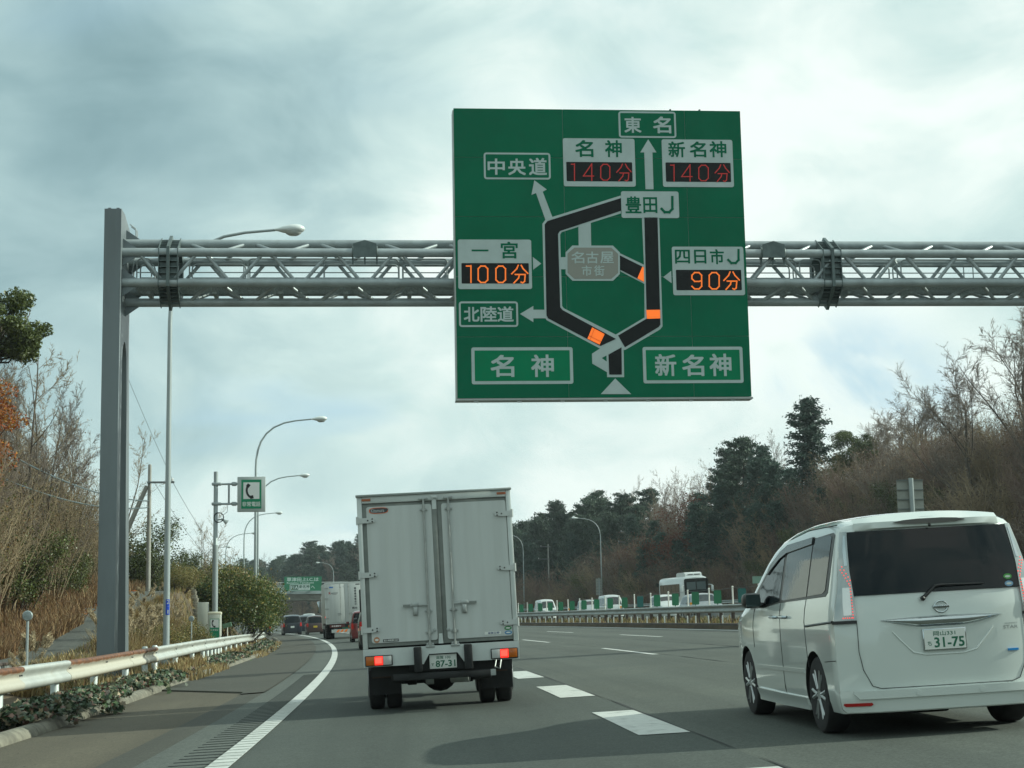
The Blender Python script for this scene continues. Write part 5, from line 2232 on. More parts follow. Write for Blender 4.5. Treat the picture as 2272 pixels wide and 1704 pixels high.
make_car("minivan", "black minivan half hidden beyond the white box truck", "minivan", rframe(62.5, .22), "minivan", p_black)
make_car("small_car", "dark red small car between the far white truck and the black minivan", "car", rframe(84.8, .28), "kei", p_red)
make_car("small_car", "dark plum small car with a yellow number plate on the far curve", "car", rframe(142, -.28), "kei", p_kei, plate=m_yplate)
make_car("minivan", "dark navy minivan on the far curve beside the guardrail end", "minivan", rframe(147, -2.0), "minivan", p_navy)
make_car("small_car", "dark small car at the left edge of the far queue, beside the bush", "car", rframe(153, -4.5), "hatch", p_navy)
make_car("car", "dark car with a pale roof line between the navy minivan and the plum car", "car", rframe(160, .1), "suv", p_navy)
make_car("car", "silver car nearly hidden behind the navy minivan", "car", rframe(166, -4.2), "hatch", p_silver)
make_car("van", "pale van roof showing above the navy minivan", "van", rframe(178, 1.9), "keivan", p_white)

# ------------------------------------------------------------------ far white box truck with vertical lettering
M = rframe(103.2, -.05)
t2 = thing("box_truck", "far white box truck with vertical black lettering on its rear doors", "truck", M)
mb = MB()
mb.box(-1.235, 1.235, .03, 7.0, 1.0, 3.52, .015)
mb.build("cargo_box", mat("truck_side_grey", (.42, .44, .41), .5, var=.08), t2)
mb = MB()
mb.box(-1.24, 1.24, 0, .06, 3.46, 3.55)
mb.box(-1.24, -1.17, 0, .06, 1.0, 3.46)
mb.box(1.17, 1.24, 0, .06, 1.0, 3.46)
mb.box(-1.24, 1.24, .0, .06, .95, 1.0)
mb.build("rear_frame", m_frame, t2, smooth=0)
for sg in (-1, 1):
    x0, x1 = sorted((sg * 1.165, sg * .012))
    mb = MB()
    mb.box(x0, x1, -.005, .03, 1.03, 3.44, .004)
    dr = mb.build("rear_door", m_box, t2)
    mb = MB()
    for xr in (sg * .14, sg * .52) if False else (sg * .26,):
        mb.tube([(xr, -.03, 1.0), (xr, -.03, 3.46)], .018, 6)
        mb.box(xr - .05, xr + .05, -.03, -.005, 1.5, 1.56)
        mb.box(xr - .05, xr + .05, -.03, -.005, 3.2, 3.26)
    mb.box(sg * .26, sg * .48, -.04, -.006, 1.56, 1.60)
    mb.box(sg * .36, sg * .42, -.045, -.006, 1.45, 1.62)
    mb.build("lock_rod", m_hw, dr)
    for z in (1.3, 1.9, 2.55, 3.2):
        mb = MB()
        mb.box(*sorted((sg * 1.26, sg * 1.02)), -.03, -.006, z - .04, z + .04)
        mb.build("hinge", m_hw, dr, smooth=0)
m_ink = mat("lettering_black", (.05, .055, .06), .6)
for i, ch in enumerate("精密機械輸送中"):
    letter(ch, .62, .74, 3.04 - i * .165, 3.18 - i * .165, m_ink, t2, -.008, .03)
letter("熊本", .45, .78, 1.82, 1.95, m_ink, t2, -.008, .03)
letter("K", -.98, -.86, 2.82, 2.96, mat("logo_red", (.40, .04, .03), .5), t2, -.008, .04)
mb = MB()
mb.box(-.85, -.42, -.009, -.006, 2.86, 2.90)
mb.box(-.80, -.50, -.009, -.006, 2.78, 2.80)
mb.build("logo_script", m_ink, t2, smooth=0)
mb = MB()
mb.box(-.95, -.70, -.009, -.006, 3.20, 3.29)
mb.build("blue_badge", mat("badge_mid_blue", (.06, .18, .50), .4), t2, smooth=0)
mb = MB()
mb.box(.72, .98, -.009, -.006, 3.33, 3.40)
mb.build("maker_mark", m_ink, t2, smooth=0)
mb = MB()
mb.box(-1.0, -.05, -.03, .1, .72, .90)
mb.build("lettered_bar", mat("bar_maroon", (.10, .022, .020), .5), t2, smooth=0)
letter("安全運転中", -.88, -.3, .77, .86, m_white, t2, -.033, .02)
mb = MB()
mb.box(-.9, 1.24, -.04, .04, .40, .60)
mb.build("bumper", m_frame, t2, smooth=0)
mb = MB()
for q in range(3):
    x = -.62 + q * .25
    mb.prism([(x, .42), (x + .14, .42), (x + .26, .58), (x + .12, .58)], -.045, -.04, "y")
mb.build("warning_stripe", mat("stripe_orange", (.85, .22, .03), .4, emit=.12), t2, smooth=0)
mb = MB()
mb.box(.15, .55, -.03, .06, .68, .82, .01)
tl = mb.build("tail_light", m_lamb, t2)
mb = MB()
mb.box(-.22, .22, -.02, .02, .62, .72)
mb.build("number_plate", m_pgrn, t2, smooth=0)
mb = MB()
mb.box(-.5, .5, .05, 8.8, .6, .95)
mb.box(-1.2, 1.2, .1, 6.9, .85, .99)
for q in range(4):
    mb.box(-1.22, -1.16, .2, 1.6, .42 + q * .12, .46 + q * .12)
mb.build("chassis", m_under, t2, smooth=0)
mb = MB()
mb.box(-1.22, 1.22, 7.2, 9.2, .6, 2.9, .12)
mb.build("cab", m_box, t2)
mb = MB()
mb.box(-1.27, -1.24, .25, .33, 1.35, 1.43)
mb.build("side_marker", m_lred, t2, smooth=0)
tyt = wheel_mesh(.48, .26)
for y in (1.7, 2.9, 7.9):
    for x in (-1.08, -.80, .80, 1.08) if y < 5 else (-1.05, 1.05):
        w_ = link("wheel", tyt, t2)
        w_.location = (x, y, .48)
mb = MB()
for sg in (-1, 1):
    mb.box(sg * 1.25, sg * 1.50, 8.9, 9.0, 1.7, 2.5, .03)
    mb.tube([(sg * 1.2, 9.0, 2.4), (sg * 1.36, 8.95, 2.5)], .02, 6)
mb.build("door_mirror", m_chrome, t2)

# ------------------------------------------------------------------ opposite carriageway
TURN = PI


def opp(s, t):
    return rframe(s, t) @ Matrix.Rotation(PI, 4, "Z")


for s, t, st, pt, lb in ((146, 20.6, "keivan", p_white, "small white van behind the leftmost green panels"),
                         (136, 22.3, "kei", p_silver, "silver car beyond the median, fifth panel gap from the truck"),
                         (126, 21.8, "keivan", p_white, "white van with a sloping windscreen beyond the median, right of the silver car"),
                         (108.5, 21.6, "kei", p_white, "white boxy car just left of the bus"),
                         (90.5, 19.2, "hatch", p_grey, "grey car in front of the bus beyond the median")):
    make_car("oncoming_car", lb, "car", opp(s, t), st, pt, "oncoming cars beyond the median", privacy=False)

bm_ = opp(137.5, 30.5)
bus = thing("coach_bus", "white coach bus with a large dark windscreen on the opposite carriageway", "bus", bm_)
# bus frame: rear at y=0, front at y=L
BL_, BW, BH = 7.6, 1.15, 3.12
m_bwhite = mat("bus_white", (.56, .59, .58), .3, coat=.5)


def bring(y, sc=1.0, drop=0.0):
    p = []
    hw = BW * sc
    for x, z in ((-1, .35), (-1, 1.2), (-.985, 2.2), (-.95, 2.75), (-.86, 2.98), (-.65, 3.08), (0, 3.12), (.65, 3.08), (.86, 2.98), (.95, 2.75), (.985, 2.2), (1, 1.2), (1, .35)):
        p.append(Vector((x * hw, y, z - drop * max(0, (z - 1.5) / 1.6))))
    return p


mb = MB()
rws = [bring(.0, .96, .06), bring(.12), bring(2.5), bring(5), bring(7.0), bring(7.35, .985, .04), bring(7.52, .94, .10), bring(7.60, .88, .16)]
mb.grid(rws)
n = 13
mb.f += [list(range(n)), [len(mb.v) - n + i for i in range(n)]] + [(i * n, (i + 1) * n, (i + 1) * n + n - 1, i * n + n - 1) for i in range(len(rws) - 1)]
mb.m += [0] * (2 + len(rws) - 1)
mb.build("body", m_bwhite, bus, smooth=40)
mb = MB()
mb.prism(rrect(-1.03, 1.03, 1.10, 2.88, .16), 7.60, 7.62, "y")
mb.build("windscreen", m_cwin, bus, smooth=0)
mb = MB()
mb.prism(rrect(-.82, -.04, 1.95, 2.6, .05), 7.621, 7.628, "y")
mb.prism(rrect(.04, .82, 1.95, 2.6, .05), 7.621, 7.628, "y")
mb.build("painted_screen_reflection", mat("pale_reflection_tint", (.10, .13, .135), .06, spec=.8), bus, smooth=0)  # paler plates paint a reflection onto the dark windscreen
for sg in (-1, 1):
    for q in range(5):
        y0 = .5 + q * 1.22
        mb = MB()
        mb.prism(rrect(y0, y0 + 1.14, 1.45, 2.5, .06), sg * (BW + .012), sg * (BW - .01), "x")
        wd_ = mb.build("side_window", m_cwin, bus, smooth=0)
    mb = MB()
    mb.box(sg * (BW - .01), sg * (BW + .008), .3, 7.0, .75, .85)
    mb.build("side_stripe", m_dull, bus, smooth=0)
    mb = MB()
    mb.tube([(sg * .95, 7.45, 2.35), (sg * 1.3, 7.85, 2.30)], .03, 6)
    mb.box(sg * 1.22, sg * 1.42, 7.78, 7.90, 1.75, 2.25, .06)
    mb.build("door_mirror", m_lhead, bus)
    mb = MB()
    mb.box(sg * .62, sg * .95, 7.55, 7.63, .72, .92, .03)
    mb.build("headlight", m_headl, bus)
mb = MB()
mb.prism([(4.3, 3.08), (7.1, 3.06), (6.9, 3.36), (6.5, 3.42), (4.7, 3.42), (4.4, 3.34)], -.72, .72, "x")
ac = mb.build("roof_unit", m_bwhite, bus, smooth=0)
for x0, x1 in ((-.55, -.06), (.06, .5)):
    mb = MB()
    mb.box(x0, x1, 6.93, 7.06, 3.20, 3.25)
    mb.build("vent_slot", m_vtrim, ac, smooth=0)
mb = MB()
mb.box(-.2, .2, 7.58, 7.62, .45, .60)
mb.build("number_plate", m_pgrn, bus, smooth=0)
tyb = wheel_mesh(.45, .26)
for y in (1.7, 6.0):
    for sg in (-1, 1):
        w_ = link("wheel", tyb, bus)
        w_.location = (sg * 1.02, y, .45)

# ------------------------------------------------------------------ sign backs and far signs
m_sback = mat("sign_back_grey", (.30, .31, .28), .6, .2, var=.06, vscale=3)
m_rib = mat("sign_rib", (.18, .20, .20), .6, .2)


def sign_back(label, M, wd, h, zb, nr, post=.09, group=None):
    o = thing("road_sign", label, "road sign", M, group)
    mb = MB()
    mb.tube([(0, 0, -.8), (0, 0, zb + h + .05)], post, 12)
    mb.build("post", m_lpole, o)
    for q in range(nr):
        mb = MB()
        z0, z1 = zb + h * q / nr, zb + h * (q + 1) / nr
        mb.box(-wd / 2, wd / 2, post + .06, post + .075, z0 + .004, z1 - .004)
        mb.build("panel", m_sback, o, smooth=0)
        mb = MB()
        mb.box(-wd / 2, wd / 2, post + .0, post + .06, z1 - .03, z1 + .0)
        mb.build("rib", m_rib, o, smooth=0)
    return o


Mb = rframe(58.5, 20.0, 0, False)
Mb.translation.z = .75
sign_back("back of a large road sign on one post, above the minivan roof", Mb, 1.02, 1.45, 3.78, 4)
Mb = rframe(160, 29.6, 0, False)
sign_back("back of a small slatted sign beyond the median, left of the bus", Mb, .62, 1.7, 2.05, 6, .05)
Mb = rframe(67, 16.3, 0, False)
o = thing("green_board", "small pale green board on a post above the median panels near the minivan mirror", "road sign", Mb)
mb = MB()
mb.box(-.27, .27, -.01, .01, 1.72, 2.02)
mb.build("board", mat("pale_green_board", (.20, .32, .26), .5), o, smooth=0)
mb = MB()
mb.tube([(0, .03, 0), (0, .03, 1.9)], .025, 6)
mb.build("post", m_wpole, o)

# ------------------------------------------------------------------ overpass with its hanging sign
m_conc2 = mat("bridge_concrete", (.27, .27, .235), .85, var=.2, vscale=.6, dirt=(.16, .16, .14), dscale=.4, damt=.6, stretch=(1, 1, 3))
m_bsteel = mat("bridge_girder_grey", (.33, .40, .42), .6, .1, var=.08, vscale=1)
OB = rframe(283, 0, 0, False)
ob_ = thing("overpass", "grey road bridge crossing the motorway in the far distance", "bridge", OB)
OX0, OX1, OZ = -48, 75, 4.75
mb = MB()
mb.box(OX0, OX1, 0.3, 8.7, OZ, OZ + 1.1)
mb.build("girder", m_conc2, ob_, smooth=0)
mb = MB()
mb.box(OX0, OX1, -.2, 9.2, OZ + 1.101, OZ + 1.55)
mb.build("deck_edge", m_bsteel, ob_, smooth=0)
for k in range(24):
    x = OX0 + k * 5.12
    mb = MB()
    mb.box(x + .02, x + 5.10, -.12, .12, OZ + 1.551, OZ + 2.5)
    mb.build("parapet_panel", m_bsteel, ob_, smooth=0)
mb = MB()
mb.box(OX0, OX1, -.16, .16, OZ + 2.501, OZ + 2.62)
mb.tube([(OX0, 0, OZ + 3.1), (OX1, 0, OZ + 3.1)], .05, 6)
for k in range(50):
    x = OX0 + k * 2.45
    mb.box(x - .03, x + .03, -.03, .03, OZ + 2.62, OZ + 3.1)
mb.build("parapet_rail", m_galvp, ob_, smooth=0)
for x in (22.5, 42, -14):
    mb = MB()
    mb.box(x - .7, x + .7, 1.5, 7.5, -2, OZ - .001, .1)
    mb.build("pier", m_conc2, ob_)
mb = MB()
mb.box(-49, -15.5, 0.35, 8.6, -1, OZ - .002)
mb.build("abutment", m_conc2, ob_, smooth=0)
FS = rframe(281, 0, 0, False)
fs = thing("interchange_sign", "green direction sign hung on the far overpass, with white lettering", "road sign", FS)
fx0, fx1, fz0, fz1 = 11.4, 17.9, 6.35, 8.80
mb = MB()
mb.box(fx0, fx1, .0, .12, fz0, fz1)
mb.build("board", mat("far_sign_green", (.006, .14, .062), .5), fs, smooth=0)
mb = MB()
for x in (fx0 + 1, fx1 - 1):
    mb.box(x - .06, x + .06, .12, 2.0, fz0 + .3, fz0 + .5)
    mb.box(x - .06, x + .06, .12, 2.0, fz1 - .6, fz1 - .4)
mb.build("mounting_arm", m_steel, fs, smooth=0)
letter("草津田上I.C.は", fx0 + .45, fx1 - .55, fz1 - .80, fz1 - .14, m_swhite, fs, -.004, .02)
letter("Kusatsu-Tanakami", fx0 + .45, fx1 - 1.4, fz1 - 1.22, fz1 - .88, m_swhite, fs, -.004, .01)
mb = MB()
mb.box(fx0 + .95, fx0 + 4.45, -.012, -.001, fz0 + .10, fz0 + 1.12)
pw = mb.build("name_plate", m_swhite, fs, smooth=0)
mb = MB()
mb.box(fx0 + 1.05, fx0 + 2.45, -.018, -.0125, fz0 + .20, fz0 + 1.02)
mb.build("route_badge", mat("badge_dark_green", (.01, .07, .04), .5), pw, smooth=0)
letter("E1A", fx0 + 1.15, fx0 + 2.35, fz0 + .36, fz0 + .86, m_swhite, pw, -.0195, .03)
letter("新名神", fx0 + 2.6, fx0 + 4.35, fz0 + .46, fz0 + 1.02, MATS["badge_dark_green"], pw, -.0135, .03)
letter("SHIN-MEISHIN", fx0 + 2.6, fx0 + 4.3, fz0 + .2, fz0 + .36, MATS["badge_dark_green"], pw, -.0135, .0)
letter("へ", fx0 + 4.65, fx0 + 5.3, fz0 + .40, fz0 + .85, m_swhite, fs, -.004, .02)

# ------------------------------------------------------------------ utility poles
m_upole = mat("concrete_pole", (.30, .295, .265), .8, var=.12, vscale=2)
m_xarm = mat("crossarm_grey", (.20, .22, .22), .6, .3)
m_ins = mat("insulator_white", (.7, .7, .68), .2)


def upole(label, M, H, arms, group=None, wires=True, r=.11):
    o = thing("utility_pole", label, "utility pole", M, group)
    mb = MB()
    mb.tube([(0, 0, -.8), (0, 0, H * .6), (0, 0, H)], [r, r * .85, r * .7], 12)
    mb.build("pole", m_upole, o)
    for z, a, b_ in arms:
        mb = MB()
        mb.box(a, b_, -.16, -.08, z - .045, z + .045)
        ar = mb.build("crossarm", m_xarm, o, smooth=0)
        mb = MB()
        for x in (a + .1, b_ - .1):
            if abs(x) > .2:
                mb.lathe([(.02, 0), (.06, .03), (.045, .08), (.06, .10), (.03, .15), (.001, .16)], 8, Matrix.Translation((x, -.12, z + .045)))
        if mb.v:
            mb.build("insulator", m_ins, ar)
    return o


M = rframe(76.5, -10.05, 0, False)
M.translation.z = hs_side(76.5) - .1
u1 = upole("concrete utility pole at the crest of the side road with one long crossarm", M, 6.0, [(5.15, -.1, 1.15)])
mb = MB()
mb.tube([(-.12, 0, 5.0), (-1.9, .1, .8), (-2.3, .15, -.4)], [.10, .13, .14], 8)
mb.build("stay_strut", m_upole, u1)
M = rframe(52, -14.3, 0, False)
M.translation.z = 1.2
u2 = upole("utility pole standing in the left trees, its crossarm reaching in from the picture's edge", M, 9.2, [(7.35, -.9, 1.05)])
a = u2.matrix_world @ Vector((.9, -.1, 7.5))
b0 = u1.matrix_world @ Vector((1.05, -.1, 5.3))


def wire(label, p0, p1, sag, r_, m_, name="overhead_wire"):
    mb = MB()
    pts = []
    for q in range(17):
        u = q / 16
        p = p0.lerp(p1, u)
        p.z -= sag * 4 * u * (1 - u)
        pts.append(p)
    mb.tube(pts, r_, 5)
    return tag(mb.build(name, m_), label, "wire")


m_wire = mat("wire_dark", (.06, .07, .075), .5)
m_wrap = mat("cable_blue_grey", (.09, .12, .13), .5)
c0 = u2.matrix_world @ Vector((.1, .1, 6.0))
c1 = u2.matrix_world @ Vector((.1, .1, 5.4))
d0 = u1.matrix_world @ Vector((.0, .1, 4.3))
wire("upper thick blue grey cable sagging across the left trees", c0 + Vector((1.2, 2, -.1)), d0, .45, .028, m_wrap)
wire("lower thick blue grey cable sagging across the left trees", c1 + Vector((.6, 1, -.1)), d0 + Vector((0, 0, -.3)), .55, .026, m_wrap)
wire("thin wire from the crossarm of the crest pole towards the gantry", b0, b0 + Vector((-.3, -8.5, 4.0)), .1, .008, m_wire)
for dx, lb in ((1.05, "outer drop wire from the crest pole crossarm to the ground beyond"), (.2, "inner drop wire from the crest pole crossarm to the ground beyond")):
    p0 = u1.matrix_world @ Vector((dx, -.1, 5.2))
    p1 = p0 + Vector((-6.0, 62, -2.6))
    wire(lb, p0, p1, 1.3, .010, m_wire)
for s, t, H, z0, arms, lb in ((240, 45.9, 9.9, 1.9, [(9.5, -1.3, .3), (7.6, -1.7, .3)], "utility pole before the dark trees, just right of the truck"),
                              (215, 50.0, 8.2, 5.5, [(7.8, -1.1, 1.1), (6.4, -1.5, .1), (5.0, -1.2, .9)], "utility pole with three crossarms on the wooded slope behind the far lamp"),
                              (262, 47.6, 6.6, 1.7, [(4.4, -.6, 1.6)], "short utility pole against the dark wood beside the truck edge"),
                              (190, 51.4, 5.6, 8.6, [(3.2, -2.2, .3)], "tall thin utility pole among the bare trees above the bus")):
    M = rframe(s, t, 0, False)
    M.translation.z = ground_z(s, t) - .1
    upole(lb, M, H, arms, "utility poles on the opposite hillside", r=.15)
# ================================================================== VEGETATION
class Wood:
    """collects limb segments per level and leaf positions, built in one go"""
    def __init__(s, seed):
        s.rg = np.random.default_rng(seed)
        s.seg = {}
        s.tips = []

    def grow(s, p, d, L, r, lv, cfg):
        c = cfg[lv]
        n = c["n"]
        pos = np.array(p, float)
        d = np.array(d, float)
        r0 = r
        for i in range(n):
            d = d + s.rg.normal(0, c["wig"], 3) + np.array([0, 0, c.get("up", 0)])
            d /= np.linalg.norm(d)
            q = pos + d * L / n
            r1 = r * (1 - (1 - c.get("tap", .15)) * (i + 1) / n)
            s.seg.setdefault(lv, []).append((*pos, *q, r0, r1))
            if lv + 1 < len(cfg) and (i + 1) / n >= c.get("start", .3):
                k = c["kids"]
                m = int(k) + (1 if s.rg.random() < k - int(k) else 0)
                for _ in range(m):
                    a = s.rg.uniform(0, 2 * PI)
                    ang = R(s.rg.uniform(*c["ang"]))
                    ref = np.array([0, 0, 1.0]) if abs(d[2]) < .9 else np.array([1.0, 0, 0])
                    u = np.cross(d, ref)
                    u /= np.linalg.norm(u)
                    v = np.cross(d, u)
                    cd = d * math.cos(ang) + (u * math.cos(a) + v * math.sin(a)) * math.sin(ang)
                    f = 1 - c.get("fall", .45) * (i + 1) / n
                    w_ = s.rg.uniform(.7, 1.15)
                    s.grow(pos + (q - pos) * s.rg.random(), cd, L * c["rat"] * f * w_, max(r1 * c.get("rr", .55), c.get("rmin", .006)), lv + 1, cfg)
            pos, r0 = q, r1
        if lv >= len(cfg) - 2:
            s.tips.append((pos, d))

    def wood_mesh(s, name, levels, m, sides):
        vs_, fs_ = [], []
        off = 0
        for lv in levels:
            if lv not in s.seg:
                continue
            a = np.array(s.seg[lv])
            k = sides[lv] if lv < len(sides) else 3
            p, q = a[:, 0:3], a[:, 3:6]
            t = q - p
            t /= np.linalg.norm(t, axis=1)[:, None] + 1e-9
            ref = np.where(np.abs(t[:, 2:3]) < .9, np.array([[0, 0, 1.0]]), np.array([[1.0, 0, 0]]))
            u = np.cross(t, ref)
            u /= np.linalg.norm(u, axis=1)[:, None]
            w_ = np.cross(t, u)
            an = 2 * PI * np.arange(k) / k
            ring_ = u[:, None, :] * np.cos(an)[None, :, None] + w_[:, None, :] * np.sin(an)[None, :, None]
            v = np.concatenate([p[:, None, :] + ring_ * a[:, 6][:, None, None], q[:, None, :] + ring_ * a[:, 7][:, None, None]], 1)
            n = len(a)
            base = off + np.arange(n)[:, None] * 2 * k
            j = np.arange(k)
            f = np.stack([base + j, base + (j + 1) % k, base + k + (j + 1) % k, base + k + j], 2).reshape(-1, 4)
            vs_.append(v.reshape(-1, 3))
            fs_.append(f)
            off += n * 2 * k
        return np_mesh(name, np.concatenate(vs_), np.concatenate(fs_), m, True)


def np_mesh(name, v, f, m, smooth=False):
    me = bpy.data.meshes.new(name)
    nv, nf, k = len(v), len(f), f.shape[1]
    me.vertices.add(nv)
    me.vertices.foreach_set("co", np.ascontiguousarray(v, dtype=np.float32).ravel())
    me.loops.add(nf * k)
    me.loops.foreach_set("vertex_index", np.ascontiguousarray(f, dtype=np.int32).ravel())
    me.polygons.add(nf)
    me.polygons.foreach_set("loop_start", np.arange(0, nf * k, k, dtype=np.int32))
    if smooth:
        me.polygons.foreach_set("use_smooth", [True] * nf)
    me.materials.append(m)
    me.update(calc_edges=True)
    return me


def leaf_mesh(name, cen, size, m, rg, up=0.0, aspect=.55, var=.4, drop=None):
    n = len(cen)
    nrm = rg.normal(0, 1, (n, 3))
    nrm[:, 2] += up
    nrm /= np.linalg.norm(nrm, axis=1)[:, None]
    ax = rg.normal(0, 1, (n, 3)) if drop is None else drop + rg.normal(0, .35, (n, 3))
    ax -= nrm * (ax * nrm).sum(1)[:, None]
    ax /= np.linalg.norm(ax, axis=1)[:, None] + 1e-9
    bx = np.cross(nrm, ax)
    sz = size * (1 + rg.uniform(-var, var, n))[:, None]
    a, b_ = ax * sz * .5, bx * sz * .5 * aspect
    fold = nrm * sz * .10
    v = np.stack([cen - a, cen - b_ + fold, cen + a, cen + b_ + fold], 1).reshape(-1, 3)
    f = (np.arange(n)[:, None] * 4 + np.arange(4)[None, :])
    return np_mesh(name, v, f, m)


def scat(rg, tips, per, sig):
    t = np.array([q[0] for q in tips])
    c = np.repeat(t, per, 0)
    return c + rg.normal(0, 1, c.shape) * np.array(sig)


m_bark = mat("bark_grey_brown", (.095, .078, .062), .95, var=.3, vscale=3, stretch=(1, 1, .3))
m_barkd = mat("bark_dark", (.045, .036, .029), .95, var=.3, vscale=3)
m_twig = mat("twig_brown", (.19, .155, .125), .95, rnd=.3)
m_twigp = mat("twig_pale", (.25, .195, .12), .95, rnd=.2)
m_twigr = mat("twig_reddish", (.17, .115, .09), .95, rnd=.3)
m_lpine = mat("leaf_pine", (.055, .085, .055), .7, isl=.45, rnd=.25, transl=.12)
m_lcedar = mat("leaf_cedar", (.050, .085, .062), .7, isl=.45, rnd=.2, transl=.12)
m_lever = mat("leaf_evergreen", (.085, .105, .026), .45, isl=.5, rnd=.2, transl=.2)
m_lorange = mat("leaf_orange", (.36, .115, .016), .6, isl=.35, transl=.3, alt=[(.35, (.30, .07, .014)), (.6, (.42, .20, .03)), (.85, (.20, .10, .03))])
m_lthick = mat("leaf_thicket", (.10, .105, .03), .6, isl=.4, transl=.25, alt=[(.3, (.16, .14, .035)), (.5, (.16, .09, .04)), (.7, (.055, .08, .022)), (.88, (.22, .13, .035))])
m_lbush = mat("leaf_bush", (.075, .115, .030), .45, isl=.45, transl=.3, alt=[(.55, (.12, .155, .038)), (.78, (.19, .18, .045)), (.92, (.30, .24, .07))])
m_lyel = mat("leaf_yellowing", (.20, .19, .055), .5, isl=.4, transl=.25, alt=[(.3, (.24, .19, .06)), (.55, (.075, .095, .025)), (.85, (.30, .21, .09))])
m_lbrown = mat("leaf_dry_brown", (.19, .135, .085), .8, isl=.4, rnd=.25, transl=.2)
m_lred = mat("leaf_dry_red", (.15, .055, .035), .8, isl=.4, transl=.2)
m_livy = mat("leaf_ivy", (.045, .070, .030), .5, isl=.45, alt=[(.32, (.028, .050, .022)), (.52, (.075, .080, .035)), (.66, (.12, .06, .04)), (.78, (.23, .18, .11)), (.88, (.05, .085, .03))])
m_straw = mat("dry_grass", (.34, .265, .125), .9, isl=.35, transl=.3, alt=[(.35, (.24, .17, .07)), (.6, (.42, .33, .17)), (.85, (.20, .11, .05))])
m_rgrass = mat("rust_grass", (.21, .125, .06), .9, isl=.35, transl=.25, alt=[(.3, (.28, .18, .09)), (.55, (.13, .075, .042)), (.8, (.32, .24, .13))])
m_ggrass = mat("green_grass", (.085, .10, .03), .8, isl=.4, transl=.25, alt=[(.5, (.15, .14, .05)), (.8, (.26, .21, .09))])
m_plume = mat("pampas_plume", (.46, .38, .25), .9, isl=.2, transl=.4)

BARE = [dict(n=7, wig=.05, up=.03, kids=2.0, ang=(18, 42), rat=.60, start=.30, fall=.5, rr=.48, tap=.15),
        dict(n=5, wig=.09, up=.06, kids=2.0, ang=(18, 44), rat=.48, start=.2, fall=.45, rr=.5),
        dict(n=4, wig=.11, up=.05, kids=2.0, ang=(16, 44), rat=.50, start=.15, fall=.4, rr=.5, rmin=.010),
        dict(n=3, wig=.14, up=.04, kids=2.0, ang=(16, 44), rat=.62, start=.2, rr=.6, rmin=.008),
        dict(n=2, wig=.18, up=.0, kids=0, ang=(20, 50), rat=.5, rr=.6)]


def tree_thing(name, meshes):
    """meshes: list of (part name, mesh)"""
    o = thing(name, "prototype", "tree")
    return o, [link(n, me, o) for n, me in meshes]


class Proto:
    def __init__(s, name, cat, H, parts):
        s.name, s.cat, s.H, s.parts = name, cat, H, parts

    def place(s, s_, t_, H, label, group=None, rot=None, dz=-.15, wid=1.0, z=None, lean=0.0, name=None):
        k = H / s.H
        p = rp(s_, t_)
        p.z = (ground_z(s_, t_) if z is None else z) + dz
        rot = rng.uniform(0, 2 * PI) if rot is None else rot
        M = Matrix.Translation(p) @ Matrix.Rotation(lean, 4, "Y") @ Matrix.Rotation(rot, 4, "Z") @ Matrix.Diagonal((k * wid, k * wid, k, 1))
        o = thing(name or s.name, label, s.cat, M, group)
        for n, me in s.parts:
            link(n, me, o)
        return o


def bare(seed, H=10.0, cfg=BARE, r=.10, bark=None, twig=None, start_d=(0, 0, 1), rm=None):
    W_ = Wood(seed)
    W_.grow((0, 0, -.3), start_d, H * .92, r, 0, cfg)
    return W_, [("trunk", W_.wood_mesh("trunk", [0, 1], bark or m_bark, [9, 6])), ("branches", W_.wood_mesh("branches", [2, 3, 4], twig or m_twig, [0, 0, 4, 3, 3]))]


FAN = [dict(n=5, wig=.06, up=.02, kids=2.2, ang=(20, 46), rat=.85, start=.4, fall=.3, rr=.55, tap=.3),
       dict(n=5, wig=.09, up=.035, kids=2.2, ang=(22, 48), rat=.44, start=.25, fall=.25, rr=.5),
       dict(n=4, wig=.11, up=.03, kids=2.4, ang=(20, 48), rat=.55, start=.15, fall=.3, rr=.5, rmin=.012),
       dict(n=3, wig=.14, up=.02, kids=2.2, ang=(20, 48), rat=.62, start=.2, rr=.6, rmin=.009),
       dict(n=2, wig=.18, kids=0, ang=(1, 2), rat=.5)]
P_BARE = [Proto("bare_tree", "tree", 10.0, bare(11 + i, H=10 if i % 2 else 6.4, cfg=BARE if i % 2 else FAN, r=.10 if i % 2 else .14)[1]) for i in range(4)]
slim = [dict(BARE[0], n=10, kids=1.6, ang=(25, 50), rat=.36, start=.15), dict(BARE[1], rat=.45, kids=1.5), dict(BARE[2], kids=1.5), dict(BARE[3], kids=1.0), BARE[4]]
P_SLIM = [Proto("bare_tree", "tree", 10.0, bare(31 + i, cfg=slim, r=.07, twig=m_twigp)[1]) for i in range(3)]

# broadleaf evergreen
EV = [dict(n=7, wig=.07, up=.02, kids=2.2, ang=(30, 62), rat=.48, start=.38, fall=.35, rr=.5, tap=.2),
      dict(n=4, wig=.13, up=.05, kids=2.4, ang=(28, 60), rat=.55, start=.25, fall=.3, rr=.5),
      dict(n=3, wig=.15, up=.03, kids=1.6, ang=(25, 60), rat=.6, start=.3, rr=.5), dict(n=2, wig=.2, kids=0, ang=(20, 50), rat=.5)]


def leafy(seed, H, cfg, r, m, per, sig, size, up=.4, bark=None):
    W_ = Wood(seed)
    W_.grow((0, 0, -.3), (0, 0, 1), H * .85, r, 0, cfg)
    cen = scat(W_.rg, W_.tips, per, sig)
    return [("trunk", W_.wood_mesh("trunk", [0, 1, 2, 3], bark or m_barkd, [9, 6, 4, 3])), ("crown", leaf_mesh("crown", cen, size, m, W_.rg, up))]


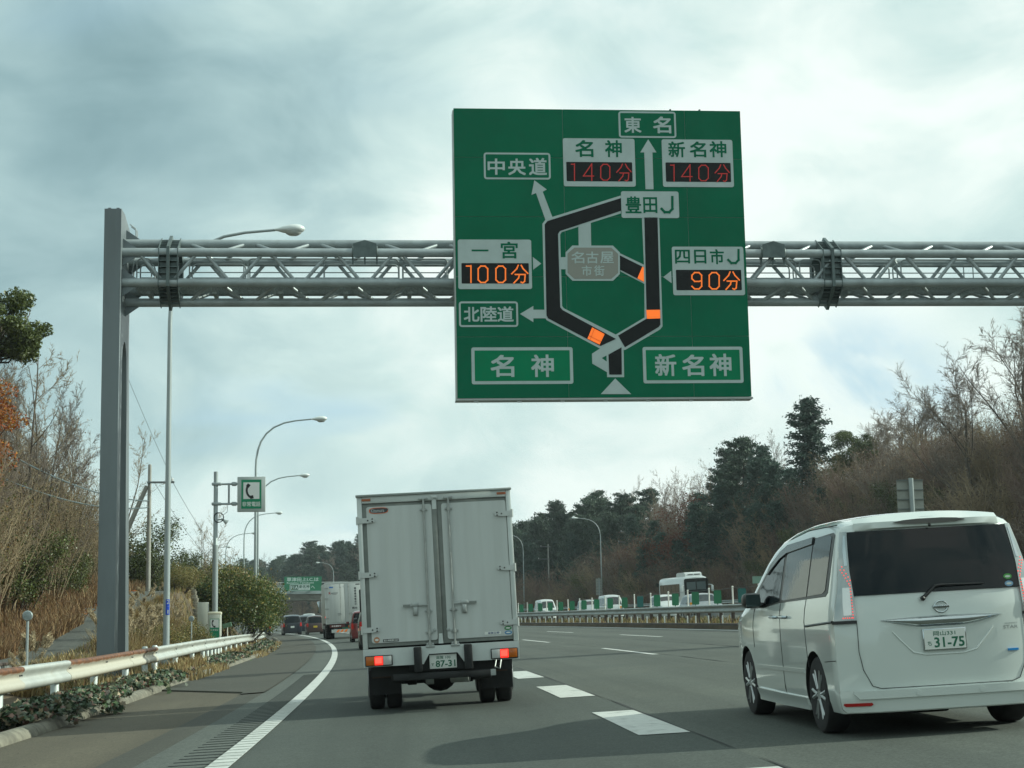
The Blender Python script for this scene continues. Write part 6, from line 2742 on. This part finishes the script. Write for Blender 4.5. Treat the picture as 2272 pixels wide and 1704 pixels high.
P_EVER = [Proto("evergreen_tree", "tree", 9.0, leafy(41 + i, 9.0, EV, .15, m_lever, 120, (.27, .27, .18), .115)) for i in range(2)]
P_ORANGE = Proto("maple_tree", "tree", 8.0, leafy(52, 8.0, EV, .12, m_lorange, 46, (.35, .35, .28), .105))




def dome_tree(seed, H, rx, z0, m, n, size, nc=46, sig=.30):
    """trunk and limbs carrying a lumpy rounded crown between z0 and H"""
    r_ = np.random.default_rng(seed)
    W_ = Wood(seed)
    p = np.array([0, 0, -.3])
    for i in range(6):
        q = np.array([r_.normal(0, .08), r_.normal(0, .08), -.3 + (z0 + .5 + .3) * (i + 1) / 6])
        W_.seg.setdefault(0, []).append((*p, *q, .14 - .012 * i, .14 - .012 * (i + 1)))
        p = q
    cl = []
    hc = (H - z0) / 2
    for i in range(nc):
        a = i * 2.4 + r_.uniform(-.4, .4)
        sz = r_.uniform(-.75, 1)
        k = r_.uniform(.62, 1.0)
        c_ = np.array([rx * k * math.cos(a) * math.sqrt(1 - sz * sz * .9), rx * k * math.sin(a) * math.sqrt(1 - sz * sz * .9), z0 + hc + hc * .92 * sz * k])
        cl.append(c_)
        mid = p * .5 + c_ * .5 + r_.normal(0, .12, 3)
        W_.seg.setdefault(1, []).append((*p, *mid, .05, .03))
        W_.seg.setdefault(1, []).append((*mid, *c_, .03, .012))
    cl = np.array(cl)
    idx = r_.integers(0, nc, n)
    o = r_.normal(0, 1, (n, 3))
    o /= np.linalg.norm(o, axis=1)[:, None]
    o *= (r_.random((n, 1)) ** .45)
    cen = cl[idx] + o * np.array([sig * 1.9, sig * 1.9, sig * 1.35]) * r_.uniform(.7, 1.2, nc)[idx][:, None]
    return [("trunk", W_.wood_mesh("trunk", [0, 1], m_barkd, [9, 5])), ("crown", leaf_mesh("crown", cen, size, m, r_, .5))]


P_DOME = [Proto("evergreen_tree", "tree", 11.0, dome_tree(43, 11.0, 2.1, 7.6, m_lever, 26000, .12)), Proto("evergreen_tree", "tree", 8.0, dome_tree(44, 8.0, 2.3, 2.2, m_lever, 26000, .14, 60, .36))]
P_MAPLE = Proto("maple_tree", "tree", 9.0, dome_tree(45, 9.0, 1.5, 4.0, m_lorange, 15000, .105, 50, .27))

# pines and cedars
def conifer(seed, H, kind):
    rg = np.random.default_rng(seed)
    W_ = Wood(seed)
    ns = 12
    pts = [np.array([0, 0, -.3])]
    for i in range(ns):
        pts.append(pts[-1] + np.array([rg.normal(0, .05), rg.normal(0, .05), (H + .3) / ns]))
    for i in range(ns):
        W_.seg.setdefault(0, []).append((*pts[i], *pts[i + 1], .17 * (1 - i / ns) + .02, .17 * (1 - (i + 1) / ns) + .02))
    cen, ax = [], []
    nb = 62 if kind == "cedar" else 40
    for b in range(nb):
        h = H * ((.12 if kind == "cedar" else .34) + (.86 if kind == "cedar" else .64) * (b / nb) ** .9)
        i = min(ns - 1, int(h / H * ns))
        p = pts[i] + (pts[i + 1] - pts[i]) * (h / H * ns - i)
        f = 1 - h / H
        if kind == "cedar":
            L = (.35 + 2.7 * f ** .7) * rg.uniform(.6, 1.15)
            dz = .25 - .55 * f
        else:
            L = (.6 + 3.1 * min(f * 1.7, 1) ** .75) * rg.uniform(.45, 1.2)
            dz = .35 - .25 * f
        a = b * 2.4 + rg.uniform(-.5, .5)
        d = np.array([math.cos(a), math.sin(a), dz])
        d /= np.linalg.norm(d)
        seg_n = 4
        q = p
        for j in range(seg_n):
            d2 = d + rg.normal(0, .12, 3) + (np.array([0, 0, .10 * j]) if kind == "cedar" else np.array([0, 0, .06 * j]))
            d2 /= np.linalg.norm(d2)
            q2 = q + d2 * L / seg_n
            W_.seg.setdefault(1, []).append((*q, *q2, .035 * (1 - j / seg_n) + .008, .035 * (1 - (j + 1) / seg_n) + .008))
            if j >= (0 if kind == "cedar" else 1):
                m_ = int(52 * L / 2 + 14) if kind == "cedar" else int(60 * L / 2 + 20)
                u = rg.random((m_, 1))
                base = q + (q2 - q) * u
                if kind == "cedar":
                    o = rg.normal(0, 1, (m_, 3)) * np.array([.20, .20, .16])
                    cen.append(base + o)
                    ax.append(np.tile(d2 * .7 + np.array([0, 0, -.5]), (m_, 1)))
                else:
                    o = rg.normal(0, 1, (m_, 3)) * np.array([.27, .27, .11])
                    cen.append(base + o)
                    ax.append(np.tile(d2 + np.array([0, 0, .6]), (m_, 1)))
            q = q2
    cen = np.concatenate(cen)
    ax = np.concatenate(ax)
    lm_ = leaf_mesh("crown", cen, .28 if kind == "cedar" else .30, m_lcedar if kind == "cedar" else m_lpine, rg, .3, .45, .4, ax)
    return [("trunk", W_.wood_mesh("trunk", [0, 1], m_barkd, [8, 4])), ("crown", lm_)]


P_CEDAR = [Proto("cedar_tree", "tree", 12.0, conifer(61 + i, 12.0, "cedar")) for i in range(2)]
P_PINE = [Proto("pine_tree", "tree", 12.0, conifer(71 + i, 12.0, "pine")) for i in range(3)]


# shrubs of bare stems, with or without leaves
def thicket(seed, H, rad, nst, twig, leafm=None, nleaf=0, lsize=.10, lean=.35, cfg=None, lmin=.1):
    W_ = Wood(seed)
    c = cfg or [dict(n=5, wig=.09, up=.05, kids=1.5, ang=(18, 42), rat=.45, start=.25, rr=.6, tap=.25),
                dict(n=3, wig=.14, up=.06, kids=1.6, ang=(18, 45), rat=.55, start=.2, rr=.6, rmin=.007),
                dict(n=2, wig=.16, up=.03, kids=1.0, ang=(18, 45), rat=.6, start=.2, rr=.7, rmin=.006), dict(n=2, wig=.2, kids=0, ang=(1, 2), rat=.5)]
    for i in range(nst):
        a = W_.rg.uniform(0, 2 * PI)
        q = rad * math.sqrt(W_.rg.random())
        d = np.array([math.cos(a) * lean * W_.rg.random(), math.sin(a) * lean * W_.rg.random(), 1.0])
        W_.grow((q * math.cos(a), q * math.sin(a), -.3), d / np.linalg.norm(d), H * W_.rg.uniform(.55, 1.0), W_.rg.uniform(.018, .04), 0, c)
    parts = [("stems", W_.wood_mesh("stems", [0, 1, 2, 3], twig, [5, 4, 3, 3]))]
    if leafm:
        t = np.array([q[0] for q in W_.tips])
        idx = W_.rg.integers(0, len(t), nleaf)
        cen = t[idx] + W_.rg.normal(0, .16, (nleaf, 3))
        cen[:, 2] = np.maximum(cen[:, 2], lmin)
        parts.append(("leaves", leaf_mesh("leaves", cen, lsize, leafm, W_.rg, .3)))
    return parts


P_THICK = [Proto("thicket_shrub", "shrub", 5.0, thicket(81 + i, 5.0, 1.1, 44, m_twigp, m_lthick, 2600, .065)) for i in range(3)]
P_BROWN = [Proto("brown_shrub", "shrub", 3.6, thicket(91, 3.6, 1.5, 70, m_twig, m_lbrown, 2600, .09, .7)),
           Proto("brown_shrub", "shrub", 3.6, thicket(92, 3.6, 1.5, 80, m_twigr, m_lbrown, 1400, .09, .8)),
           Proto("brown_shrub", "shrub", 3.6, thicket(93, 3.6, 1.4, 80, m_twigp, m_lbrown, 900, .09, .7))]
P_REDDISH = Proto("reddish_tree", "tree", 7.0, leafy(95, 7.0, EV, .10, m_lred, 7, (.4, .4, .3), .15, bark=m_bark))
P_GREENSH = Proto("evergreen_shrub", "shrub", 3.2, thicket(96, 3.2, 1.3, 22, m_barkd, m_lever, 15000, .085, .8))


def bush(seed, rx, ry, h, n, m1, m2, size):
    rg = np.random.default_rng(seed)
    W_ = Wood(seed)
    c = [dict(n=5, wig=.12, up=.04, kids=2.0, ang=(25, 55), rat=.5, start=.2, rr=.6), dict(n=3, wig=.15, kids=1.5, ang=(20, 50), rat=.5, start=.2, rr=.6), dict(n=2, wig=.2, kids=0, ang=(1, 2), rat=.5)]
    for i in range(16):
        a = rg.uniform(0, 2 * PI)
        W_.grow((.3 * math.cos(a), .3 * math.sin(a), -.2), (.6 * math.cos(a), .6 * math.sin(a), 1), h * .8, .04, 0, c)
    # lumpy shell: clumps of leaves on an uneven dome
    cl = []
    for i in range(150):
        a = rg.uniform(0, 2 * PI)
        el = math.asin(rg.uniform(-.25, 1))
        k = rg.uniform(.72, 1.04) * (1 + .10 * math.sin(3 * a + 1) + .08 * math.sin(5 * el + a))
        cl.append((rx * k * math.cos(a) * math.cos(el), ry * k * math.sin(a) * math.cos(el), h * (.46 + .50 * k * math.sin(el))))
    cl = np.array(cl)
    idx = rg.integers(0, len(cl), n)
    cen = cl[idx] + rg.normal(0, 1, (n, 3)) * np.array([.26, .26, .22])
    cen[:, 2] = np.abs(cen[:, 2] - .05) + .05
    w_ = (cen[:, 2] / h) ** 2 + rg.normal(0, .25, n) + .15 * (cen[:, 0] / rx)
    hi = w_ > .82
    return [("stems", W_.wood_mesh("stems", [0, 1, 2], m_barkd, [5, 4, 3])), ("leaves", leaf_mesh("leaves", cen[~hi], size, m1, rg, .5)), ("young_leaves", leaf_mesh("young_leaves", cen[hi], size, m2, rg, .5))]


P_BUSH = Proto("roadside_bush", "bush", 4.0, bush(101, 2.1, 2.4, 4.0, 46000, m_lbush, m_lyel, .10))
P_YEL = Proto("yellow_shrub", "shrub", 2.2, bush(103, 1.2, 1.2, 2.2, 7500, m_lyel, m_lyel, .085))


def blades(name, pts, h, m, rg, lean=.5, wd=.012, kind="stuff"):
    n = len(pts)
    a = rg.uniform(0, 2 * PI, n)
    hh = h * rg.uniform(.4, 1.1, n)
    tip = np.stack([np.cos(a) * lean * hh * rg.random(n), np.sin(a) * lean * hh * rg.random(n), hh], 1)
    mid = tip * np.array([.4, .4, .6])
    sd = np.stack([-np.sin(a), np.cos(a), 0 * a], 1) * wd * rg.uniform(.6, 1.4, n)[:, None]
    v = np.stack([pts - sd, pts + sd, pts + mid + sd * .8, pts + mid - sd * .8, pts + tip + sd * .15, pts + tip - sd * .15], 1).reshape(-1, 3)
    b = np.arange(n)[:, None] * 6
    f = np.concatenate([b + np.array([[0, 1, 2, 3]]), b + np.array([[3, 2, 4, 5]])])
    return np_mesh(name, v, f, m)


def scatter(n, s0, s1, t0, t1, rg, clump=0.0, gf=None):
    out = []
    s = rg.uniform(s0, s1, n)
    t = rg.uniform(t0, t1, n)
    for a, b in zip(s, t):
        if clump:
            v = math.sin(a * 1.3 + 2 * math.sin(b * 1.7)) * math.cos(b * 2.1 + .6 * a)
            if v < clump * rg.random() * 2 - 1:
                continue
        p = rp(a, b)
        out.append((p.x, p.y, (gf or ground_z)(a, b) - .02))
    return np.array(out)


rg = np.random.default_rng(5)
# ---------------- left side: verge, slope and trees
tag(link("dry_grass", blades("dry_grass", np.concatenate([scatter(16000, 30, 96, -8.6, -4.75, rg, .8), scatter(2600, 37, 46, -5.3, -4.42, rg, .9) + np.array([0, 0, .12]), scatter(5000, 57, 96, -5.2, -4.15, rg, .9) + np.array([0, 0, .12])]), .30, m_straw, rg, .8, .014)), kind="stuff")
tag(link("green_grass", blades("green_grass", scatter(9000, 30, 110, -9.0, -4.9, rg, .6), .26, m_ggrass, rg, .6, .014)), kind="stuff")
tag(link("dry_bank_grass", blades("dry_bank_grass", np.concatenate([scatter(30000, 30, 84, -16.5, -10.9, rg, .3), scatter(6000, 40, 58, -11.0, -10.3, rg, .3)]), .62, m_rgrass, rg, .9, .017)), kind="stuff")
tag(link("fallen_leaves", leaf_mesh("fallen_leaves", np.concatenate([scatter(9000, 30, 80, -15, -10.6, rg), scatter(2500, 20, 95, -6.0, -4.6, rg)]) + np.array([0, 0, .06]), .10, m_lorange, rg, 2.0)), kind="stuff")
# ivy along the kerb
def ivy_pts(n, s0, s1, tin, tout, hgt, r_):
    out = []
    for _ in range(n):
        s = s0 + (s1 - s0) * r_.random()
        u = r_.random()
        edge = math.sin(s * 1.9) * .16 + math.sin(s * 4.7 + 1) * .10
        k = min(1, (s - s0) / 1.2, (s1 - s) / 1.2)
        ti = tin + edge - (1 - k) * .5
        t = ti + (tout - ti) * u
        p = rp(s, t)
        z = max(ground_z(s, t), BANK * t + (.10 if -4.95 < t < -4.3 else -.02))
        dome = hgt * (.25 + .75 * math.sin(PI * min(1, u * 1.25 + .12))) * (.6 + .4 * k)
        out.append((p.x, p.y, z + dome * r_.uniform(.15, 1) ** .6))
    return np.array(out)


iv = np.concatenate([ivy_pts(8600, 20.2, 27.4, -4.30, -5.9, .27, rg), ivy_pts(1900, 14, 20.4, -4.75, -5.9, .25, rg), ivy_pts(800, 27.3, 29.8, -4.9, -6.0, .22, rg), ivy_pts(5600, 29.6, 37.2, -4.50, -6.2, .25, rg),
                     ivy_pts(900, 38.6, 45, -4.95, -6.3, .2, rg), ivy_pts(3600, 45, 57.5, -4.50, -6.3, .26, rg), ivy_pts(2600, 61, 84, -4.25, -5.8, .36, rg)])
n = len(iv)
nr = rg.normal(0, .75, (n, 3)) + np.array([.25, -.35, .9])
nr /= np.linalg.norm(nr, axis=1)[:, None]
ax = rg.normal(0, 1, (n, 3))
ax -= nr * (ax * nr).sum(1)[:, None]
ax /= np.linalg.norm(ax, axis=1)[:, None]
bx = np.cross(nr, ax)
sz = (.047 * rg.uniform(.55, 1.35, n))[:, None]
shape = [(1.0, 0), (.35, .38), (.15, .95), (-.35, .55), (-.75, .55), (-.62, 0), (-.75, -.55), (-.35, -.55), (.15, -.95), (.35, -.38)]
v = np.stack([iv + ax * sz * a + bx * sz * b_ - nr * sz * .18 * (abs(b_)) for a, b_ in shape], 1).reshape(-1, 3)
f = np.arange(n)[:, None] * 10 + np.arange(10)[None, :]
tag(link("ivy_leaves", np_mesh("ivy_leaves", v, f, m_livy)), kind="stuff")

G_L = "thicket shrubs on the left bank"
G_LB = "slender bare trees on the left bank"
P_DOME[0].place(62, -14.75, 11.7, "tall round evergreen tree at the left edge, highest on the bank", rot=1.0)
P_MAPLE.place(52.5, -13.2, 8.8, "orange leaved maple at the left edge below the tall evergreen", rot=.4)
P_ORANGE.place(51.0, -13.3, 5.2, "low rust orange maple at the left edge near the crossarm", rot=2.4, wid=.7)
for i, (s, t, H) in enumerate(((57, -13.6, 11.4), (62, -13.2, 12.0), (66, -13.2, 10.6), (60, -14.6, 11.5), (70, -13.4, 9.8), (54, -14.4, 10.5), (74, -12.9, 8.8), (64, -15.2, 12.4), (50, -15.0, 10.8))):
    P_SLIM[i % 3].place(s, t, H, "slender leafless tree in the dense growth on the left bank", G_LB, lean=R(-6 + 3 * (i % 4)))
for i, (s, t, H) in enumerate(((52, -13.0, 7.5), (56, -12.8, 8.0), (60, -12.7, 8.6), (64, -12.8, 8.4), (68, -12.6, 7.8), (72, -12.7, 7.4), (50, -14.6, 8.5), (55, -15.4, 9.5), (58, -14.2, 8.8), (63, -14.4, 9.6), (66, -15.2, 9.8), (70, -14.4, 8.6), (73, -14.8, 8.0), (47, -14.2, 7.0))):
    P_BARE[i % 4].place(s, t, H, "grey brown leafless tree standing in the left bank thicket", "leafless trees of the left thicket", wid=.8)
for i in range(34):
    s = 44 + i * 1.15
    t = -12.7 - 1.6 * rng.random() - .9 * (i % 3)
    P_THICK[i % 3].place(s, t, rng.uniform(3.6, 6.4), "tangled thicket shrub with sparse yellow brown leaves on the left bank", G_L, wid=rng.uniform(.8, 1.1))
for s, t, H, lb in ((46.5, -13.4, 2.2, "dark green shrub low at the left edge under the orange maple"), (49.5, -13.0, 2.0, "dark green shrub among the thicket left of the gantry leg"), (58, -13.4, 3.0, "olive evergreen shrub half way up the left thicket"), (68, -12.9, 2.4, "green shrub just left of the gantry leg")):
    P_GREENSH.place(s, t, H, lb)
P_REDDISH.place(50.5, -12.4, 2.2, "small red leaved sapling above the dry grass on the left bank", rot=1)
P_SLIM[1].place(84, -12.6, 9.0, "bare tree whose branches reach out right of the gantry leg", lean=R(16))
for i, (s, t, H, lb) in enumerate(((92, -12.0, 3.2, "dark evergreen shrub behind the crest utility pole, left one"), (97, -11.2, 2.9, "dark evergreen shrub behind the crest utility pole, middle one"), (99, -10.6, 2.0, "evergreen shrub between the crest pole and the near lamp pole"), (90, -13.2, 4.2, "tall dark evergreen shrub just right of the gantry leg"), (104, -9.6, 1.2, "low evergreen shrub behind the near lamp pole"))):
    P_GREENSH.place(s, t, H, lb, wid=1.15)
P_BUSH.place(82.8, -6.35, 4.2, "big rounded green bush behind the guardrail end, yellowing on top", rot=.8, z=-.25)
for s, t, H, lb in ((77, -8.6, 1.1, "yellowing shrub left of the control cabinet"), (72, -7.2, 1.0, "low yellow green shrub behind the second reflector post"), (61, -6.9, 1.25, "low yellow green shrub behind the guardrail right of the lamp pole"), (52, -7.2, 1.25, "low green shrub between the gantry leg and the lamp pole"), (55.5, -6.8, 1.0, "small green shrub at the foot of the near lamp pole"),
                    (85, -8.6, 1.3, "yellow brown shrub above the control cabinet"), (91, -7.8, 1.7, "tall yellowing shrub on the left shoulder of the big bush"), (80, -8.9, 1.4, "yellowing shrub on the slope beside the pale drainage step")):
    P_YEL.place(s, t, H, lb)
for i in range(5):
    P_SLIM[i % 3].place(94 + 3 * i, -7.2 - .5 * i, 5.2 + .4 * (i % 3), "thin bare sapling rising behind the big bush", "bare saplings behind the big bush")
# pampas clumps
pl_v = []


def pampas(seed):
    r_ = np.random.default_rng(seed)
    base = r_.normal(0, .14, (420, 3)) * np.array([1, 1, 0])
    st = blades("leaves", base, 1.0, m_straw, r_, 1.1, .010)
    W_ = Wood(seed)
    cen, ax_ = [], []
    for i in range(9):
        a = r_.uniform(0, 2 * PI)
        d = np.array([.30 * math.cos(a), .30 * math.sin(a), 1])
        d /= np.linalg.norm(d)
        h = r_.uniform(1.2, 1.6)
        W_.seg.setdefault(0, []).append((0, 0, 0, *(d * h), .007, .005))
        tip = d * h
        m_ = 90
        u = r_.random((m_, 1))
        sd = np.array([.5 * math.cos(a), .5 * math.sin(a), .6])
        cen.append(tip + sd * (u - .3) * .38 + r_.normal(0, .03, (m_, 3)))
        ax_.append(np.tile(sd, (m_, 1)))
    pm_ = leaf_mesh("plumes", np.concatenate(cen), .11, m_plume, r_, 0, .25, .4, np.concatenate(ax_))
    return [("leaves", st), ("stems", W_.wood_mesh("stems", [0], m_twigp, [4])), ("plumes", pm_)]


P_PAMP = [Proto("pampas_grass", "grass clump", 1.6, pampas(111 + i)) for i in range(2)]
for i, (s, t, H) in enumerate(((46, -7.4, 1.4), (47.6, -7.1, 1.5), (49.5, -7.5, 1.6), (51, -7.2, 1.5), (53, -7.6, 1.5), (55, -7.3, 1.3), (57, -7.7, 1.3), (60, -7.5, 1.2), (64, -7.8, 1.1), (48.5, -8.2, 1.4), (52, -8.4, 1.4), (55, -8.6, 1.2), (59, -8.5, 1.1), (63, -8.7, 1.0), (67, -8.6, .9), (31.5, -6.9, 1.2), (30.3, -6.8, .9))):
    P_PAMP[i % 2].place(s, t, H, "dry pampas grass clump with pale plumes behind the guardrail", "pampas clumps on the left verge")
# pale broken drainage step running up the slope
dr_ = thing("drainage_step", "pale stepped concrete drain running up the slope left of the big bush", "drain")
for k in range(16):
    s, t = 68 + k * 1.0, -6.95 - k * .105
    mb = MB()
    mb.box(-.16, .16, -.45, .45, -.2, .16, .03)
    q = mb.build("drain_block", m_kerb, dr_)
    Mq = rframe(s, t, 0, False)
    Mq.translation.z = ground_z(s, t) + .12 + .05 * math.sin(k * 3.1)
    q.matrix_world = Mq @ Matrix.Rotation(R(rng.uniform(-10, 10)), 4, "Y")

# ---------------- median grass
tag(link("median_grass", blades("median_grass", scatter(4000, 24, 190, 13.7, 17.0, rg, .45), .26, m_rgrass, rg, .8, .018)), kind="stuff")
tag(link("median_weeds", blades("median_weeds", scatter(7000, 24, 190, 13.6, 17.0, rg, .5), .30, m_ggrass, rg, .8, .022)), kind="stuff")

# ---------------- right side: the wooded hill
G_BR = "brown shrubs on the opposite bank"
G_DW = "dark pines of the opposite wood"
G_DC = "dark cedars of the opposite wood"
G_BW = "bare trees of the opposite wood"
tag(link("hillside_brush", blades("hillside_brush", scatter(26000, 85, 300, 42.3, 62, rg, .2), .95, m_straw, rg, 1.0, .035)), kind="stuff")


def trees(P, pts, label, group, jit=1.0, **k):
    for i, (s, t, H) in enumerate(pts):
        P[(i * 7 + int(s)) % len(P)].place(s + rng.uniform(-jit, jit), t + rng.uniform(-jit, jit), H * rng.uniform(.9, 1.1), label, group, **k)


for s in list(range(92, 420, 5)) + list(range(425, 640, 10)):
    far = s > 250
    for j, t in enumerate((43.6, 46.2, 49.0, 52.5, 56) if s < 230 else (43.8, 46.8)):
        P_BROWN[(s // 5 + j * 2) % 3].place(s + rng.uniform(-2, 2), t + rng.uniform(-.8, .8), rng.uniform(2.8, 4.6) * (.8, 1.1, 1.25, 1.35, 1.3)[j] * (1.25 if 195 < s < 265 else 1), "leafless brown shrub on the bank beyond the opposite carriageway", G_BR, wid=rng.uniform(1.0, 1.4))
# named trees on the right skyline
P_PINE[0].place(176, 51.4, 13.6, "lone pine with open tiers at the left end of the right hand wood", rot=.5, wid=1.15)
P_CEDAR[0].place(160, 52.8, 14.0, "tallest pointed cedar on the right, above the minivan's left side", rot=0, wid=1.35)
P_CEDAR[1].place(165, 50.2, 10.5, "dense dark cedar below and left of the tallest pointed cedar", rot=2, wid=1.25)
P_CEDAR[1].place(158, 49.5, 9.0, "dark cedar below the tallest pointed cedar", rot=1, wid=1.2)
P_DOME[1].place(150.5, 53.5, 8.2, "olive green round evergreen right of the tallest pointed cedar", rot=2.2)
P_BARE[0].place(118.0, 49.4, 16.5, "tall bare tree at the right edge, its crown just under the gantry", rot=.3, wid=1.1)
P_BARE[2].place(115.5, 52.6, 17.0, "second tall bare tree at the right edge of the picture", rot=2.0, wid=1.15)
P_BARE[0].place(126, 53, 7.0, "shorter bare tree left of the two tall ones at the right edge", rot=2.0)
for i, (s, t, H) in enumerate(((152, 56.5, 10.6), (147, 57, 9.8), (143, 57.5, 8.2), (155, 58.5, 10.2), (139, 58, 7), (149, 60, 10.6), (134, 57, 6.0), (145, 62, 9))):
    P_BARE[(i % 2) * 2].place(s, t, H * .95, "bare fan shaped tree on the skyline behind the olive evergreen", "bare skyline trees right of the tall cedar", wid=1.3)
trees(P_CEDAR, [(170, 47.5, 8), (175, 46.5, 8.5), (181, 47.5, 9), (186, 50, 10), (172, 52, 10.5), (166, 46, 6.5), (193, 48, 8), (160, 46.5, 8), (155, 47, 7.5), (163, 48.5, 9), (151, 46.5, 6), (169, 49.5, 10), (177, 48.5, 9.5), (184, 46, 7.5), (158, 45, 5.5), (174, 44.8, 6), (148, 48, 6.5), (197, 46, 7), (203, 45.5, 6)], "dark cedar in the shade at the foot of the right hand wood", "dark cedars at the foot of the right hand wood", wid=1.3)
trees(P_PINE, [(184, 53.5, 11.5), (190, 56, 11), (180, 49.5, 9.0)], "dark pine left of the lone tiered pine on the right", "pines left of the lone pine")
trees(P_BARE + P_SLIM, [(183, 58, 11), (188, 52, 10.5), (193, 56, 11.5), (197, 51, 11), (201, 54, 12), (205, 57, 12), (209, 52, 11.5), (213, 55, 12), (218, 58, 11.5), (222, 53, 11), (226, 56, 12), (232, 58, 12.5), (199, 60, 11.5), (208, 61, 11), (216, 62, 11), (240, 60, 12), (248, 58, 12), (258, 60, 12)],
      "bare grey tree in the middle of the opposite wood", G_BW)
P_REDDISH.place(186, 47.5, 10.5, "tall reddish tree among the bare trees above the bus", rot=0)
P_REDDISH.place(192, 46.5, 7.5, "lower reddish tree above the bus", rot=2)
P_REDDISH.place(208, 47.0, 7.0, "reddish tree left of the bus, behind the slatted sign back", rot=1)
trees(P_PINE, [(224, 49.5, 10.9), (230, 51, 11.9), (235, 49, 11.4), (240, 52, 13.4), (245, 50, 12.9), (250, 48.5, 12.9), (254, 52, 13.9), (259, 50, 13.4), (264, 48.5, 12.4), (269, 51.5, 13.4), (275, 50, 12.9), (282, 52, 12.9), (290, 51, 11.4), (298, 50, 11.4), (216, 50.5, 9.9), (220, 47.5, 7.4), (228, 46.5, 7.4)],
      "dark pine of the wood right of the box truck", G_DW)
trees(P_CEDAR, [(233, 47, 10), (242, 47.5, 10.5), (248, 46.5, 10), (256, 47.5, 11), (262, 46.5, 10), (270, 47.5, 11), (280, 47, 11), (212, 49, 9.5)], "dark cedar of the wood right of the box truck", G_DC)
trees([P_GREENSH], [(196, 46, 4), (200, 48, 5), (206, 46.5, 4), (172, 45, 4), (178, 44.8, 3.5), (214, 46, 4.5), (128, 49, 4), (136, 47.5, 3.5), (140, 50, 4.5), (122, 47, 3.5), (147, 47, 4), (152, 46, 3.5)], "green shrub among the brown growth on the opposite bank", "green shrubs on the opposite bank")
trees(P_PINE, [(s, t + 1.5 * (s % 3), H - 2.2) for s, t, H in ((222, 53, 13.5), (227, 55, 14), (233, 54, 14.5), (238, 56, 14.5), (243, 55, 15.5), (248, 54, 15.5), (253, 57, 16), (258, 54, 15.5), (263, 56, 15.5), (268, 54, 15), (274, 55, 15.5), (280, 56, 15), (287, 54, 14.5), (295, 55, 14.5), (303, 53, 14), (311, 52, 13.5), (320, 52, 13))],
      "dark pine of the back row of the wood right of the box truck", "back row pines of the opposite wood", wid=1.2)
trees(P_CEDAR, [(225, 48, 9.5), (238, 48.5, 10), (252, 49, 10.5), (246, 47, 8), (266, 48, 10), (276, 47, 10.5), (287, 48, 11), (296, 47, 11), (306, 47.5, 11), (205, 49.5, 8), (199, 48.5, 8.5)], "low dark cedar filling the wood right of the box truck", "low cedars of the opposite wood", wid=1.25)
trees([P_BARE[0], P_BARE[2]], [(s, 51 + (s * 7) % 9, (8.5 if s > 178 else 3.4) + (s * 3) % 4) for s in range(126, 232, 4)], "grey leafless tree in the thick growth of the opposite slope", "leafless trees of the opposite slope", wid=1.15)
# woods beyond the overpass
for s in range(335, 640, 9):
    for j, t in enumerate((46, 51, 57, 64, 71)):
        P = (P_PINE + P_CEDAR)[(s + j) % 5] if (s * 7 + j * 3) % 10 < 8 and not (345 < s < 395 and j > 1) else P_BARE[(s + j) % 4]
        P.place(s + rng.uniform(-3, 3), t + rng.uniform(-2, 2), rng.uniform(8.5, 11) + (3 if 395 < s < 440 else 0) - (3 if j == 0 else 0), "tree of the distant wood beyond the overpass", "trees of the distant wood beyond the overpass", wid=1.3)
# low growth under and beside the bridge on the left
trees([P_GREENSH], [(258, -10, 3.2), (250, -9, 2.8), (266, -12, 3.5), (240, -9, 2.5), (222, -9, 2.5), (205, -9, 2.4), (190, -9, 2.4), (175, -8.5, 2.6), (160, -8.5, 2.8), (145, -8.2, 3.0), (130, -8.5, 3.0), (118, -8.6, 3.0), (110, -9.5, 3.2)], "low evergreen shrub on the left verge beyond the big bush", "low shrubs on the far left verge")
# a few dark lumps of debris and stones on the shoulder
tag(link("shoulder_grit", leaf_mesh("shoulder_grit", np.array([tuple(rp(a, b, .006)) for a, b in zip(rg.uniform(14, 27, 26), rg.uniform(-4.3, -2.9, 26))]), .028, m_joint, rg, 6.0)), kind="stuff")

# ---------------- light winter haze
mh = bpy.data.materials.new("haze_air")
mh.use_nodes = True
th = NT(mh.node_tree)
th.n.clear()
pv_ = th.node("ShaderNodeVolumePrincipled")
pv_.inputs["Color"].default_value = (.86, .94, 1.0, 1)
pv_.inputs["Density"].default_value = .00020
pv_.inputs["Anisotropy"].default_value = .2
th.l.new(pv_.outputs[0], th.node("ShaderNodeOutputMaterial").inputs["Volume"])
mb = MB()
mb.box(-1700, 1700, -900, 1700, -6, 95)
hz = mb.build("haze", mh, smooth=0)
tag(hz, kind="stuff")
